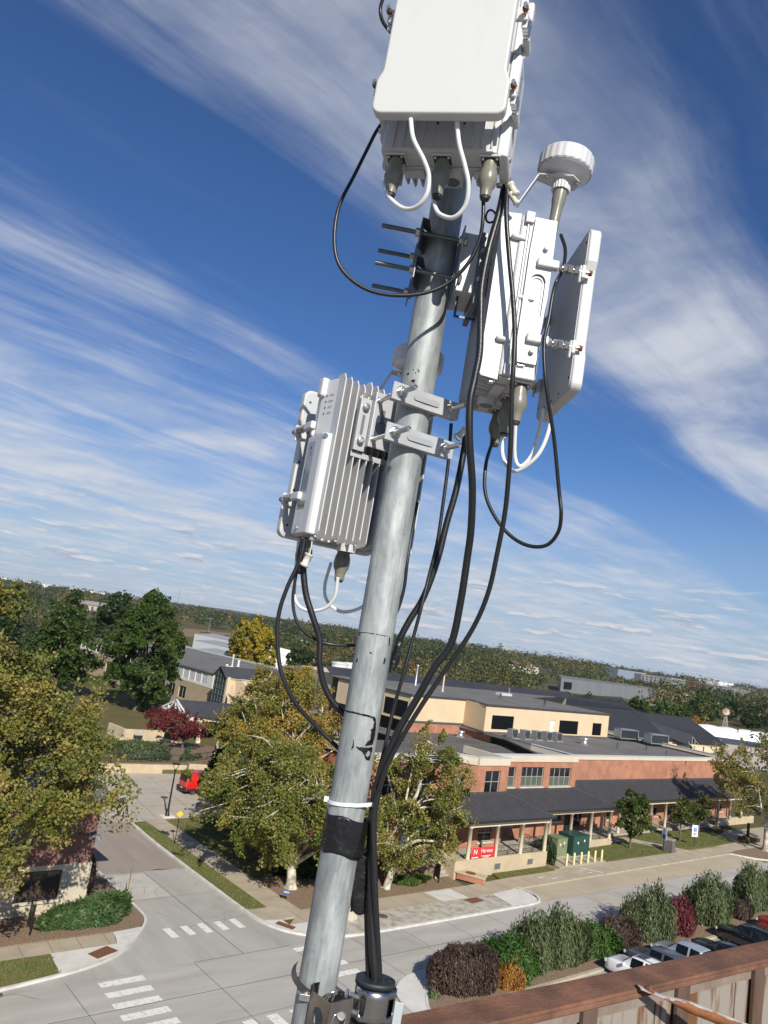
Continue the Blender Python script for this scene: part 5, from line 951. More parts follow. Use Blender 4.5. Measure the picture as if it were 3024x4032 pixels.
# ---- shrubs
def shrub(name, label, loc, rx, ry, h, n, ls, lm, seed, rz=0, upright=.9, elong=2.2, tint=(0, 1), group=None, spiky=.25, cat='shrub', arch=0.0, lump=.16):
    """many upright twigs with small leaves filling a lumpy mound"""
    rng = np.random.default_rng(seed); t = thing(name, label, cat, loc, rz, group=group); u = rng.uniform(0, 2 * pi, n); k = rng.uniform(0, 1, n) ** .42; z = rng.uniform(0, 1, n)
    lumps = 1 + lump * np.sin(3 * u + seed) + lump * .7 * np.sin(7 * u + 2 * seed); prof = np.sqrt(np.clip(1 - (np.abs(z - .42) / .62) ** 3.4, .06, 1))
    X = rx * k * prof * lumps * np.cos(u); Y = ry * k * prof * lumps * np.sin(u); top = h * (.86 + .14 * np.sin(X * 3.1 / max(rx, .5) + seed) * np.cos(Y * 2.7 / max(ry, .5))) * (1 + spiky * rng.uniform(-.3, 1, n) ** 5)
    P = np.column_stack([X, Y, np.clip(z, .03, 1) * top]); N = np.column_stack([np.cos(u), np.sin(u), rng.normal(0, .5, n)]) + rng.normal(0, .5, (n, 3)); N /= np.linalg.norm(N, axis=1)[:, None]
    A = np.column_stack([np.cos(u) * arch, np.sin(u) * arch, np.full(n, upright)]) + rng.normal(0, .35, (n, 3)); A -= N * (A * N).sum(1)[:, None]; A /= np.linalg.norm(A, axis=1)[:, None]; B = np.cross(N, A); s = ls * rng.uniform(.6, 1.4, n)[:, None]
    a = A * s * elong * .5; b = B * s * .42; q = np.stack([P - a, P - b, P + a, P + b], 1)
    cl = .5 + .5 * np.sin(P[:, 0] * 4.1 + 1.7 * seed) * np.cos(P[:, 1] * 3.7) * np.sin(P[:, 2] * 3.3 + seed); tv = np.clip(tint[0] + (tint[1] - tint[0]) * (.45 * cl + .55 * rng.uniform(0, 1, n)), 0, 1)
    tri_mesh('foliage', q.reshape(-1, 3), tv, lm, 4, t)
    b_ = MB()
    for i in range(9):
        a_ = rng.uniform(0, 2 * pi); r_ = rng.uniform(.1, .6); b_.tube([(0.06 * cos(a_), .06 * sin(a_), -.05), (rx * r_ * .5 * cos(a_), ry * r_ * .5 * sin(a_), h * .4), (rx * r_ * cos(a_), ry * r_ * sin(a_), h * .8)], [.035, .025, .01], 5)
    b_.build('stem', M_TWIG, t); return t
GB = 'shrubs along the parking lot'
shrub('purple_shrub', 'large rounded purple brown shrub nearest the mast', (40.3, 34.4, .12), 2.75, 1.8, 2.3, 19000, .10, L_PUR, 200, tint=(0, .9), elong=2.4, group=GB, spiky=.12, lump=.08)
shrub('orange_shrub', 'low orange brown shrub in front of the purple one', (43.4, 33.2, .12), 1.5, .9, 1.35, 6500, .09, L_ORG, 201, group=GB)
shrub('juniper_shrub', 'bright green arching juniper between the purple and olive shrubs', (44.9, 34.6, .12), 2.5, 1.9, 1.8, 13000, .13, L_BRT, 202, upright=.5, arch=.9, elong=3, group=GB, spiky=.4)
shrub('yew_shrub', 'olive green upright yew right beside the bright juniper', (47.9, 34.7, .12), 2.0, 1.6, 2.6, 15000, .11, L_OLV, 203, elong=3.2, spiky=.5, group=GB)
shrub('yew_shrub', 'olive green upright yew, second of the pair left of the white car', (50.5, 34.4, .12), 2.1, 1.6, 2.85, 16000, .11, L_OLV, 204, elong=3.2, spiky=.5, group=GB)
shrub('juniper_shrub', 'smaller bright green juniper behind the white car', (54.4, 34.3, .12), 2.2, 1.5, 1.8, 9000, .12, L_BRT, 205, upright=.5, arch=.9, elong=3, group=GB, spiky=.4)
shrub('purple_shrub', 'low purple grey shrub behind the grey pickup', (58.0, 34.7, .12), 2.4, 1.4, 1.85, 10000, .10, L_PUR, 206, tint=(.2, .8), group=GB)
shrub('yew_shrub', 'tall olive yew behind the silver pickup', (62.5, 34.7, .12), 2.75, 1.8, 3.0, 17000, .12, L_OLV, 207, elong=3.2, spiky=.5, group=GB)
shrub('crimson_shrub', 'crimson burning bush between two tall olive yews', (66.6, 34.5, .12), 2.6, 1.5, 2.3, 10000, .11, L_CRM, 208, group=GB)
shrub('yew_shrub', 'tall olive yew behind the black cars', (73.0, 34.8, .12), 3.3, 1.8, 3.0, 17000, .12, L_OLV, 209, elong=3.2, spiky=.5, group=GB)
shrub('purple_shrub', 'small dark brown shrub behind the black wagon', (77.4, 34.0, .12), 1.4, 1.1, 1.4, 4000, .12, L_PUR, 210, group=GB)
shrub('yew_shrub', 'tall olive yew at the right edge near the red car', (83.0, 35.0, .12), 3.2, 1.8, 3.2, 15000, .13, L_OLV, 211, elong=3.2, spiky=.5, group=GB)
shrub('sage_plant', 'tiny pale green plant in the bare bed corner', (37.3, 33.9, .12), .35, .3, .5, 260, .09, leafmat('sage_leaf', [(.12, .17, .07), (.2, .25, .12)]), 212)
shrub('juniper_shrub', 'wide spreading dark green juniper at the left street corner', (22.6, 51.0, .1), 3.1, 1.25, 1.25, 15000, .15, L_JUN, 213, rz=radians(14), upright=.35, arch=1.1, elong=3.2, spiky=.3)
shrub('purple_shrub', 'tall loose purple green shrub beside the dark brick corner', (24.1, 57.4, .1), .9, 1.8, 2.3, 3500, .15, L_PUR, 214, tint=(.3, 1))
shrub('laurel_shrub', 'dark leafy shrub between the porch wall and the utility boxes', (70.9, 51.4, .1), 1.0, 1.3, 2.3, 5000, .13, L_DRK, 215)
shrub('laurel_shrub', 'low dark shrub under the porch railing behind the utility boxes', (72.4, 53.4, .1), 2.0, .5, 1.4, 4000, .13, L_DRK, 216)
shrub('grass_clump', 'tawny ornamental grass round the black bollard light', (114.6, 49.9, .1), 2.2, 1.0, .6, 2500, .12, leafmat('tawny_grass', [(.12, .09, .04), (.2, .16, .08), (.10, .11, .04)]), 217)
shrub('hedge', 'long grey green hedge above the plaza wall', (45.6, 98.4, .9), 4.6, 1.9, 1.7, 9000, .16, L_OLV, 218, rz=radians(-8), cat='hedge', tint=(0, .7))
shrub('hedge', 'paler low shrubs in front of the long hedge', (45.3, 95.2, .9), 3.8, 1.1, 1.0, 4500, .15, leafmat('sage_hedge', [(.06, .09, .04), (.10, .13, .06), (.14, .17, .09)]), 219, rz=radians(-5), cat='hedge')
for k, (x, y) in enumerate(((52.3, 97.4), (50.4, 94.6), (53.3, 96.0), (51.7, 95.0))):
    shrub('bed_plant', ['small conical blue green shrub in the mulch by the ramp', 'low round shrub behind the railing left', 'low round shrub behind the railing right', 'low round shrub in the middle of the railing'][k], (x, y, .95), .45, .45, 1.3 if k == 0 else .7, 700, .11, L_JUN, 220 + k, cat='plant')
shrub('shade_shrub', 'dark evergreen ground cover under the corner sycamore', (43.0, 55.0, .1), 3.2, 1.6, 1.2, 7000, .17, L_DRK, 226)
shrub('shade_shrub', 'green low plants at the foot of the pale limbed sycamore', (50.8, 50.6, .1), 2.2, .9, .45, 3000, .13, L_GRN, 227)
shrub('shade_shrub', 'dark red leafed shrub against the brick beside the mast', (48.6, 54.6, .1), 1.6, 1.0, 1.9, 3500, .17, L_PUR, 228, tint=(.0, .6))

# ---- the woods that fill the distance: one mass
def woods():
    rng = np.random.default_rng(77); V = []; T = []
    hd = HEAD
    def ok(x, y):
        # clearings: buildings, field, greenhouses, streets
        for (x0, y0, x1, y1) in ((60, 100, 230, 215), (108, 200, 215, 440), (225, 460, 530, 735), (420, 250, 700, 400), (230, 60, 420, 190), (238, 620, 380, 690), (690, 560, 790, 600)):
            if x0 < x < x1 and y0 < y < y1: return False
        return True
    def put(x, y, H, R, n, s, tint):
        d = rng.normal(0, 1, (n, 3)); d /= np.linalg.norm(d, axis=1)[:, None]; d *= rng.uniform(.6, 1.05, (n, 1)); d[:, 2] = np.abs(d[:, 2]) * 1.25 - .25
        lump = 1 + .25 * np.sin(d[:, 0] * 5 + x) * np.cos(d[:, 1] * 5 + y)
        P = np.column_stack([x + d[:, 0] * R * lump, y + d[:, 1] * R * lump, H * .42 + d[:, 2] * H * .58 * lump]); V.append(leaf_quads(P, s * rng.uniform(.6, 1.3, n), rng, .5, 1.1, d * 2.2)); T.append(np.clip(tint + rng.normal(0, .022, n), 0, 1))
    for r0, r1, cnt, n, s, H in ((230, 420, 300, 420, .85, 12), (420, 750, 620, 300, 1.25, 13.5), (750, 1300, 900, 170, 2.0, 15), (1300, 2400, 1200, 90, 3.4, 16.5), (2400, 4600, 1200, 40, 7, 18)):
        for _ in range(cnt):
            a = hd + rng.uniform(-.62, .62); r = sqrt(rng.uniform(r0 * r0, r1 * r1)); x, y = r * cos(a), r * sin(a)
            if not ok(x, y): continue
            side = (a - hd)
            deg = math.degrees(a)
            cut = 1.0
            if 22.0 < deg < 33.5 and 560 < r < 1480: cut = .42 if r > 760 else .6
            if 29.5 < deg < 37.5 and r < 560: continue
            if 29.5 < deg < 37.5 and r < 700: cut = min(cut, .5)
            if 36.6 < deg < 40.4 and 520 < r < 960: cut = .36
            if 36.9 < deg < 40.0 and 690 < r < 965: continue
            if 56.5 < deg < 67 and r < 640: cut = .4
            if 67 <= deg < 73.5 and r < 880: cut = .5
            if 59 < deg < 71 and r < 690: cut = min(cut, .5)
            tv = rng.choice([.05, .15, .25, .38, .5, .62, .78, .97], p=[.2, .22, .2, .15, .1, .07, .04, .02]); h = cut * H * rng.uniform(.55, 1.42) * (1 + (.18 if side < .1 and r > 420 else 0)); 
            if r1 > 1000 and side < -.12: h *= 1.12
            patch = .5 + .5 * sin(x * .011 + 1.3) * cos(y * .009 + x * .004); tv = min(1, tv * .6 + (.40 if patch > .72 and rng.random() < .6 else .12) * rng.uniform(.4, 1.2)); put(x, y, h, h * rng.uniform(.48, .75), n, s, tv)
    v = np.concatenate(V).reshape(-1, 3); t = np.concatenate(T)
    tag(tri_mesh('woodland', v, t, L_WOOD, 4), 'mixed green, olive and rusty autumn woodland filling the distance to the skyline', 'woodland', kind='stuff')
woods()

# ================================================================ vehicles and street things
def paint(name, c, rough=.28, metal=.0): return mat(name, c, rough, metal, coat=.6, spec=.5, var=.04, vscale=2)
M_cg = mat('car_glass', (.006, .007, .009), .07, spec=.3); M_tyre = mat('tyre', (.02, .02, .02), .85); M_rim = mat('rim', (.42, .43, .44), .35, .8); M_rimd = mat('rim_dark', (.06, .06, .065), .4, .6); M_trim = mat('black_trim', (.015, .015, .016), .6); M_lamp = mat('lamp_clear', (.55, .56, .55), .15, .2); M_tail = mat('lamp_red', (.25, .01, .01), .2, coat=.5)
M_chr = mat('chrome', (.7, .7, .7), .12, 1.0)
def car(name, label, loc, rz, stations, M, wheels, wr=.37, cat='car', rim=None, clad=None, group=None, extras=()):
    """stations: (y, bottom, belt, top, half width at body, half width at roof); the loft becomes body and glass; y runs to the nose"""
    t = thing(name, label, cat, loc, rz, group=group); n = len(stations); L_ = []
    for (y, zb, be, zt, wb, wt) in stations:
        cab = zt - be > .12
        L_.append([(wb * .90, y, zb), (wb * .985, y, zb + .12), (wb, y, zb + (be - zb) * .55), (wb * .985, y, be - .07), (wb * .95, y, be), (wt, y, zt - (.05 if cab else .012)), (wt * .90, y, zt), (wt * .45, y, zt + .022), (0, y, zt + .03)])
    loops = [l + [(-x, y, z) for x, y, z in l[-2::-1]] for l in L_]; K = len(loops[0])
    body = MB(); glass = MB(); vs = [v for l in loops for v in l]; fs = []; gq = []
    for i in range(n - 1):
        c0, c1 = stations[i][3] - stations[i][2] > .12, stations[i + 1][3] - stations[i + 1][2] > .12; jump = c0 != c1
        for k in range(K - 1):
            q = (i * K + k, i * K + k + 1, (i + 1) * K + k + 1, (i + 1) * K + k); fs.append(q)
            kk = min(k, K - 2 - k)
            if (kk == 4 and c0 and c1 and 'p' not in extras_at(extras, i)) or (jump and kk in (5, 6, 7) and 's' not in extras_at(extras, i)): gq.append(q)
    body.add(vs, fs, True); body.add(loops[0], [tuple(range(K))]); body.add(loops[-1], [tuple(range(K))[::-1]]); b = body.build('body', M, t)
    bm = bmesh.new(); bm.from_mesh(b.data); bmesh.ops.remove_doubles(bm, verts=bm.verts, dist=1e-5); bmesh.ops.recalc_face_normals(bm, faces=bm.faces); bm.to_mesh(b.data); bm.free()
    for q in gq:
        P = [Vector(vs[i]) for i in q]; nn = (P[2] - P[0]).cross(P[3] - P[1]).normalized(); cen = sum(P, Vector()) / 4
        nn = nn if nn.dot(cen - Vector((0, cen.y, .9))) > 0 else -nn; P = [cen + (p - cen) * .975 + nn * .012 for p in P]; g = MB(); g.face(*P); g.build('window', M_cg, t)
    for (wx, wy) in wheels:
        for s in (-1, 1):
            x = s * wx; w = MB(); w.lathe((x - s * .2, wy, wr), (s, 0, 0), [(0, wr * .7), (.02, wr * .96), (.07, wr), (.16, wr), (.21, wr * .95), (.23, wr * .68)], 24); wo = w.build('wheel', M_tyre, t)
            r = MB(); r.lathe((x + s * .022, wy, wr), (s, 0, 0), [(0, wr * .66), (.008, wr * .62)], 20); r.build('rim_back', M_trim, wo); r = MB()
            for a in range(6): an = a * pi / 3; r.bar((x + s * .035, wy + .05 * cos(an), wr + .05 * sin(an)), (x + s * .035, wy + wr * .62 * cos(an), wr + wr * .62 * sin(an)), .03, .055, (1, 0, 0))
            r.lathe((x + s * .02, wy, wr), (s, 0, 0), [(0, .06), (.03, .05)], 10); r.lathe((x + s * .026, wy, wr), (s, 0, 0), [(0, wr * .68), (.014, wr * .68), (.014, wr * .60), (0, wr * .60)], 24, close=False); r.build('rim', rim or M_rim, wo)
            a_ = MB(); pr = []; 
            vs2 = []; 
            for a in range(13):
                an = pi * a / 12 - .12 + .24 * 0; vs2 += [(x + s * .016, wy + (wr + .05) * cos(an), wr + (wr + .05) * sin(an)), (x + s * .016, wy + (wr + .12) * cos(an), wr + (wr + .12) * sin(an)), (x - s * .12, wy + (wr + .05) * cos(an), wr + (wr + .05) * sin(an))]
            a_.add(vs2, [(i * 3, i * 3 + 1, i * 3 + 4, i * 3 + 3) for i in range(12)] + [(i * 3, i * 3 + 3, i * 3 + 5, i * 3 + 2) for i in range(12)]); a_.build('wheel_arch', clad or M_trim, t)
    return t
def extras_at(ex, i): return [e[0] for e in ex if e[1] == i]
def carbits(t, M, nose, tail, wb, belt, hood, mirror_y, bw=.93, roof=None, rails=None, sun=None):
    for s in (-1, 1):
        h = MB(); h.box((s * (wb - .42), nose - .16, hood - .34), (s * (wb - .02), nose - .02, hood - .14)); h.build('headlight', M_lamp, t, bevel=.03)
        m = MB(); m.box((s * (wb + .02), mirror_y - .1, belt - .02), (s * (wb + .24), mirror_y + .06, belt + .17)); m.build('mirror', M, t, bevel=.04)
        l = MB(); l.box((s * (wb - .16), tail - .02, belt - .25), (s * (wb - .01), tail + .12, belt + .08)); l.build('tail_light', M_tail, t, bevel=.02)
        for hy_ in (mirror_y - .75, mirror_y - 1.7): d = MB(); d.box((s * (wb - .015), hy_ - .1, belt - .16), (s * (wb + .03), hy_ + .1, belt - .12)); d.build('door_handle', M_chr, t)
    g = MB(); g.box((-wb + .45, nose - .08, hood - .42), (wb - .45, nose + .015, hood - .12)); g.build('grille', M_trim, t)
    if rails:
        for s in (-1, 1): r = MB(); r.tube([(s * rails[0], rails[1], roof + .01), (s * rails[0], rails[1] - .12, roof + .08), (s * rails[0], rails[2] + .12, roof + .08), (s * rails[0], rails[2], roof + .01)], .022, 6); r.build('roof_rail', M_trim, t)
    if sun: s_ = MB(); s_.box((-.42, sun - .62, roof + .02), (.42, sun, roof + .042)); s_.build('sunroof', M_cg, t)
CG = 'cars nose in to the shrubs'
def suv(label, x, y, M, rz=0, name='parked_car', **k):
    st_ = [(2.36, .42, .80, .86, .72, .66), (2.28, .34, .92, .98, .86, .78), (1.9, .30, 1.04, 1.10, .93, .80), (1.05, .28, 1.10, 1.16, .95, .76), (.42, .28, 1.12, 1.72, .95, .66), (.36, .28, 1.12, 1.75, .95, .68), (-.55, .28, 1.13, 1.80, .95, .70), (-.68, .28, 1.13, 1.80, .95, .70), (-1.45, .28, 1.14, 1.78, .95, .69), (-1.6, .28, 1.15, 1.77, .95, .69), (-2.1, .30, 1.16, 1.72, .94, .67), (-2.3, .34, 1.12, 1.18, .92, .72), (-2.42, .42, .86, .92, .84, .72)]
    t = car(name, label, (x, y, 0), rz, st_, M, ((.83, 1.42), (.83, -1.4)), .39, group=CG, extras=(('p', 4), ('p', 6), ('p', 8), ('p', 10)), **k); return t
W1 = paint('paint_white', (.80, .80, .79)); t = suv('white off roader with sunroof and black wheels, nearest the mast', 53.15, 29.7, W1, rim=M_rimd, clad=W1); carbits(t, W1, 2.36, -2.4, .95, 1.12, 1.1, .75, roof=1.80, rails=(.62, .2, -1.9), sun=.2)
def pickup(label, x, y, M, cap=False):
    st_ = [(2.9, .45, .88, .94, .74, .68), (2.82, .38, 1.02, 1.08, .90, .82), (2.4, .34, 1.12, 1.18, .97, .84), (1.5, .32, 1.17, 1.22, .98, .80), (.95, .32, 1.19, 1.80, .98, .68), (.88, .32, 1.19, 1.83, .98, .70), (-.02, .32, 1.2, 1.87, .98, .72), (-.16, .32, 1.2, 1.87, .98, .72), (-.85, .32, 1.2, 1.85, .98, .71), (-1.0, .32, 1.2, 1.80, .98, .69), (-1.02, .32, 1.12, 1.17, .98, .90), (-2.8, .36, 1.12, 1.17, .97, .90), (-2.9, .42, 1.0, 1.06, .95, .88)]
    t = car('parked_pickup', label, (x, y, 0), 0, st_, M, ((.86, 1.75), (.86, -1.75)), .40, cat='pickup truck', group=CG, extras=(('p', 4), ('p', 6), ('p', 8), ('s', 8))); carbits(t, M, 2.9, -2.86, .98, 1.19, 1.18, 1.3)
    b = MB(); b.box((-.78, -2.72, 1.2), (.78, -1.12, 1.206)); b.build('bed', M_trim, t)
    s = MB(); s.box((-.12, -1.06, 1.72), (.12, -1.0, 1.77)); s.build('brake_light', M_tail, t); return t
pickup('dark grey pickup beside the white off roader', 56.0, 29.4, paint('paint_grey', (.10, .105, .11), .32, .4)); pickup('silver blue pickup between the dark grey one and a black coupe', 59.4, 29.25, paint('paint_silver', (.40, .44, .50), .3, .4))
def sedan(label, x, y, M):
    st_ = [(2.4, .35, .66, .70, .70, .64), (2.32, .26, .76, .80, .84, .76), (1.9, .22, .86, .90, .91, .78), (1.05, .20, .93, .97, .93, .76), (.3, .20, .96, 1.36, .93, .60), (.15, .20, .96, 1.39, .93, .62), (-.5, .20, .97, 1.42, .93, .63), (-.58, .20, .97, 1.42, .93, .63), (-1.2, .20, .98, 1.34, .93, .60), (-1.5, .20, .98, 1.22, .93, .58), (-2.0, .24, .98, 1.02, .91, .70), (-2.38, .34, .86, .92, .84, .70)]
    t = car('parked_car', label, (x, y, 0), 0, st_, M, ((.82, 1.38), (.82, -1.38)), .35, group=CG, extras=(('p', 4), ('p', 6), ('p', 8))); carbits(t, M, 2.4, -2.36, .93, .96, .9, .6); return t
BK = paint('paint_black', (.006, .006, .007), .2); sedan('black coupe with an arched roof right of the silver pickup', 64.4, 29.3, BK)
t = suv('black wagon with roof rails near the right edge', 69.9, 29.9, BK, rim=M_rimd); carbits(t, BK, 2.36, -2.4, .95, 1.12, 1.1, .75, roof=1.8, rails=(.62, .2, -1.9))
RD = paint('paint_dark_red', (.22, .012, .014), .25); t = suv('dark red car with bright rims at the right edge', 76.9, 29.6, RD); carbits(t, RD, 2.36, -2.4, .95, 1.12, 1.1, .75, roof=1.8)
# red van in the plaza
RV = paint('paint_red', (.55, .012, .012), .3)
st_ = [(2.9, .55, .95, 1.0, .80, .74), (2.75, .45, 1.15, 1.22, .95, .86), (2.1, .42, 1.32, 1.40, 1.0, .86), (1.45, .40, 1.36, 2.15, 1.0, .84), (1.3, .40, 1.36, 2.28, 1.0, .86), (.45, .40, 1.36, 2.36, 1.0, .88), (.35, .40, 1.36, 2.36, 1.0, .88), (-2.5, .42, 1.36, 2.34, 1.0, .88), (-2.62, .45, 1.34, 2.30, .98, .86)]
t = car('red_van', 'bright red panel van parked in the plaza behind the lamp', (46.9, 82.2, 0), -pi / 2, st_, RV, ((.9, 1.75), (.9, -1.65)), .36, cat='van', extras=(('p', 5), ('p', 6), ('p', 7), ('p', 3)))
for s in (-1, 1): w = MB(); w.box((s * .06, -2.66, 1.38), (s * .78, -2.63, 2.0)); w.build('rear_window', M_cg, t); l = MB(); l.box((s * .82, -2.66, .95), (s * .97, -2.62, 1.45)); l.build('tail_light', mat('van_lamp', (.5, .12, .1), .2), t)
b = MB(); b.box((-.98, -2.72, .38), (.98, -2.58, .78)); b.build('bumper', M_trim, t); b = MB(); b.box((-.25, -2.735, .62), (.25, -2.722, .76)); b.build('number_plate', M_lamp, t); b = MB(); b.box((-1.015, -2.5, .42), (-1.0, 2.2, .72)); b.box((1.0, -2.5, .42), (1.015, 2.2, .72)); b.build('side_cladding', M_trim, t); b = MB(); b.box((-1.012, -1.2, 1.5), (-1.0, -.2, 2.0)); b.box((1.0, -1.2, 1.5), (1.012, -.2, 2.0)); b.build('side_window', M_cg, t)
t = sedan('white car parked behind the corner sycamore, seen through its leaves', 52.5, 78.5, W1); t['group'] = 'cars behind the sycamores'; t.rotation_euler = (0, 0, -pi / 2); t = sedan('black car parked behind the corner sycamore, seen through its leaves', 48.0, 73.6, BK); t['group'] = 'cars behind the sycamores'; t.rotation_euler = (0, 0, -pi / 2 + .1)

# street lamp
M_blk = mat('black_metal', (.014, .014, .015), .45, .3)
t = thing('street_lamp', 'tall black street lamp standing at the edge of the plaza', 'street lamp', (38.4, 73.3, .02)); MB().lathe((0, 0, .12), (0, 0, 1), [(0, .24), (.12, .24), (.2, .16), (.6, .13), (.7, .10), (4.3, .065)], 14).build('pole', M_blk, t); MB().box((-.65, -.5, 0), (.65, .5, .12)).build('footing', M_white, t)
h = MB(); h.lathe((0, 0, 4.42), (0, 0, 1), [(0, .1), (.14, .14), (.2, .06)], 12)
for a in range(4): c_, s_ = cos(a * pi / 2 + .4), sin(a * pi / 2 + .4); h.tube([(c_ * .07, s_ * .07, 4.55), (c_ * .32, s_ * .32, 4.85), (c_ * .36, s_ * .36, 5.12)], .02, 6)
h.build('lantern_frame', M_blk, t); MB().lathe((0, 0, 5.1), (0, 0, 1), [(0, .42), (.05, .42), (.10, .2), (.14, .05)], 18).build('lantern_cap', M_blk, t)
# signs
def post(par, h, r=.035, m=None): return MB().cyl((0, 0, 0), (0, 0, h), r, n=8).build('post', m or M_blk, par)
M_sw = mat('sign_white', (.80, .81, .81), .5); M_sb = mat('sign_blue', (.03, .11, .36), .5); M_sy = mat('sign_yellow', (.70, .48, .03), .5); M_sr = mat('sign_red', (.50, .015, .02), .45)
def sign_M(z): return axes((0, 0, z), (.84, -.54, 0), (0, 0, 1), (-.54, -.84, 0))
def symbol(par, m, z, s):
    """wheelchair symbol: head, back, seat, leg and wheel ring, on the plate face"""
    b = MB(); b.M = sign_M(z) @ Matrix.Diagonal((s, s, 1, 1)); b.lathe((-.05, .42, .028), (0, 0, 1), [(0, .075), (.002, .075)], 12); b.add([(-.09, .32, .03), (-.01, .32, .03), (.02, -.02, .03), (-.06, -.02, .03)], [(0, 1, 2, 3)]); b.add([(-.03, .17, .031), (.17, .17, .031), (.17, .11, .031), (-.03, .11, .031)], [(0, 1, 2, 3)]); b.add([(-.06, -.02, .031), (.2, -.02, .031), (.2, .05, .031), (-.06, .05, .031)], [(0, 1, 2, 3)]); b.add([(.13, 0, .032), (.2, 0, .032), (.3, -.3, .032), (.22, -.3, .032)], [(0, 1, 2, 3)])
    v = []
    for i in range(15): a = radians(110 + 240 * i / 14); v += [(.3 * cos(a), -.12 + .3 * sin(a), .03), (.235 * cos(a), -.12 + .235 * sin(a), .03)]
    b.add(v, [(i * 2, i * 2 + 2, i * 2 + 3, i * 2 + 1) for i in range(14)]); return b.build('symbol', m, par)
t = thing('parking_sign', 'white sign with a blue wheelchair mark on the lawn between the small trees', 'sign', (100.6, 50.5, .1)); post(t, 2.0)
p = MB(); p.M = sign_M(1.9); p.box((-.40, -.72, .0), (.40, .72, .025)); p.build('plate', M_sw, t, bevel=.01)
p = MB(); p.M = sign_M(2.05); p.box((-.22, -.22, .026), (.22, .22, .032)); p_ = p.build('symbol_panel', M_sb, t); b = symbol(t, M_sw, 2.04, .36); b.location = Vector((-.54, -.84, 0)) * .012
pr_ = MB(); pr_.M = sign_M(1.52); pr_.box((-.3, .05, .026), (.3, .13, .029)); pr_.box((-.24, -.1, .026), (.24, -.02, .029)); build_each(pr_, 'small_print', M_sb, t)
t = thing('parking_sign', 'narrow white sign seen almost edge on beside the litter bin', 'sign', (92.5, 50.2, .1)); post(t, 2.6); p = MB(); p.M = axes((0, 0, 2.05), (.30, .95, 0), (0, 0, 1), (.95, -.30, 0)) ; p.box((-.4, -.75, -.012), (.4, .75, .012)); p.build('plate', M_sw, t, bevel=.008); p = MB(); p.M = axes((-.02, 0, 1.75), (.30, .95, 0), (0, 0, 1), (.95, -.30, 0)); p.box((-.25, -.25, -.02), (.25, .25, .02)); p.build('symbol_panel', M_sb, t)
t = thing('litter_bin', 'square grey slatted litter bin beside the footpath', 'litter bin', (93.4, 50.0, .1), radians(10)); b = MB()
for k in range(7):
    a = -.5 + k / 6; b.box((a - .06, -.56, .05), (a + .06, -.5, 1.35)); b.box((a - .06, .5, .05), (a + .06, .56, 1.35)); b.box((-.56, a - .06, .05), (-.5, a + .06, 1.35)); b.box((.5, a - .06, .05), (.56, a + .06, 1.35))
b.build('slat_cage', mat('bin_grey', (.17, .155, .15), .8, var=.3, vscale=5), t); MB().box((-.48, -.48, .04), (.48, .48, 1.3)).build('liner', M_trim, t); MB().box((-.6, -.6, 1.36), (.6, .6, 1.5)).build('lid', mat('bin_lid', (.32, .28, .23), .8, var=.2), t, bevel=.03)
t = thing('bollard_light', 'short black bollard light in the tawny grass by the footpath', 'bollard light', (115.4, 50.3, .1)); MB().lathe((0, 0, 0), (0, 0, 1), [(0, .2), (2.0, .18)], 12).build('post', M_blk, t); MB().lathe((0, 0, 2.0), (0, 0, 1), [(0, .19), (.25, .19), (.32, .1)], 12).build('head', M_trim, t)
BG = 'yellow bollards before the utility boxes'; bp = None; nm = ['first cream bollard from the porch side', 'second cream bollard from the porch side', 'third cream bollard, left of the middle', 'fourth cream bollard, right of the middle', 'fifth cream bollard, next to last', 'last cream bollard by the lawn']
for k in range(6):
    x = 72.3 + 1.26 * k
    if bp is None:
        bp = thing('bollard', 'b', 'bollard', (x, 49.72, .12), group=BG); MB().lathe((0, 0, 0), (0, 0, 1), [(0, .115), (1.15, .115), (1.19, .10), (1.21, .05)], 14).build('post', mat('bollard_cream', (.74, .66, .33), .6, var=.15, vscale=4), bp); MB().lathe((0, 0, -.02), (0, 0, 1), [(0, .17), (.05, .16)], 14).build('footing', M_deck, bp); o = bp
    else: o = dup(bp); o.location = (x, 49.72 - .01 * k, .12)
    o['label'] = nm[k] + ' in the row'
def cabinet(name, lab, x, y, w, d, h, m, rz=0):
    t = thing(name, lab, 'utility box', (x, y, .13), rz, group='green utility boxes by the porch'); MB().box((-w / 2, -d / 2, .05), (w / 2, d / 2, h)).build('casing', m, t, bevel=.02); MB().box((-w / 2 - .04, -d / 2 - .05, h), (w / 2 + .04, d / 2 + .04, h + .07)).build('lid', m, t, bevel=.02); MB().box((-w / 2 - .1, -d / 2 - .1, -.02), (w / 2 + .1, d / 2 + .1, .05)).build('footing', M_deck, t)
    s = MB(); s.box((-.008, -d / 2 - .004, .1), (.008, -d / 2, h - .05)); s.build('door_seam', M_trim, t)
    for sx, z in ((-.35, .62), (.3, .7)): MB().box((sx * w * .6 - .12, -d / 2 - .012, z * h), (sx * w * .6 + .1, -d / 2 - .003, z * h + .24)).build('warning_label', mat('label_cream', (.7, .66, .5), .6), t)
    MB().box((.06, -d / 2 - .05, h * .52), (.14, -d / 2, h * .62)).build('handle', M_dframe, t); return t
cabinet('utility_box', 'smaller pale olive green utility box beside the porch shrubs', 74.7, 52.9, 1.75, 1.6, 1.85, mat('olive_paint', (.20, .235, .13), .5, var=.12, vscale=2)); cabinet('utility_box', 'bigger dark green transformer box right of the olive one', 77.7, 52.8, 3.0, 2.1, 2.05, mat('dark_green_paint', (.022, .07, .055), .45, var=.15, vscale=2))
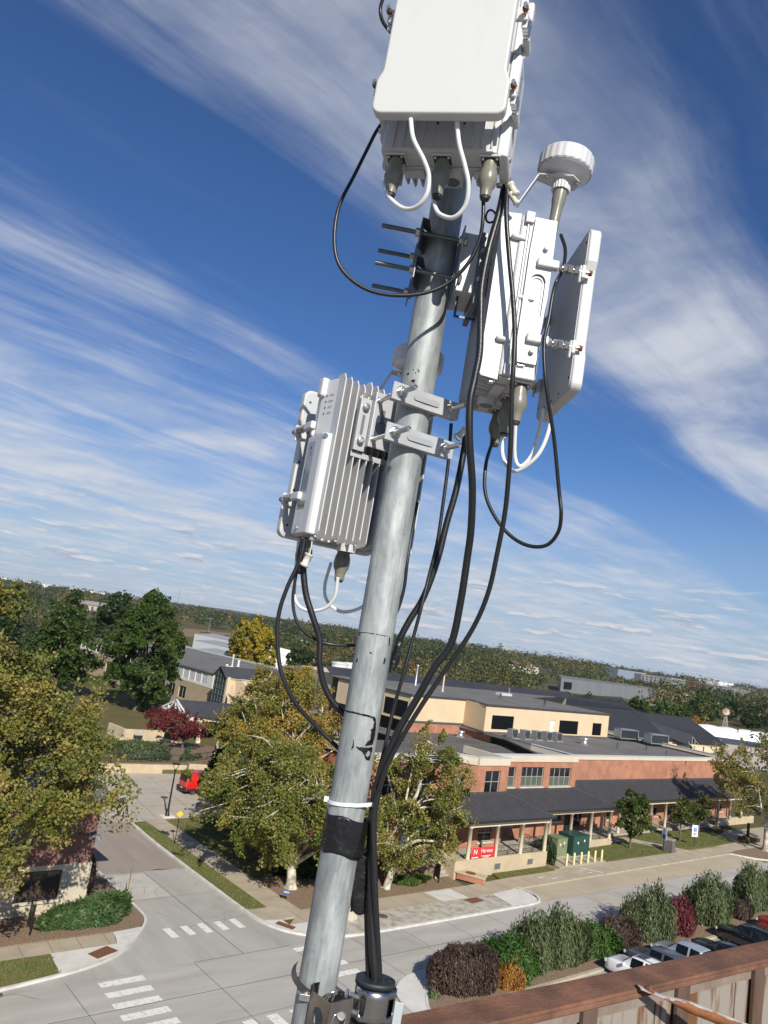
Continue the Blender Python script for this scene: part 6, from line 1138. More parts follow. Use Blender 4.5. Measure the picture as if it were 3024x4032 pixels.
# brick seat planter, banner, boards
t = thing('brick_planter', 'low brick block with a stone top and round rusty lid by the steps', 'planter', (57.2, 49.3, .1), radians(-62)); MB().box((-1.25, -.55, 0), (1.25, .55, .5)).build('brick_base', M_brick, t); MB().box((-1.35, -.62, .5), (1.35, .62, .62)).build('stone_top', M_base, t, bevel=.02); MB().lathe((-.1, 0, .62), (0, 0, 1), [(0, .48), (.02, .48)], 24).build('lid', M_rustplate, t)
em = MB(); em.box((1.25, -.24, .12), (1.262, .24, .42)); em.build('emblem', M_coping, t); em = MB(); em.bar((1.266, -.15, .17), (1.266, .15, .38), .03, .01, (1, 0, 0)); em.bar((1.266, .15, .17), (1.266, -.15, .38), .03, .01, (1, 0, 0)); em.build('emblem_mark', M_dframe, t)
t = thing('banner', 'red banner with a big white N hung on the porch railing', 'banner', (59.8, 50.42, 2.02)); b = MB(); NX = 14; vs = []
for i in range(NX + 1):
    for k in range(5): vs.append((-1.72 + 3.44 * i / NX, .012 * sin(i * 1.3 + k), -.52 + 1.04 * k / 4 + .012 * sin(i * .9)))
b.add(vs, [(i * 5 + k, i * 5 + 5 + k, i * 5 + 6 + k, i * 5 + 1 + k) for i in range(NX) for k in range(4)], True); b.build('cloth', mat('banner_red', (.55, .03, .03), .6), t, solid=.008)
BMx = lambda x, z: axes((x, -.03, z), (1, 0, 0), (0, 0, 1), (0, -1, 0))
text_mesh('letter', 'N', .62, M_sw, t, BMx(-1.15, .12), .004, sx=1.1); text_mesh('lettering', 'Harvest', .52, M_sw, t, BMx(.45, .18), .004, sx=1.0); build_each(MB().box((-1.62, -.034, -.40), (-.72, -.03, -.32)).box((-.3, -.034, -.30), (1.1, -.03, -.25)).box((0, -.034, -.42), (.8, -.03, -.37)), 'small_print', M_sw, t)
for k in (0, 1):
    pass
t = thing('yard_sign', 'small blue yard sign with yellow lettering in the leaf litter', 'sign', (37.2, 50.0, .1)); b = MB(); b.M = axes((0, 0, .62), (.7, -.7, 0), (0, 0, 1), (-.7, -.7, 0)); b.box((-.28, -.2, -.006), (.28, .2, .006)); b.build('plate', M_sb, t)
for s in (-.2, .2): MB().cyl((s * .7, -s * .7, 0), (s * .7, -s * .7, .4), .008, n=6).build('wire_leg', M_galvb, t)
b = MB(); b.M = axes((0, 0, .66), (.7, -.7, 0), (0, 0, 1), (-.7, -.7, 0)); b.box((-.2, -.045, .007), (.2, .06, .009)); b.build('yellow_band', M_sy, t)
t = thing('notice_board', 'dark upright board on legs in the mulch by the dark brick building', 'sign board', (18.65, 50.55, .1), radians(80)); MB().box((-.6, -.03, .35), (.6, .03, 1.5)).build('panel', mat('board_dark', (.03, .033, .038), .35), t)
for s in (-.62, .62): MB().box((s - .05, -.05, 0), (s + .05, .05, 1.75)).build('leg', M_blk, t)
t = thing('notice_board', 'black upright board beside the steps at the pale limbed sycamore', 'sign board', (53.6, 50.2, .1), radians(65)); MB().box((-.55, -.04, .3), (.55, .04, 1.5)).build('panel', M_dframe, t)
for s in (-.56, .56): MB().box((s - .04, -.05, 0), (s + .04, .05, 1.55)).build('leg', M_blk, t)
t = thing('sign_post', 'thin wooden sign post with its plate seen edge on at the left corner', 'sign', (26.02, 53.4, .1)); post(t, 2.1, .035, mat('post_wood', (.26, .16, .07), .8)); b = MB(); b.M = Matrix.Translation((0, 0, 1.95)) @ Matrix.Rotation(radians(-26), 4, 'Z'); b.box((-.012, -.3, -.38), (.012, .3, .38)); b.build('plate', mat('sign_back', (.22, .16, .08), .6), t)
t = thing('warning_sign', 'small yellow sign on a black post below the spreading sycamore', 'sign', (35.15, 64.8, .1)); post(t, 2.2); b = MB(); b.M = axes((0, -.04, 2.55), (.93, -.35, 0), (0, 0, 1), (-.35, -.93, 0)) @ Matrix.Rotation(pi / 4, 4, 'Z'); b.box((-.22, -.22, 0), (.22, .22, .02)); b.build('plate', M_sy, t)
t = thing('stop_sign', 'red sign with white border just peeking over the bottom edge', 'sign', (16.3, 34.0, 0)); post(t, 2.1, .04, M_galvb)
b = MB(); b.M = axes((0, 0, 2.08), (.42, -.90, 0), (0, 0, 1), (-.9, -.42, 0)) @ Matrix.Rotation(radians(45 + 0), 4, 'Z'); b.box((-.38, -.38, 0), (.38, .38, .01)); b.build('plate', M_sw, t); b = MB(); b.M = axes((0, 0, 2.08), (.42, -.90, 0), (0, 0, 1), (-.9, -.42, 0)) @ Matrix.Rotation(radians(45), 4, 'Z'); b.box((-.34, -.34, .011), (.34, .34, .016)); b.build('red_face', M_sr, t)
t = thing('concrete_block', 'pale concrete foot of a removed post in the gravel behind the mast', 'concrete block', (40.0, 45.6, .1), .4); b = MB(); b.prism([(-.45, -.45), (.45, -.45), (.45, .45), (-.45, .45)], 0, .12); b.add([(-.42, -.42, .12), (.42, -.42, .12), (.42, .42, .12), (-.42, .42, .12), (-.3, -.3, .6), (.3, -.3, .6), (.3, .3, .6), (-.3, .3, .6)], [(0, 1, 5, 4), (1, 2, 6, 5), (2, 3, 7, 6), (3, 0, 4, 7), (4, 5, 6, 7)]); b.build('block_body', M_coping, t, bevel=.02)
def upole(lab, x, y, h):
    t = thing('utility_pole', lab, 'utility pole', (x, y, 0), group='utility poles by the field'); MB().lathe((0, 0, 0), (0, 0, 1), [(0, .3), (h, .18)], 8).build('pole', mat('pole_wood', (.22, .17, .13), .9), t); MB().bar((-1.8, 1, h - .8), (1.8, -1, h - .8), .25, .3).build('crossarm', mat('pole_wood', (.22, .17, .13), .9), t)
upole('wooden utility pole at the left end of the brown field', 252, 470, 15); upole('wooden utility pole left of the bright yellow tree', 330, 505, 19); upole('wooden utility pole behind the white delivery van', 400, 520, 15)
t = thing('distant_van', 'tiny white van on the far road by the brown field', 'van', (420, 600, 0), .4); MB().box((-4, -1.5, .6), (2.4, 1.5, 4.2)).build('body', M_sw, t, bevel=.3); MB().box((2.4, -1.4, .6), (4.2, 1.4, 2.6)).build('bonnet', M_sw, t, bevel=.3)
for s in (-2.6, 2.8): MB().cyl((s, -1.55, .8), (s, 1.55, .8), .8, n=12).build('wheel', M_tyre, t)

# ================================================================ the roof we stand on: rusty parapet and its brace
M_rust = mat('rust_cap', (.225, .110, .066), .85, c2=(.115, .062, .042), vscale=5, detail=10, bump=.25, bscale=60, spec=.2, lo=.35, hi=.62)
M_pan = mat('weathered_panel', (.265, .235, .20), .8, c2=(.15, .07, .033), vscale=11, stretch=(1, 1, .13), detail=10, bump=.15, bscale=30, spec=.2, lo=.41, hi=.50)
M_rib = mat('weathered_rib', (.15, .108, .08), .85, c2=(.09, .052, .036), vscale=6, stretch=(1, 1, .3), detail=9, spec=.2)
P0, P1 = Vector((-3.0, 2.345, 0)), Vector((12.0, 1.085, 0)); pd = (P1 - P0).normalized(); pn = Vector((-pd.y, pd.x, 0))   # pn points to the street
t = thing('rusty_parapet', 'rusty steel parapet with weathered beige panels at the bottom right', 'parapet', (3, 1.75, 18.9)); oo = (3, 1.75, 18.9)
def pp(s, n, z): return P0 + pd * s + pn * n + Vector((0, 0, z))
def pbox(mb, s0, s1, n0, n1, z0, z1): mb.add([pp(s0, n0, z0), pp(s1, n0, z0), pp(s1, n1, z0), pp(s0, n1, z0), pp(s0, n0, z1), pp(s1, n0, z1), pp(s1, n1, z1), pp(s0, n1, z1)], [(3, 2, 1, 0), (4, 5, 6, 7), (0, 1, 5, 4), (1, 2, 6, 5), (2, 3, 7, 6), (3, 0, 4, 7)])
c = MB(oo); pbox(c, 0, 15, -.135, .012, 19.766, 19.781); pbox(c, 0, 15, -.135, -.125, 19.746, 19.766); c.build('cap', M_rust, t, bevel=.004)
w = MB(oo); pbox(w, 0, 15, -.095, .0, 18.9, 19.766); w.build('panel', M_pan, t)
f = MB(oo); s = .25
pbox(f, 0, 15, -.108, -.0951, 19.696, 19.746); f.build('top_strip', mat('strip_beige', (.25, .22, .185), .8, c2=(.16, .105, .07), vscale=8, stretch=(1, 1, .4), detail=9), t)
for s in np.arange(.36, 15, .60):
    f = MB(oo); pbox(f, s, s + .085, -.128, -.1085, 18.9, 19.741); f.build('rib', M_rib, t, bevel=.003)
    f = MB(oo); pbox(f, s - .11, s - .035, -.104, -.0952, 18.9, 19.693); f.build('panel_lip', M_pan, t, bevel=.004)
hb = thing('host_building', 'roof and brick walls of the building under the rusty parapet', 'building', (0, -10, 0)); b = MB((0, -10, 0)); b.prism([(-18, -30), (-18, 3.55), (-3.0, 2.34), (12, 1.08), (20, .4), (20, -30)], 0, 18.9); b.build('wall', M_brick, hb); b = MB((0, -10, 0)); b.prism([(-17.9, -29.9), (-17.9, 3.45), (-3.0, 2.24), (12, .98), (19.9, .3), (19.9, -29.9)], 18.9, 18.94); b.build('roof', mat('roof_gravel', (.30, .28, .25), .95, var=.3, vscale=3, bump=.4, bscale=60), hb)
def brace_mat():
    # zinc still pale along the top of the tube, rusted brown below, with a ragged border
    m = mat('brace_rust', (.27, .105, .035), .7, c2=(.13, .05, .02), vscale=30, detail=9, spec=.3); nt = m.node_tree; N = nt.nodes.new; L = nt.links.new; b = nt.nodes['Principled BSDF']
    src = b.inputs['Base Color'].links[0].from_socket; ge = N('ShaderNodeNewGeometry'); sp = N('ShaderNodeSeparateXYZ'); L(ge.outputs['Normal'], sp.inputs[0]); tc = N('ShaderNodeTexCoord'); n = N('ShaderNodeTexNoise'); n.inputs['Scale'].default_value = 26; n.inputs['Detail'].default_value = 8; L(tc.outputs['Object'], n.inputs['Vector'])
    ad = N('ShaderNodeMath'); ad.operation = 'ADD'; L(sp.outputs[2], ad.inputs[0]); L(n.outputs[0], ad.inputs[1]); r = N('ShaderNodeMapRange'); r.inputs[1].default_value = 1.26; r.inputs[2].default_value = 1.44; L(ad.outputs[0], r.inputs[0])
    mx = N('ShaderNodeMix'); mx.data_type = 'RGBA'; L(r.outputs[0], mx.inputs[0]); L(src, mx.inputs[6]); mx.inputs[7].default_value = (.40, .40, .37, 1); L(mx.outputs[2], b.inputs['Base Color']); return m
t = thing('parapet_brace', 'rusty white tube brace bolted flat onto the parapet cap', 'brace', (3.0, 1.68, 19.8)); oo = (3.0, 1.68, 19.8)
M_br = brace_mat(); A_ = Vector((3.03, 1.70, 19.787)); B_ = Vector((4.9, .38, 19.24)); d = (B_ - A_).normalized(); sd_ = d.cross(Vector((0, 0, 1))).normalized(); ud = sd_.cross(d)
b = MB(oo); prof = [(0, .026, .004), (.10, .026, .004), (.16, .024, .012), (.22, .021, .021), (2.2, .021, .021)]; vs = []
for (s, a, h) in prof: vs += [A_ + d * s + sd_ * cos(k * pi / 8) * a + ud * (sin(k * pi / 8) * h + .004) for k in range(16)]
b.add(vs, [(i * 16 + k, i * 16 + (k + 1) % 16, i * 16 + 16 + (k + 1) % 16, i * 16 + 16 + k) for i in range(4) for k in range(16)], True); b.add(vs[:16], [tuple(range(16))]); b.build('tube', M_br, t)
b = MB(oo); b.hexnut(A_ + d * .045 + ud * .008, ud, .015, .012); b.cyl(A_ + d * .045, A_ + d * .045 + ud * .026, .007, n=10); b.lathe(A_ + d * .045 + ud * .006, ud, [(0, .022), (.003, .022)], 18); b.build('bolt', M_rustplate, t)

# ================================================================ the mast and everything on it
# mast frame: origin on the pole axis low down, x to the right, y away from us, z up the pole (it leans a little)
_q = lambda a, b, c: Vector((hy * a + hx * b, -hx * a + hy * b, c))
MO = _q(.0082, 1.9089, 20.2505); MX, MY, MZ = _q(.99977, -.00014, -.02121), _q(0, .99998, -.00662), _q(.02121, .00662, .99975)
MF = axes(MO, MX, MY, MZ)
def UF(cx, cy, z0, yaw):
    """frame of a unit: x along its width, y out of its front, z up"""
    n = MX * cos(yaw) + MY * sin(yaw); t = -MX * sin(yaw) + MY * cos(yaw)
    # right handed: width axis = n x z reversed so that x cross y = z
    return axes(MO + MX * cx + MY * cy + MZ * z0, -t, n, MZ)
M_galv = None
def galv():
    m = bpy.data.materials.new('galvanised_pipe'); m.use_nodes = True; nt = m.node_tree; b = nt.nodes['Principled BSDF']; N = nt.nodes.new; L = nt.links.new
    tc = N('ShaderNodeTexCoord'); mp = N('ShaderNodeMapping'); mp.inputs['Scale'].default_value = (1, 1, .35); L(tc.outputs['Object'], mp.inputs[0])
    v = N('ShaderNodeTexVoronoi'); v.inputs['Scale'].default_value = 60; v.feature = 'F1'; L(mp.outputs[0], v.inputs['Vector'])
    n = N('ShaderNodeTexNoise'); n.inputs['Scale'].default_value = 18; n.inputs['Detail'].default_value = 10; n.inputs['Roughness'].default_value = .65; L(mp.outputs[0], n.inputs['Vector'])
    sc = N('ShaderNodeTexNoise'); sc.inputs['Scale'].default_value = 150; sc.inputs['Detail'].default_value = 5; mp2 = N('ShaderNodeMapping'); mp2.inputs['Scale'].default_value = (1, 1, .03); L(tc.outputs['Object'], mp2.inputs[0]); L(mp2.outputs[0], sc.inputs['Vector'])
    r = N('ShaderNodeValToRGB'); e = r.color_ramp.elements; e[0].position = .3; e[1].position = .72; e[0].color = (.16, .175, .172, 1); e[1].color = (.47, .49, .475, 1); x = e.new(.5); x.color = (.295, .318, .312, 1); L(n.outputs[0], r.inputs[0])
    sp = N('ShaderNodeSeparateColor'); L(v.outputs['Color'], sp.inputs[0]); mr = N('ShaderNodeMapRange'); mr.inputs[3].default_value = .92; mr.inputs[4].default_value = 1.07; L(sp.outputs[0], mr.inputs[0])
    ms = N('ShaderNodeMapRange'); ms.inputs[1].default_value = .3; ms.inputs[2].default_value = .7; ms.inputs[3].default_value = .86; ms.inputs[4].default_value = 1.1; L(sc.outputs[0], ms.inputs[0])
    mu = N('ShaderNodeMath'); mu.operation = 'MULTIPLY'; L(mr.outputs[0], mu.inputs[0]); L(ms.outputs[0], mu.inputs[1])
    vm = N('ShaderNodeVectorMath'); vm.operation = 'SCALE'; L(r.outputs[0], vm.inputs[0]); L(mu.outputs[0], vm.inputs['Scale']); L(vm.outputs[0], b.inputs['Base Color'])
    b.inputs['Metallic'].default_value = .2; rr = N('ShaderNodeMapRange'); rr.inputs[3].default_value = .42; rr.inputs[4].default_value = .68; L(n.outputs[0], rr.inputs[0]); L(rr.outputs[0], b.inputs['Roughness'])
    bp_ = N('ShaderNodeBump'); bp_.inputs['Strength'].default_value = .12; bp_.inputs['Distance'].default_value = .001; L(n.outputs[0], bp_.inputs['Height']); L(bp_.outputs[0], b.inputs['Normal']); return m
M_galv = galv()
M_wht = mat('unit_white', (.555, .555, .55), .42, 0, bump=.05, bscale=220, var=.03, vscale=6); M_whr = mat('unit_white_cast', (.55, .55, .545), .38, 0, bump=.14, bscale=160, var=.03, vscale=6)
M_panel = mat('radome_white', (.535, .54, .515), .5, 0, c2=(.49, .49, .46), vscale=5, detail=10, lo=.28, hi=.5, stretch=(1.6, 1, .5)); M_pback = mat('panel_back_grey', (.47, .485, .50), .55, 0, var=.06, vscale=5)
M_boot = mat('rubber_boot', (.20, .195, .155), .32, 0, var=.08, vscale=20); M_bootd = mat('boot_rim', (.03, .03, .03), .5)
M_steel = mat('zinc_bolt', (.62, .62, .60), .28, .9, var=.25, vscale=60); M_stl = mat('stainless', (.50, .48, .45), .22, 1.0, c2=(.30, .285, .26), vscale=14, stretch=(1, 1, .25))
M_brk = mat('bracket_grey', (.44, .45, .455), .45, .25, var=.08, vscale=12); M_brkd = mat('bracket_shadow_grey', (.16, .17, .18), .45, .3)
M_cab = mat('cable_black', (.012, .012, .013), .38, bump=.05, bscale=200); M_cabw = mat('cable_white', (.72, .72, .69), .35); M_rub = mat('rubber_black', (.018, .020, .022), .55); M_tape = mat('black_tape', (.010, .010, .011), .27, bump=.5, bscale=30)
M_lab = mat('label_grey_blue', (.30, .34, .385), .5); M_ink = mat('print_dark', (.05, .055, .065), .6); M_icon = mat('icon_strip', (.25, .225, .20), .5); M_dark = mat('dark_hole', (.012, .012, .013), .7); M_rst = mat('bolt_rust', (.25, .09, .03), .8, c2=(.10, .035, .015), vscale=80)
M_nyl = mat('nylon_white', (.74, .76, .77), .35); M_crm = mat('plug_cream', (.55, .53, .45), .45)

def mthing(name, label, cat, group=None, M=MF): return thing(name, label, cat, group=group, M=M)
pole = mthing('mast_pole', 'galvanised steel mast pole leaning in the middle of the picture', 'pole')
PR = .0445; b = MB(); pts = [(0, 0, -1.38 + .04 * i) for i in range(93)]; b.tube(pts, PR, 48); b.build('tube', M_galv, pole)
b = MB(); b.box((-.11, -.11, -1.40), (.11, .11, -1.38)); b.build('foot_plate', M_galv, pole)
CB = {
    'c0': [(-0.254, -0.100, 2.461), (-0.261, -0.120, 2.384), (-0.260, -0.130, 2.343), (-0.248, -0.120, 2.318), (-0.217, -0.100, 2.304), (-0.179, -0.080, 2.308)],
    'c1': [(-0.161, -0.060, 2.201), (-0.184, -0.070, 2.112), (-0.204, -0.080, 2.063), (-0.218, -0.080, 2.029), (-0.231, -0.080, 1.980), (-0.248, -0.120, 1.870), (-0.264, -0.160, 1.765), (-0.263, -0.170, 1.684), (-0.245, -0.170, 1.614), (-0.207, -0.170, 1.572), (-0.151, -0.170, 1.548), (-0.084, -0.170, 1.548), (-0.019, -0.170, 1.567), (0.032, -0.170, 1.603), (0.069, -0.180, 1.653), (0.087, -0.190, 1.712), (0.087, -0.200, 1.767), (0.075, -0.200, 1.852)],
    'c2': [(0.128, -0.170, 1.916), (0.129, -0.170, 1.868), (0.125, -0.180, 1.798), (0.113, -0.190, 1.692), (0.110, -0.190, 1.595), (0.118, -0.190, 1.525), (0.129, -0.190, 1.433), (0.127, -0.190, 1.364), (0.125, -0.190, 1.306), (0.138, -0.180, 1.221), (0.164, -0.150, 1.120), (0.179, -0.120, 1.027), (0.183, -0.100, 0.963), (0.185, -0.080, 0.854), (0.180, -0.060, 0.754), (0.151, -0.050, 0.694), (0.121, -0.035, 0.611), (0.090, -0.025, 0.529), (0.072, -0.020, 0.461), (0.060, -0.010, 0.393)],
    'c3': [(0.134, -0.190, 1.888), (0.140, -0.210, 1.783), (0.164, -0.210, 1.666), (0.185, -0.210, 1.575), (0.202, -0.210, 1.485), (0.211, -0.210, 1.394), (0.218, -0.200, 1.331), (0.234, -0.180, 1.227), (0.244, -0.160, 1.143), (0.250, -0.140, 1.070), (0.249, -0.120, 0.983), (0.244, -0.100, 0.885), (0.222, -0.080, 0.794), (0.174, -0.060, 0.687), (0.133, -0.050, 0.598), (0.102, -0.040, 0.522), (0.076, -0.035, 0.448), (0.067, -0.030, 0.387)],
    'c4': [(0.104, 0.030, 1.315), (0.113, 0.040, 1.212), (0.116, 0.040, 1.113), (0.117, 0.040, 1.003), (0.110, 0.040, 0.918), (0.102, 0.030, 0.833), (0.095, 0.030, 0.762), (0.083, 0.020, 0.657), (0.072, 0.020, 0.565), (0.066, 0.010, 0.477), (0.059, 0.010, 0.400)],
    'c5': [(0.148, 0.050, 1.309), (0.149, 0.050, 1.239), (0.145, 0.050, 1.144), (0.134, 0.050, 1.056), (0.125, 0.050, 0.957), (0.105, 0.050, 0.858), (0.079, 0.050, 0.794), (0.061, 0.050, 0.738), (0.058, 0.050, 0.686)],
    'c6': [(0.052, 0.080, 1.103), (0.050, 0.080, 1.021), (0.050, 0.070, 0.946), (0.053, 0.070, 0.874), (0.045, 0.070, 0.813), (0.026, 0.070, 0.762)],
    'c7': [(0.304, -0.060, 1.839), (0.313, -0.100, 1.777), (0.306, -0.140, 1.704), (0.283, -0.190, 1.626), (0.278, -0.200, 1.537), (0.275, -0.200, 1.478), (0.290, -0.200, 1.389), (0.318, -0.180, 1.309), (0.340, -0.160, 1.250), (0.369, -0.140, 1.146), (0.381, -0.140, 1.092), (0.384, -0.120, 1.051), (0.365, -0.100, 1.019), (0.325, -0.080, 1.014), (0.280, -0.060, 1.036), (0.237, -0.040, 1.084), (0.211, -0.020, 1.142), (0.206, 0.000, 1.219), (0.216, 0.000, 1.284)],
    'c8': [(-0.218, 0.030, 0.951), (-0.220, 0.030, 0.896), (-0.239, 0.030, 0.822), (-0.247, 0.030, 0.751), (-0.234, 0.030, 0.672), (-0.210, 0.030, 0.607), (-0.165, 0.040, 0.546), (-0.099, 0.060, 0.493), (-0.026, 0.070, 0.442)],
    'c9': [(-0.229, 0.060, 0.944), (-0.226, 0.060, 0.862), (-0.221, 0.060, 0.791), (-0.196, 0.060, 0.736), (-0.150, 0.070, 0.709), (-0.102, 0.080, 0.702), (-0.020, 0.080, 0.714)],
    'c10': [(-0.223, 0.045, 0.952), (-0.211, 0.045, 0.887), (-0.192, 0.045, 0.819), (-0.165, 0.045, 0.765), (-0.137, 0.050, 0.711), (-0.127, 0.050, 0.655), (-0.106, 0.055, 0.601), (-0.073, 0.060, 0.560), (-0.016, 0.070, 0.523)],
    'w1': [(-0.117, -0.370, 1.870), (-0.103, -0.370, 1.823), (-0.073, -0.360, 1.784), (-0.056, -0.350, 1.754), (-0.054, -0.340, 1.716), (-0.072, -0.320, 1.694), (-0.103, -0.290, 1.703), (-0.142, -0.250, 1.750), (-0.164, -0.200, 1.815)],
    'w2': [(-0.015, -0.370, 1.886), (-0.002, -0.370, 1.831), (0.020, -0.360, 1.784), (0.034, -0.350, 1.748), (0.035, -0.330, 1.710), (0.014, -0.310, 1.689), (-0.018, -0.280, 1.710), (-0.034, -0.250, 1.751), (-0.045, -0.210, 1.818)],
    'w3': [(0.331, 0.000, 1.385), (0.329, 0.000, 1.327), (0.320, 0.000, 1.263), (0.295, 0.000, 1.225), (0.276, 0.000, 1.249), (0.261, -0.030, 1.325)],
    'w4': [(0.337, -0.060, 1.378), (0.341, -0.060, 1.312), (0.323, -0.050, 1.245), (0.282, -0.020, 1.205), (0.255, 0.000, 1.227), (0.244, 0.020, 1.267), (0.244, 0.020, 1.320)],
    'w5': [(-0.122, 0.120, 0.875), (-0.123, 0.140, 0.824), (-0.146, 0.160, 0.790), (-0.196, 0.190, 0.779), (-0.232, 0.220, 0.803), (-0.245, 0.240, 0.860), (-0.256, 0.250, 0.972)],
    'w6': [(-0.155, 0.260, 0.924), (-0.161, 0.260, 0.856), (-0.145, 0.260, 0.813), (-0.099, 0.250, 0.792), (-0.044, 0.220, 0.816), (-0.031, 0.200, 0.855)],
    'b1': [(0.059, 0.012, 0.399), (0.060, 0.012, 0.335), (0.070, 0.010, 0.232), (0.083, 0.005, 0.132), (0.101, -0.010, 0.039), (0.112, -0.020, -0.017), (0.128, -0.020, -0.129)],
    'b2': [(0.060, -0.012, 0.393), (0.064, -0.012, 0.330), (0.077, -0.015, 0.239), (0.092, -0.020, 0.141), (0.111, -0.030, 0.048), (0.125, -0.035, -0.009), (0.140, -0.035, -0.120)],
    'b3': [(0.067, -0.030, 0.387), (0.065, -0.030, 0.324), (0.080, -0.032, 0.245), (0.100, -0.034, 0.147), (0.122, -0.030, 0.049), (0.135, -0.025, -0.011), (0.150, -0.030, -0.121)],
}
RES = [[(-3.0467, 0.557), (-1.9061, 0.5579), (-1.1947, 0.5562), (-0.8573, 0.5538), (-0.719, 0.5466), (-0.8466, 0.5426), (-0.9732, 0.5505), (-1.8912, 0.5543), (-2.9402, 0.5537)], [(-0.8191, 0.5464), (-0.708, 0.5447), (-0.607, 0.5241), (-0.6096, 0.5016), (-0.6555, 0.4905), (-1.1785, 0.4849), (-1.0801, 0.4953), (-0.9016, 0.5014), (-0.9451, 0.5218), (-1.0548, 0.5233), (-0.8628, 0.5276)], [(-1.67, 0.4811), (-1.2562, 0.4816), (-0.6843, 0.4838), (-0.6122, 0.4793), (-0.701, 0.4526), (-0.9436, 0.4539), (-1.2476, 0.4706), (-1.4909, 0.4747)], [(-1.834, 0.496), (-1.8054, 0.4977), (-1.7454, 0.4783), (-1.8217, 0.471), (-1.8505, 0.4737)], [(-0.8321, 0.6947), (-0.7369, 0.6912), (-0.7848, 0.6787), (-0.8832, 0.679), (-0.8752, 0.6868)], [(-1.7608, 0.7019), (-1.6255, 0.701), (-1.6396, 0.6979), (-1.7306, 0.6987)], [(-2.4738, 0.6836), (-2.377, 0.6765), (-2.5027, 0.67), (-2.4942, 0.6777)], [(-2.7368, 0.7428), (-2.561, 0.7446), (-2.5974, 0.7335)], [(-2.7722, 0.7439), (-1.9377, 0.7465), (-1.4008, 0.7458), (-0.7233, 0.7455), (-0.7166, 0.7444), (-1.395, 0.7443), (-1.9316, 0.745), (-2.7558, 0.7424)], [(-0.7672, 0.7414), (-0.6678, 0.7435), (-0.5881, 0.7267), (-0.6554, 0.7225)], [(-2.3608, 1.4077), (-2.2441, 1.409), (-2.1778, 1.4069), (-2.2191, 1.4033), (-2.2961, 1.4029)], [(-1.9789, 1.3882), (-1.8108, 1.3916), (-1.7504, 1.3882), (-1.7961, 1.3832), (-1.9481, 1.3846)], [(-2.0085, 1.4179), (-1.944, 1.4187), (-1.941, 1.4135)], [(-1.7641, 1.4185), (-1.6912, 1.4204), (-1.5776, 1.4152), (-1.6226, 1.41)], [(-1.8566, 1.4107), (-1.7823, 1.4102), (-1.7967, 1.4054)], [(-1.8397, 1.3819), (-1.7737, 1.3814), (-1.7946, 1.3784)]]

for k, poly in enumerate(RES):
    # scraps of old paint and tape glue still on the zinc
    rk = random.Random(k); P = []
    for i in range(len(poly)):
        (a0, z0), (a1, z1) = poly[i], poly[(i + 1) % len(poly)]; m = max(1, int(math.hypot((a1 - a0) * PR, z1 - z0) / .004))
        for j in range(m):
            f = j / m; P.append((a0 + (a1 - a0) * f + (rk.uniform(-.018, .018) if j else 0), z0 + (z1 - z0) * f + (rk.uniform(-.0009, .0009) if j else 0)))
    me = MB(); me.add([((PR + .0006) * cos(a), (PR + .0006) * sin(a), z) for a, z in P], [tuple(range(len(P)))])
    o = me.build('tape_residue', M_tape, pole); bm = bmesh.new(); bm.from_mesh(o.data); bmesh.ops.triangulate(bm, faces=bm.faces); bm.to_mesh(o.data); bm.free()
    for v in o.data.vertices:
        r = math.hypot(v.co.x, v.co.y); v.co.x *= (PR + .0007) / r; v.co.y *= (PR + .0007) / r
# fine scratches and pen marks on the zinc
rk = random.Random(9); sc = MB()
for k in range(120):
    a = rk.uniform(-pi + .25, -.25); z = rk.choice([rk.uniform(-.1, 1.95), rk.uniform(.85, 1.15), rk.uniform(1.75, 2.0)]); l = rk.uniform(.004, .022); th = rk.uniform(-1.2, 1.2); n = 5
    for j in range(n):
        q = []
        for f in (j / n, (j + 1) / n): aa = a + l * cos(th) * f / PR * .6; zz = z + l * sin(th) * f; q.append((aa, zz))
        w_ = .00022; (a0, z0), (a1, z1) = q; R_ = PR + .0005; sc.add([(R_ * cos(a0), R_ * sin(a0), z0 - w_), (R_ * cos(a1), R_ * sin(a1), z1 - w_), (R_ * cos(a1), R_ * sin(a1), z1 + w_), (R_ * cos(a0), R_ * sin(a0), z0 + w_)], [(0, 1, 2, 3)])
sc.build('scratches', mat('scratch_dark', (.12, .125, .125), .6), pole)['kind'] = 'stuff'

# ---- the radio units: finned casting behind, flat antenna panel in front
UW, UH = .297, .415
def rrect(x0, x1, y0, y1, r, n=5):
    P = []
    for cx, cy, a0 in ((x1 - r, y1 - r, 0), (x0 + r, y1 - r, 90), (x0 + r, y0 + r, 180), (x1 - r, y0 + r, 270)):
        P += [(cx + r * cos(radians(a0 + 90 * k / n)), cy + r * sin(radians(a0 + 90 * k / n))) for k in range(n + 1)]
    return P
def ydisc(mb, poly, y0, y1):
    """extrude an (x, z) outline from y0 to y1"""
    n = len(poly); ar = sum(poly[i][0] * poly[(i + 1) % n][1] - poly[(i + 1) % n][0] * poly[i][1] for i in range(n))
    if ar > 0: poly = poly[::-1]
    vs = [(x, y0, z) for x, z in poly] + [(x, y1, z) for x, z in poly]
    mb.add(vs, [tuple(range(n))[::-1], tuple(range(n, 2 * n))] + [(i, (i + 1) % n, n + (i + 1) % n, n + i) for i in range(n)]); return mb
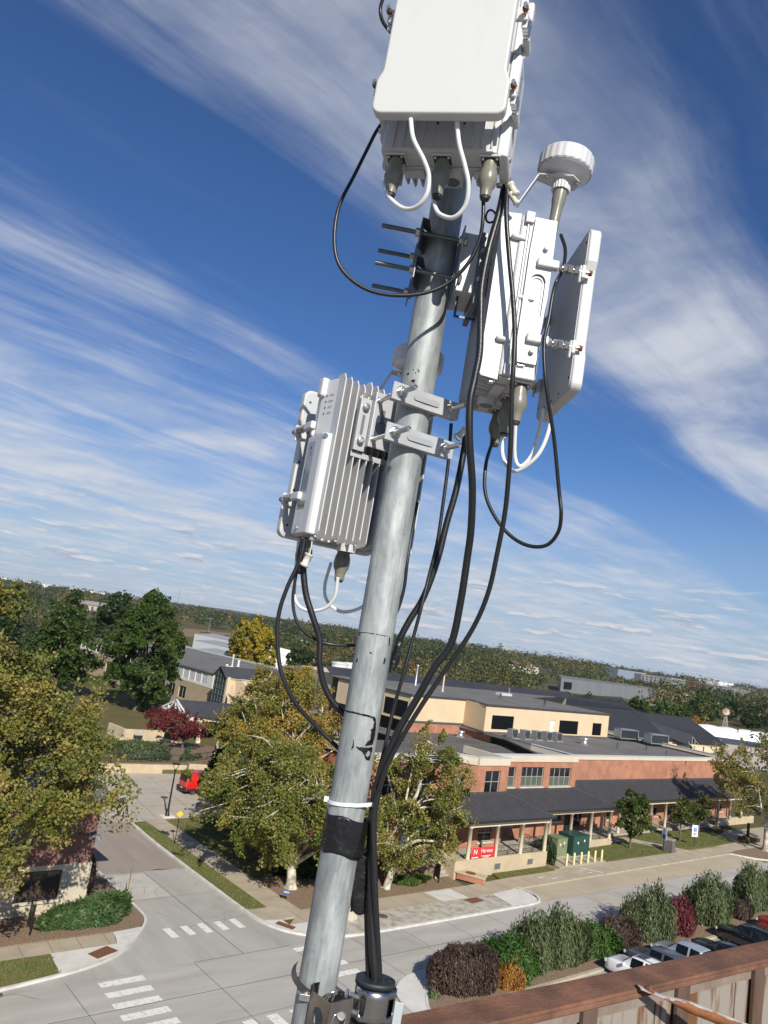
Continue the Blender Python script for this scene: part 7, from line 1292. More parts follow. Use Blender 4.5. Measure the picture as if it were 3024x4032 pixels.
def radio(label, M, boots, cut_lo=.225, cut_hi=.385, rust=False, pz=0.0):
    t = mthing('radio_unit', label, 'radio unit', 'white radio units on the mast', M); h = UH; sx = -1   # the label side is at x < 0
    # finned casting
    b = MB(); b.prism(rrect(-.128, .1485, -.022, .068, .008), 0.0, h); b.build('housing', M_whr, t, bevel=.003)
    f = MB()
    for k in range(15):
        x = -.132 + k * .0196; zlo, zhi = -.012 + .006 * (k % 3 == 0), h + .012 - .004 * (k % 4); th = .0015
        P = [(zlo, -.0225), (zlo + .004, -.062), (zlo + .012, -.07), (zhi - .02, -.07), (zhi - .003, -.058), (zhi, -.0225)]
        if -.075 < x < .075: P = [(zlo, -.0225), (zlo + .004, -.062), (zlo + .012, -.07), (cut_lo, -.07), (cut_lo, -.05), (cut_hi, -.05), (cut_hi, -.07), (zhi - .02, -.07), (zhi - .003, -.058), (zhi, -.0225)]
        n = len(P); vs = [(x - th, y, z) for z, y in P] + [(x + th, y, z) for z, y in P]; f.add(vs, [tuple(range(n)), tuple(range(n, 2 * n))[::-1]] + [((i + 1) % n, i, n + i, n + (i + 1) % n) for i in range(n)])
        if k % 2 == 0 and k < 14:
            for z in (.05, .14, .2, .33): f.lathe((x + .0016, -.052 + .01 * ((k // 2) % 2), z + .013 * (k % 4)), (1, 0, 0), [(0, .0045), (.006, .0025)], 8)
    f.build('fin_block', M_wht, t)
    # front ribs of the casting, seen under the panel
    r_ = MB()
    for k in range(11): x = -.115 + k * .0235; r_.box((x - .0012, .0682, .01), (x + .0012, .073, h - .02))
    r_.box((-.12, .0682, .0), (.14, .072, .006)); r_.build('front_face', M_wht, t)
    # label side cover: deep lower box, chamfered upper shield with the lamps
    c = MB(); c.prism([(-.1285, .066), (-.150, .061), (-.1535, .056), (-.1535, -.036), (-.149, -.046), (-.1285, -.050)], -.004, .262); c.build('side_cover', M_wht, t, bevel=.004)
    c = MB(); c.prism([(-.1285, .062), (-.146, .058), (-.1485, .030), (-.1285, -.050)], .266, h + .002); c.build('lamp_cover', M_wht, t, bevel=.003)
    c = MB(); c.box((-.160, .014, h - .045), (-.139, .044, h + .008)); c.box((-.156, .036, .262), (-.144, .05, .285)); build_each(c, 'cover_latch', M_wht, t, bevel=.006)
    s = MB(); s.box((-.15365, .004, .105), (-.15355, .048, .245)); s.build('label_plate', M_lab, t)
    p = MB(); rk = random.Random(4)
    for k in range(7): y = .009 + k * .0042; p.box((-.15385, y, .112), (-.15368, y + .0014, .112 + rk.uniform(.045, .075)))
    p.box((-.15385, .040, .112), (-.15368, .0445, .175)); p.lathe((-.1537, .026, .228), (-1, 0, 0), [(0, .0045), (.0002, .0045)], 14); p.box((-.15385, .018, .205), (-.15368, .02, .218)); p.box((-.15385, .023, .205), (-.15368, .025, .218)); p.build('print', M_ink, t)
    s = MB(); s.box((-.15365, .000, .062), (-.15355, .048, .084)); ic = s.build('warning_strip', M_icon, t); p = MB()
    for k in range(4):
        y = .006 + k * .0117
        if k < 3: p.add([(-.15375, y - .0045, .068), (-.15375, y + .0045, .068), (-.15375, y, .078)], [(0, 1, 2)])
        else: p.lathe((-.1537, y, .073), (-1, 0, 0), [(0, .004), (.0001, .004)], 10)
    build_each(p, 'warning_icon', M_ink, ic)
    p = MB()
    for z, d in ((.022, 1), (.05, 1)): p.box((-.1537, .004, z), (-.1535, .044, z + .0008))
    for y in (.004, .044): p.box((-.1537, y - .0004, .022), (-.1535, y + .0004, .0505))
    p.build('blank_frame', M_wht, t)
    # lamps PWR RUN ACT ALM on the chamfer
    e1, e2 = Vector((-.1485, .030, 0)), Vector((-.1285, -.050, 0)); ed = (e2 - e1).normalized(); en = Vector((ed.y, -ed.x, 0)); en = en if en.x < 0 else -en
    for k, w in enumerate(('PWR', 'RUN', 'ACT', 'ALM')):
        z = .372 - k * .0165; q = e1 + ed * .022 + en * .0006 + Vector((0, 0, z)); MB().lathe(q, en, [(0, .0024), (.0006, .0024)], 10).build('lamp_hole', M_dark, t)
        text_mesh('lettering', w, .0085, mat('print_grey', (.2, .21, .22), .6), t, axes(e1 + ed * .042 + en * .0007 + Vector((0, 0, z)), ed, (0, 0, 1), en), .0001)
    s = MB(); s.lathe((-.1545, .024, .012), (-1, 0, 0), [(-.004, .006), (.003, .006)], 12); s.lathe((-.148, -.044, .252), (-.7, -.7, 0), [(-.004, .0065), (.004, .0065)], 12); build_each(s, 'cover_screw', M_steel, t)
    # plain side: seam, taper knobs, recess, arm blocks
    k_ = MB(); k_.box((.1486, -.006, 0), (.1535, -.0015, h)); k_.box((.1486, .0005, 0), (.1525, .004, h)); build_each(k_, 'seam_flange', M_wht, t, bevel=.001)
    k_ = MB()
    for z in (.34, .075):
        k_.lathe((.1492, -.05 + .03, z + .012), (0, 1, -.12), [(-.022, .002), (-.018, .0075), (-.008, .0075), (.018, .003), (.022, .001)], 12); k_.lathe((.1492, .020, z - .006), (0, 1, 0), [(0, .003), (.024, .004)], 10); k_.cyl((.15, .046, z - .008), (.168, .046, z - .008), .0062, n=14)
    k_.box((.149, -.013, h - .022), (.160, .008, h + .006)); k_.box((.149, -.013, .0), (.158, .006, .028)); build_each(k_, 'side_knob', M_wht, t, bevel=.0015)
    for z in (.292, .098): MB().box((.149, .028, z - .011), (.170, .082, z + .011)).build('arm_block', M_wht, t, bevel=.004)
    for z in (.292, .098): MB().box((-.165, .03, z - .011), (-.1495, .082, z + .011)).build('arm_block', M_wht, t, bevel=.004)
    rc = MB(); rim = rrect(.0, .036, .15, .262, .018, 8); rin = rrect(.005, .031, .155, .257, .013, 8); n = len(rim)
    rc.add([(.1486, .02 + a, z) for a, z in rim] + [(.1515, .02 + a, z) for a, z in rim] + [(.1515, .02 + a, z) for a, z in rin] + [(.1490, .02 + a, z) for a, z in rin], [(i, (i + 1) % n, n + (i + 1) % n, n + i) for i in range(n)] + [(n + i, n + (i + 1) % n, 2 * n + (i + 1) % n, 2 * n + i) for i in range(n)] + [(2 * n + i, 2 * n + (i + 1) % n, 3 * n + (i + 1) % n, 3 * n + i) for i in range(n)]); rc.build('oval_recess', M_wht, t)
    pl = MB(); oc, oz = .038, .206; iv, ov = [], []; n = 48
    for i in range(n):
        a = 2 * pi * i / n; c_, s_ = cos(a), sin(a); iv.append((oc + .0185 * c_, oz + (.040 if s_ > 0 else -.040) * (abs(s_) > .02) + .0185 * s_)); kx = ((.066 - oc) if c_ > 0 else (oc - .008)) / max(abs(c_), 1e-6); kz = ((h - .006 - oz) if s_ > 0 else (oz - .036)) / max(abs(s_), 1e-6); k = min(kx, kz); ov.append((oc + c_ * k, oz + s_ * k))
    X0, X1 = .1486, .1575
    pl.add([(X1, y, z) for y, z in iv] + [(X1, y, z) for y, z in ov] + [(X0, y, z) for y, z in iv] + [(X0, y, z) for y, z in ov], [(i, n + i, n + (i + 1) % n, (i + 1) % n) for i in range(n)] + [(2 * n + i, i, (i + 1) % n, 2 * n + (i + 1) % n) for i in range(n)] + [(n + i, 3 * n + i, 3 * n + (i + 1) % n, n + (i + 1) % n) for i in range(n)]); pl.build('side_shield', M_wht, t)
    MB().cyl((.150, -.004, .2), (.150, .030, .2), .006, n=12).build('hinge_pin', M_wht, t); MB().cyl((.150, .0305, .2), (.150, .036, .2), .0045, n=10).build('hinge_screw', M_steel, t); MB().cyl((.150, .018, .03), (.150, .034, .03), .004, n=10).build('earth_pin', M_steel, t)
    # underside: ledge, gasket plates, round vent
    u = MB(); u.box((-.12, -.018, -.006), (.142, .012, -.0002)); u.box((.05, -.02, -.014), (.10, .008, -.0062)); u.box((-.11, -.02, -.012), (-.07, .008, -.0062)); u.build('bottom_ledge', M_wht, t, bevel=.002)
    u = MB(); u.lathe((-.02, -.012, -.006), (0, 0, -1), [(0, .026), (.02, .024)], 20); vo = u.build('drain_boss', M_wht, t); MB().lathe((-.02, -.012, -.0262), (0, 0, -1), [(0, .018), (.0008, .018)], 20).build('vent_disc', M_brkd, vo)
    for x in (-.13, .13): MB().hexnut((x, -.035, -.012), (0, 0, -1), .008, .007).build('earth_bolt', M_steel, t)
    for x, up in boots:
        g = MB(); g.box((x - .025, .018, -.0062), (x + .025, .064, -.0002)); g_ = g.build('connector_plate', M_wht, t, bevel=.002); g = MB(); g.box((x - .021, .022, -.008), (x + .021, .060, -.0064)); g.build('gasket', M_bootd, g_)
        s = MB()
        for dx in (-.016, .016):
            for dy in (.026, .056): s.lathe((x + dx, dy, -.008), (0, 0, -1), [(0, .004), (.003, .003)], 10)
        build_each(s, 'plate_screw', M_steel, g_)
        bt = MB(); ax = Vector((up[0], up[1], -1)).normalized(); p0 = Vector((x, .041, -.008)); bt.lathe(p0, ax, [(0, .0165), (.018, .0172), (.028, .0205), (.044, .0225), (.056, .0205), (.066, .0150), (.078, .0135), (.088, .0130)], 22); bo = bt.build('connector_boot', M_boot, t); MB().lathe(p0 + ax * .0885, ax, [(0, .0115), (.006, .0105)], 16).build('boot_end', M_bootd, bo)
    # antenna panel on four bolts
    z0, z1 = -.004 + pz, .421 + pz; x0, x1 = -.150, .150
    out = []; R_ = .022
    def corner(cx, cz, a0): out.extend([(cx + R_ * cos(radians(a0 + 15 * i)), cz + R_ * sin(radians(a0 + 15 * i))) for i in range(7)])
    corner(x1 - R_, z0 + R_, -90); out.extend([(x1, z0 + .079), (x1 - .002, z0 + .089), (x1 - .009, z0 + .104), (x1 - .011, z0 + .114), (x1 - .011, z0 + .304), (x1 - .009, z0 + .314), (x1 - .001, z0 + .334), (x1, z0 + .344)]); corner(x1 - R_, z1 - R_, 0); corner(x0 + R_, z1 - R_, 90); out.extend([(x0, z0 + .344), (x0 + .001, z0 + .334), (x0 + .009, z0 + .314), (x0 + .011, z0 + .304), (x0 + .011, z0 + .114), (x0 + .009, z0 + .104), (x0 + .002, z0 + .089), (x0, z0 + .079)]); corner(x0 + R_, z0 + R_, 180)
    p = MB(); ydisc(p, out, .152, .181); pn_ = p.build('antenna_panel', M_panel, t, bevel=.005, seg=3)
    ins = [(x * .965, z0 + (z - z0) * .975 + .005) for x, z in out]; p = MB(); ydisc(p, ins, .1502, .1519); p.build('panel_back', M_pback, pn_)
    s = MB()
    for x in (-.132, .132):
        for z in (.03, .13, .21, .29, .385): s.lathe((x, .1500, z), (0, -1, 0), [(0, .0032), (.0008, .0032)], 10)
    for x in (-.06, .0, .06): s.lathe((x, .1500, .012), (0, -1, 0), [(0, .0032), (.0008, .0032)], 10)
    build_each(s, 'panel_screw', M_dark, pn_)
    for z in (.292, .098):
        for s_ in (-1, 1):
            x = s_ * .157
            lug = MB(); lug.box((x - s_ * .03, .140, z - .017), (x + s_ * .006, .1495, z + .017)); lug.box((x - .006, .134, z - .03), (x + .006, .1398, z + .015)); lug.build('panel_lug', M_wht, t, bevel=.003)
            bb = MB(); bb.cyl((x, .07, z), (x, .176 if rust else .158, z), .0048, n=12); bb.hexnut((x, .095, z), (0, 1, 0), .0105, .010); bb.hexnut((x, .106, z), (0, 1, 0), .0115, .012); bb.hexnut((x, .121, z), (0, 1, 0), .0105, .012); bb.hexnut((x, .084, z), (0, 1, 0), .0095, .007); bb.build('standoff_bolt', M_steel, t)
            MB().cyl((x, .158, z), (x, .166, z), .007, n=12).build('bolt_end', M_rst, t)
    return t
BT = [(.113, (0, 0)), (0, (0, 0)), (-.113, (0, 0))]
U_TOP, U_RIGHT, U_LEFT = UF(-.0219, -.215, 1.866, -1.7988), UF(.1964, -.027, 1.3922, .0572), UF(-.1004, .1146, .9682, 2.0645)
radio('topmost white radio unit with its flat blank panel facing us', U_TOP, BT, rust=True, pz=.017)
radio('right hand white radio unit seen from its plain side', U_RIGHT, BT)
radio('lower left white radio unit with deep cooling fins, label plate and lamps', U_LEFT, BT)

# ---- clamps that hold the units to the pole
def clamp(label, yaw, z, dz, kind, reach):
    """unit frame turned to yaw with its origin on the pole axis at height z"""
    M = UF(0, 0, z, yaw); t = mthing('pole_clamp', label, 'clamp', 'clamps on the mast', M); X = .074
    if kind == 'bar':
        for s in (-1, 1):
            zz = s * dz; b = MB(); n = 10
            # pressed steel bar, bowed in the middle, with a turned lower lip
            prof = [(-.100, -.062), (-.06, -.062), (-.03, -.060), (0, -.059), (.03, -.060), (.06, -.062), (.100, -.062)]
            for (xa, ya), (xb, yb) in zip(prof, prof[1:]):
                b.add([(xa, ya, zz - .022), (xb, yb, zz - .022), (xb, yb, zz + .022), (xa, ya, zz + .022), (xa, ya + .003, zz - .022), (xb, yb + .003, zz - .022), (xb, yb + .003, zz + .022), (xa, ya + .003, zz + .022)], [(0, 1, 2, 3), (7, 6, 5, 4), (0, 4, 5, 1), (3, 2, 6, 7)])
                for zl in (zz - .022, zz + .0205): b.add([(xa, ya + .0031, zl), (xb, yb + .0031, zl), (xb * .93, yb + .022, zl), (xa * .93, ya + .022, zl), (xa, ya + .0031, zl + .0015), (xb, yb + .0031, zl + .0015), (xb * .93, yb + .022, zl + .0015), (xa * .93, ya + .022, zl + .0015)], [(0, 3, 2, 1), (4, 5, 6, 7), (3, 7, 6, 2), (0, 1, 5, 4)])
            bo = b.build('clamp_bar', M_brk, t)
            sl = MB(); P = rrect(-.038, .038, zz - .007, zz + .007, .0068, 6); ydisc(sl, P, -.0632, -.0618); sl.build('slot', mat('bracket_slot', (.34, .35, .355), .5, .2), bo)
            for q in (-1, 1):
                MB().lathe((q * X, -.0622, zz), (0, -1, 0), [(0, .0165), (.001, .0165)], 18).build('washer', M_steel, t)
                r = MB(); r.cyl((q * X, .085, zz), (q * X, -.125, zz), .0058, n=14)
                for k in range(24): r.lathe((q * X, -.128 + .0025 * k, zz), (0, 1, 0), [(0, .0058), (.0012, .0064), (.0024, .0058)], 12, close=False)
                r.build('threaded_rod', M_steel, t); r = MB(); r.hexnut((q * X, -.0635, zz), (0, -1, 0), .0125, .010); r.hexnut((q * X, .060, zz), (0, -1, 0), .0125, .010); build_each(r, 'nut', M_steel, t)
    if kind == 'vee':
        for s in (-1, 1):
            zz = s * dz; b = MB()
            for q in (-1, 1):
                b.add([(q * .09, -.062, zz - .03), (q * .09, -.062, zz + .03), (q * .045, -.062, zz + .03), (q * .045, -.062, zz - .03), (q * .012, -.008 - .036, zz + .03), (q * .012, -.044, zz - .03)], [(0, 1, 2, 3), (3, 2, 4, 5)] if q > 0 else [(3, 2, 1, 0), (5, 4, 2, 3)])
                b.add([(q * .09, -.0625, zz + .03), (q * .045, -.0625, zz + .03), (q * .02, -.030, zz + .03), (q * .085, -.045, zz + .03)], [(0, 1, 2, 3)])
            b.build('vee_plate', mat('vee_dark', (.16, .165, .17), .45, .5, var=.3, vscale=20), t, solid=.003)
            for q in (-1, 1):
                r = MB(); r.cyl((q * X * .9, .062, zz), (q * X * .9, -.160, zz), .0055, n=12)
                for k in range(30): r.lathe((q * X * .9, -.163 + .0026 * k, zz), (0, 1, 0), [(0, .0055), (.0013, .0061), (.0025, .0055)], 12, close=False)
                r.build('threaded_rod', mat('rod_dark', (.20, .20, .195), .4, .8, var=.3, vscale=60), t); r = MB(); r.hexnut((q * X * .9, -.064, zz), (0, -1, 0), .0115, .011); r.hexnut((q * X * .9, .040, zz), (0, 1, 0), .0115, .009); r.hexnut((q * X * .9, .0535, zz), (0, 1, 0), .0115, .009); build_each(r, 'nut', M_steel, t)
    # bracket from the pole to the casting
    if kind == 'bar':
        b = MB(); b.box((.052, .0505, -.074), (-.086, .054, .074)); b.box((.052, .0541, -.074), (.0485, .082, .074)); b.box((-.0825, .0541, -.074), (-.086, .082, .074)); b.build('bracket_plate', M_brk, t, bevel=.002)
        k = MB(); k.lathe((-.058, .0504, -.018), (0, -1, 0), [(0, .017), (.0008, .017)], 20); k.box((-.064, .0496, -.006), (-.052, .0504, .03)); k.build('keyhole', M_brkd, t)
        b = MB(); b.box((-.087, .066, -.088), (-.118, .069, .052)); b.box((-.116, .0695, -.088), (-.118, .085, .052)); b.box((.06, .0765, -.104), (-.118, .079, -.089)); b.build('slide_plate', M_brk, t, bevel=.0015)
        k = MB(); P = rrect(-.108, -.100, -.046, .008, .004, 5); ydisc(k, P, .0652, .0658); k.build('slide_slot', M_brkd, t)
        for z_ in (-.062, .028): MB().lathe((-.104, .0658, z_), (0, -1, 0), [(0, .009), (.010, .009), (.010, .005)], 16).build('cap_screw', M_steel, t)
    else:
        b = MB(); b.box((-.09, .047, -.085), (.09, .0505, .085)); b.build('bracket_flange', M_brk, t)
        b = MB(); b.box((-.062, .0508, -.082), (.062, .098, .082)); b.build('bracket_box', mat('bracket_white', (.60, .60, .585), .45, .1, var=.1, vscale=10), t, bevel=.003)
        b = MB(); b.box((-.075, .0985, -.115), (.075, .113, .085)); b.build('slide_plate', M_brkd, t, bevel=.002)
        b = MB(); b.box((.03, .06, -.135), (.034, .066, -.083)); b.box((.03, .06, -.141), (.034, .118, -.1352)); b.build('safety_hook', mat('hook_blue', (.03, .055, .085), .4, .4), t)
        for z_ in (-.05, .03): MB().lathe((.0755, .106, z_), (1, 0, 0), [(0, .007), (.008, .007)], 12).build('cap_screw', M_steel, t)
    return t
clamp('grey twin bar clamp across the front of the pole holding the lower left unit', 2.0645, 1.285, .052, 'bar', .1)
clamp('dark vee plate clamp with long rods pointing left, holding the right unit', .0572, 1.722, .052, 'vee', .1)
clamp('twin bar clamp hidden behind the topmost unit', -1.7988, 2.14, .055, 'bar', .1)

# ---- satellite timing antennas: ribbed white pucks
def puck(label, x, y, z, tilt, arm):
    t = mthing('timing_antenna', label, 'antenna', 'ribbed white puck antennas', MF @ Matrix.Translation((x, y, z)) @ Matrix.Rotation(tilt, 4, 'Y')); r = .0735
    b = MB(); n = 96; pr = []
    vs = []
    for h, k in ((0, .97), (.004, 1.0), (.042, 1.0), (.047, .965)):
        for i in range(n): a = 2 * pi * i / n; w = r * k * (1 + (.014 if i % 4 in (0, 1) and .001 < h < .045 else 0)); vs.append((w * cos(a), w * sin(a), h))
    b.add(vs, [(j * n + i, j * n + (i + 1) % n, (j + 1) * n + (i + 1) % n, (j + 1) * n + i) for j in range(3) for i in range(n)]); b.add(vs[-n:], [tuple(range(n))]); b.build('ribbed_cap', M_wht, t)
    b = MB(); b.lathe((0, 0, .001), (0, 0, -1), [(0, r * .96), (.004, r * .93), (.012, r * .62), (.016, r * .48), (.020, r * .44)], 40); b.build('under_dish', mat('dish_white', (.66, .66, .67), .3), t)
    b = MB(); b.lathe((0, 0, -.020), (0, 0, -1), [(0, .036), (.006, .036), (.008, .026)], 28); b.build('flange', mat('dish_white', (.66, .66, .67), .3), t)
    b = MB(); n = 40; vs = []
    for h in (-.0285, -.054):
        for i in range(n): a = 2 * pi * i / n; w = .0255 + (.0016 if i % 2 else 0) - (.002 if h < -.05 else 0); vs.append((w * cos(a), w * sin(a), h))
    b.add(vs, [(i, n + i, n + (i + 1) % n, (i + 1) % n) for i in range(n)]); b.add(vs, [tuple(range(n)), tuple(range(n, 2 * n))[::-1]]); b.build('ribbed_collar', M_wht, t)
    MB().lathe((0, 0, -.054), (0, 0, -1), [(0, .0195), (.03, .0185), (.045, .016), (.075, .0145), (.16, .0145)], 20).build('stem', M_boot, t)
    b = MB(); b.prism([(-.07, -.015), (.02, -.04), (.042, -.02), (.042, .02), (.02, .04), (-.07, .015)], -.0275, -.0245); b.bar((-.068, 0, -.026), (-.105, .01, -.115), .003, .03, (0, 1, 0)); b.build('mount_arm', M_wht, t)
    for x_, y_ in ((-.045, -.008), (.036, -.008)): MB().hexnut((x_, y_ - .006, -.0275), (0, 0, -1), .006, .007).build('mount_screw', M_steel, t)
    return t
puck('ribbed white puck antenna on a bracket above the right hand unit', .300, .0, 2.055, .06, True)
puck('ribbed white puck antenna half hidden behind the pole', -.008, .215, 1.515, .03, True)

# ---- cables
def cable(key, label, r, m, cat='cable', group='black cables down the mast', k=7):
    o = MB().tube(catmull(CB[key], k), r, 14).build('cable', m, None); o.matrix_world = MF; tag(o, label, cat, group); return o
cable('c1', 'thin black cable looping wide left of the pole from the topmost unit', .0047, M_cab)
cable('c0', 'short black cable end curving out behind the topmost panel', .0047, M_cab)
cable('c2', 'thick black cable from the topmost unit running down in front of the right unit fins', .0088, M_cab)
cable('c3', 'medium black cable crossing the white side of the right hand unit', .0058, M_cab)
cable('c4', 'thin black cable dropping behind the clamp to the bundle', .0046, M_cab)
cable('c5', 'thick black cable bending behind the pole to a taped splice', .0086, M_cab)
cable('c6', 'thin black cable along the right edge of the pole below the clamps', .0045, M_cab)
cable('c7', 'thin black cable hanging in a loop at the far right', .0046, M_cab)
cable('c8', 'black cable bowing farthest left below the lower left unit', .0054, M_cab)
cable('c9', 'thin black cable curving under the lower left unit to the pole', .0042, M_cab)
cable('c10', 'thick black cable with faint white print below the lower left unit', .0082, M_cab)
cable('b1', 'leftmost black cable of the bundle entering the rubber block', .0072, M_cab); cable('b2', 'thick middle black cable of the bundle entering the rubber block', .0105, M_cab); cable('b3', 'right black cable of the bundle entering the rubber block', .0075, M_cab)
GW = 'white jumper cables'
cable('w1', 'left white jumper loop under the topmost panel', .0052, M_cabw, 'jumper cable', GW); cable('w2', 'right white jumper loop under the topmost panel', .0052, M_cabw, 'jumper cable', GW)
cable('w3', 'inner white jumper loop under the right hand unit', .005, M_cabw, 'jumper cable', GW); cable('w4', 'outer white jumper loop under the right hand unit', .005, M_cabw, 'jumper cable', GW)
cable('w5', 'white jumper loop left under the lower left unit', .0047, M_cabw, 'jumper cable', GW); cable('w6', 'white jumper loop under the lower left unit reaching to the pole', .0047, M_cabw, 'jumper cable', GW)
# print on the thick cable
P = catmull(CB['c10'], 7); prt = MB()
def plug(label, x, y, z, d, s=1.0, loop=True):
    t = mthing('dust_plug', label, 'dust plug', 'cream dust plugs on strings', MF @ Matrix.Translation((x, y, z))); d = Vector(d).normalized(); MB().lathe((0, 0, 0), d, [(0, .011 * s), (.004, .012 * s), (.006, .009 * s), (.026, .0085 * s), (.028, .011 * s), (.034, .011 * s), (.035, .006 * s)], 18).build('plug_body', M_crm, t)
    p = frame_of(d)[0]; MB().tube(catmull([(0, 0, 0), tuple(-d * .012 + Vector((-.002, 0, .006))), tuple(-d * .02 + Vector((-.006, 0, .02))), (-.006, .005, .045)], 5), .0018, 6).build('string', M_crm, t); return t
plug('larger cream dust plug hanging under the topmost unit', .138, -.205, 1.862, (.55, -.1, -.8)); plug('smaller cream dust plug below the larger one by the cables', .142, -.205, 1.838, (.6, -.1, -.75), .75); plug('cream dust plug hanging under the lower left unit', -.198, .02, .915, (-.28, 0, -1)); plug('cream dust plug tucked beside the upper clamp rod', .142, .0, 1.296, (-.62, 0, -.75))
ring = mthing('cable_ring', 'small black cable ring hanging behind the thick cable', 'cable ring', M=MF @ Matrix.Translation((.112, -.12, 1.822))); MB().tube([(.013 * cos(a), .003 * sin(2 * a), .017 * sin(a)) for a in np.linspace(.6, 2 * pi + .3, 28)], .0028, 8).build('ring_wire', M_cab, ring)
# zip tie, tape and splices
zt = mthing('zip_tie', 'white nylon zip tie round the pole and the cables', 'zip tie', M=MF @ Matrix.Translation((0, 0, .352))); b = MB(); P = []
NZ = 56
for i in range(NZ):
    a = 2 * pi * i / NZ; x = (.0475 + (.012 if cos(a) > 0 else 0) * max(0, cos(a)) ** 2) * cos(a); y = .0475 * sin(a) * (1.0); P.append(Vector((x + (.006 if cos(a) > .2 else 0), y, .006 * cos(a) - .002)))
vs = []
for p in P: q = Vector((p.x, p.y, 0)).normalized() * .0016; vs += [p - q + Vector((0, 0, -.004)), p + q + Vector((0, 0, -.004)), p + q + Vector((0, 0, .004)), p - q + Vector((0, 0, .004))]
b.add(vs, [(i * 4 + k, ((i + 1) % NZ) * 4 + k, ((i + 1) % NZ) * 4 + (k + 1) % 4, i * 4 + (k + 1) % 4) for i in range(NZ) for k in range(4)], False); b.build('strap', M_nyl, zt)
MB().cbox((-.0515, -.004, -.006), (.011, .010, .012)).build('lock_head', M_nyl, zt, bevel=.0015); MB().cbox((.0675, -.006, .006), (.011, .010, .012)).build('lock_head', M_nyl, zt, bevel=.0015)
tp = mthing('tape_wrap', 'wide black tape band wrapped round the pole above the splice', 'tape', M=MF @ Matrix.Translation((0, 0, .275))); b = MB(); rk = random.Random(2); vs = []; NA, NZ = 60, 12
for k in range(NZ + 1):
    for i in range(NA + 1): a = -pi * 1.25 + 1.9 * pi * i / NA; r = .0462 + .0007 * sin(i * .9 + k * .25) + .0005 * sin(i * 2.3 - k * .6) + (.010 * max(0, cos(a)) ** 3 if -1.2 < a < 1.2 else 0); vs.append((r * cos(a), r * sin(a), -.041 + .083 * k / NZ + (.003 * sin(i * .35) if k in (0, NZ) else 0) + .004 * cos(a + 2.4)))
b.add(vs, [(k * (NA + 1) + i, k * (NA + 1) + i + 1, (k + 1) * (NA + 1) + i + 1, (k + 1) * (NA + 1) + i) for k in range(NZ) for i in range(NA)], True); b.build('band', M_tape, tp, solid=.0006)
def splice(label, x, y, z0, z1, w, d, lean, seed):
    t = mthing('taped_splice', label, 'taped splice', 'black taped cable splices', MF @ Matrix.Translation((x, y, z0))); b = MB(); NZ, NA = 16, 18; vs = []; L_ = z1 - z0
    for k in range(NZ + 1):
        f = k / NZ; c = lean * f
        for i in range(NA): a = 2 * pi * i / NA; e = 1 + .10 * sin(a * 2 + seed + f * 9) + .06 * sin(a * 5 + f * 17 * seed); s = (.82 + .25 * sin(pi * min(1, f * 1.15))); vs.append((c + w * s * e * math.copysign(abs(cos(a)) ** .7, cos(a)), d * s * e * math.copysign(abs(sin(a)) ** .7, sin(a)), L_ * f + .004 * sin(a * 3 + seed)))
    b.add(vs, [(k * NA + i, k * NA + (i + 1) % NA, (k + 1) * NA + (i + 1) % NA, (k + 1) * NA + i) for k in range(NZ) for i in range(NA)], True); b.add(vs[:NA], [tuple(range(NA))[::-1]]); b.add(vs[-NA:], [tuple(range(NA))]); b.build('tape_roll', M_tape, t); return t
splice('black taped splice hanging between the pole and the cables near the bottom', .066, .004, .108, .232, .0205, .009, -.014, 3); splice('small shiny black taped splice beside the pole at tree line height', .056, .045, .668, .742, .0105, .010, .006, 5)
# ---- hose clamp, punched steel adapter and rubber cable block at the bottom
hc = mthing('hose_clamp', 'stainless hose clamp strap curling off the left side of the pole', 'hose clamp', M=MF @ Matrix.Translation((0, 0, -.066))); b = MB(); P = []
for i in range(46): a = radians(-75 + 330 * i / 45); P.append(Vector((.0465 * cos(a), .0465 * sin(a), -.008 * cos(a))))
for i in range(12): f = i / 11; P.append(Vector((-.012 - .046 * sin(f * 1.9), -.047 - .012 * sin(f * 3.1), .006 + .058 * f)))
vs = []
for i, p in enumerate(P): q = Vector((p.x, p.y, 0)).normalized() * .0006; u = Vector((0, 0, .0065)) if i < 46 else Vector((.004, 0, .005)); vs += [p - q - u, p + q - u, p + q + u, p - q + u]
b.add(vs, [(i * 4 + k, i * 4 + 4 + k, i * 4 + 4 + (k + 1) % 4, i * 4 + (k + 1) % 4) for i in range(45) for k in range(4)] + [(i * 4 + k, i * 4 + 4 + k, i * 4 + 4 + (k + 1) % 4, i * 4 + (k + 1) % 4) for i in range(46, 57) for k in range(4)]); b.build('band', mat('strap_dark', (.16, .15, .14), .35, .9), hc); b = MB(); b.cyl((-.040, -.035, .004), (-.018, -.052, .001), .007, n=12); b.box((-.036, -.056, -.007), (-.012, -.046, .007)); b.build('worm_screw', M_steel, hc, bevel=.001)
ad = mthing('adapter_bracket', 'punched stainless square adapter bracket clamped at the foot of the pole', 'bracket', M=MF @ Matrix.Translation((.036, -.058, -.088)) @ Matrix.Rotation(radians(41), 4, 'Z')); S_ = .066
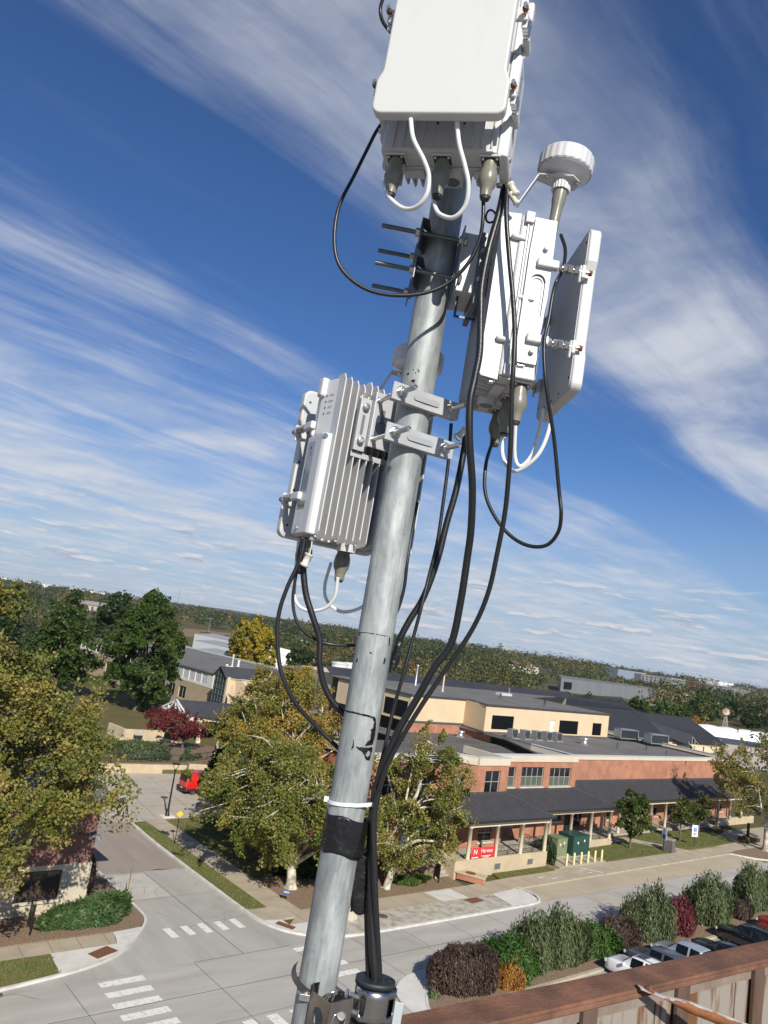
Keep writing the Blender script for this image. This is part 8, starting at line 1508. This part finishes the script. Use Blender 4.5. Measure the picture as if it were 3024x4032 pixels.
def plate_hole(mb, P, w, h, r, n=28):
    """square plate with a round hole: P(s, z) -> point"""
    o = []; 
    for i in range(n):
        a = 2 * pi * i / n; c_, s_ = cos(a), sin(a); k = min((w / 2) / max(abs(c_), 1e-6), (h / 2) / max(abs(s_), 1e-6)); o.append((c_ * k, s_ * k))
    # the four corners belong to the rim
    vs = [P(r * cos(2 * pi * i / n), r * sin(2 * pi * i / n)) for i in range(n)] + [P(*q) for q in o]; fs = [(i, n + i, n + (i + 1) % n, (i + 1) % n) for i in range(n)]; mb.add(vs, fs)
    for sx in (-1, 1):
        for sy in (-1, 1):
            cn = (sx * w / 2, sy * h / 2); near = sorted(range(n), key=lambda i: (o[i][0] - cn[0]) ** 2 + (o[i][1] - cn[1]) ** 2)[:2]
            if min((o[i][0] - cn[0]) ** 2 + (o[i][1] - cn[1]) ** 2 for i in near) > 1e-10: mb.add([P(*o[near[0]]), P(*o[near[1]]), P(*cn)], [(0, 1, 2)])
b = MB(); h = .082
plate_hole(b, lambda s, z: (s, -S_ / 2, z), S_, h, .0185, 32); plate_hole(b, lambda s, z: (S_ / 2, s, z), S_, h, .0185, 32); plate_hole(b, lambda s, z: (-S_ / 2, s, z), S_, h, .0185, 32)
bo = b.build('punched_box', M_stl, ad, solid=.0016)
b = MB(); 
for sgn in (0, 1):
    b.tube([(.0195 * cos(a), -S_ / 2 - .0005, .0195 * sin(a)) if not sgn else (S_ / 2 + .0005, .0195 * cos(a), .0195 * sin(a)) for a in np.linspace(0, 2 * pi, 33)], .0013, 6, False)
build_each(b, 'hole_rim', mat('bright_edge', (.85, .84, .82), .15, 1.0), bo)
b = MB(); b.tube(catmull([(-.012, .01, .03), (-.010, .0, .044), (.004, -.006, .048), (.014, .004, .042), (.012, .012, .02)], 6), .0022, 8); b.tube(catmull([(.0, .016, .02), (.004, .01, .036), (.016, .004, .038), (.024, .014, .03)], 6), .0022, 8); build_each(b, 'hook_wire', M_steel, ad); b = MB(); b.box((-S_ / 2, S_ / 2 - .002, -.041), (S_ / 2, S_ / 2, .055)); b.build('tongue', M_stl, ad)
cbk = mthing('cable_block', 'rubber cable block in a polished steel hanger shell at the bottom', 'cable hanger', M=MF @ Matrix.Translation((.128, -.028, -.058)) @ Matrix.Diagonal((1.14, 1.1, 1, 1)))
def oval(z0, z1, rx, ry, m, name, n=40, sol=0): b = MB(); P = [(rx * cos(2 * pi * i / n), ry * sin(2 * pi * i / n)) for i in range(n)]; b.prism(P, z0, z1); b.sm = [len(f) == 4 for f in b.f]; return b.build(name, m, cbk)
oval(.033, .045, .040, .031, M_rub, 'rubber_top'); oval(-.058, -.046, .040, .031, M_rub, 'rubber_foot'); oval(-.046, .033, .0335, .026, M_rub, 'rubber_core')
b = MB(); n = 56; vs = []
def shell(a): 
    k = 1 + .05 * (abs(cos(a)) ** 8) + (.22 * max(0, cos(a - .1)) ** 14); return (.0355 * k * cos(a), .0285 * sin(a))
holes = [(-2.35, -1.95), (-.62, -.2)]
zl = [-.043, -.024, .012, .030]
for a in np.linspace(-pi, pi, n): 
    for z in zl: x, y = shell(a); vs.append((x, y, z))
fs = []
for i in range(n - 1):
    am = -pi + 2 * pi * (i + .5) / (n - 1)
    for k in range(3):
        if k == 1 and any(l < am < u for l, u in holes): continue
        fs.append((i * 4 + k, i * 4 + 4 + k, i * 4 + 5 + k, i * 4 + 1 + k))
b.add(vs, fs, True); so_ = b.build('steel_shell', M_stl, cbk, solid=.0012)
for a0, l, z, s in ((-1.45, 'P/14', .019, .0085),):
    x, y = shell(a0); text_mesh('stamp', l, s, mat('stamp_bright', (.75, .74, .72), .25, 1.0), so_, axes((x, y - .0010, z), (1, .06, 0), (0, 0, 1), (.06, -1, 0)), .0001)
b = MB(); b.lathe((.0275, .004, .0452), (0, 0, 1), [(0, .0095), (.0015, .0095), (.0015, .007), (.0003, .007)], 20, close=False); b.lathe((.0275, .004, .0453), (0, 0, 1), [(0, .007), (.0002, .006)], 16); b.build('empty_port', M_dark, cbk)
b = MB(); b.cyl((-.046, -.018, .012), (-.028, -.024, .012), .005, n=10); b.cyl((-.046, -.018, -.02), (-.028, -.024, -.02), .005, n=10); b.hexnut((-.05, -.017, .012), (-1, .3, 0), .008, .006); b.hexnut((-.05, -.017, -.02), (-1, .3, 0), .008, .006); build_each(b, 'clamp_screw', M_steel, cbk)
mp_ = mthing('mount_plate', 'pale galvanised angle plate behind the cable block at the bottom edge', 'plate', M=MF @ Matrix.Translation((.155, .03, -.2)) @ Matrix.Rotation(radians(-12), 4, 'Z')); MB().prism([(-.05, 0), (.05, 0), (.05, .004), (-.05, .004)], -.10, .125).build('plate_body', mat('pale_zinc', (.52, .58, .60), .5, .2, var=.15, vscale=20), mp_, bevel=.001); MB().box((-.05, .0045, -.1), (-.046, .05, .12)).build('plate_rib', mat('pale_zinc', (.52, .58, .60), .5, .2), mp_)

# ---- the air: one closed box of faint even haze round everything
hzb = MB(); hzb.box((-13000, -13000, -1.2), (13000, 13000, 78)); ho_ = hzb.build("haze", M_joint)
hm_ = bpy.data.materials.new('haze_air'); hm_.use_nodes = True; hm_.node_tree.nodes.clear(); vo_ = hm_.node_tree.nodes.new('ShaderNodeOutputMaterial'); pv = hm_.node_tree.nodes.new('ShaderNodeVolumePrincipled')
pv.inputs['Color'].default_value = (.80, .87, .95, 1); pv.inputs['Density'].default_value = 0.000045; pv.inputs['Anisotropy'].default_value = 0.0; hm_.node_tree.links.new(pv.outputs[0], vo_.inputs['Volume'])
ho_.data.materials.clear(); ho_.data.materials.append(hm_); tag(ho_, 'thin pale blue haze filling the air over the far woods', 'haze', kind='stuff')
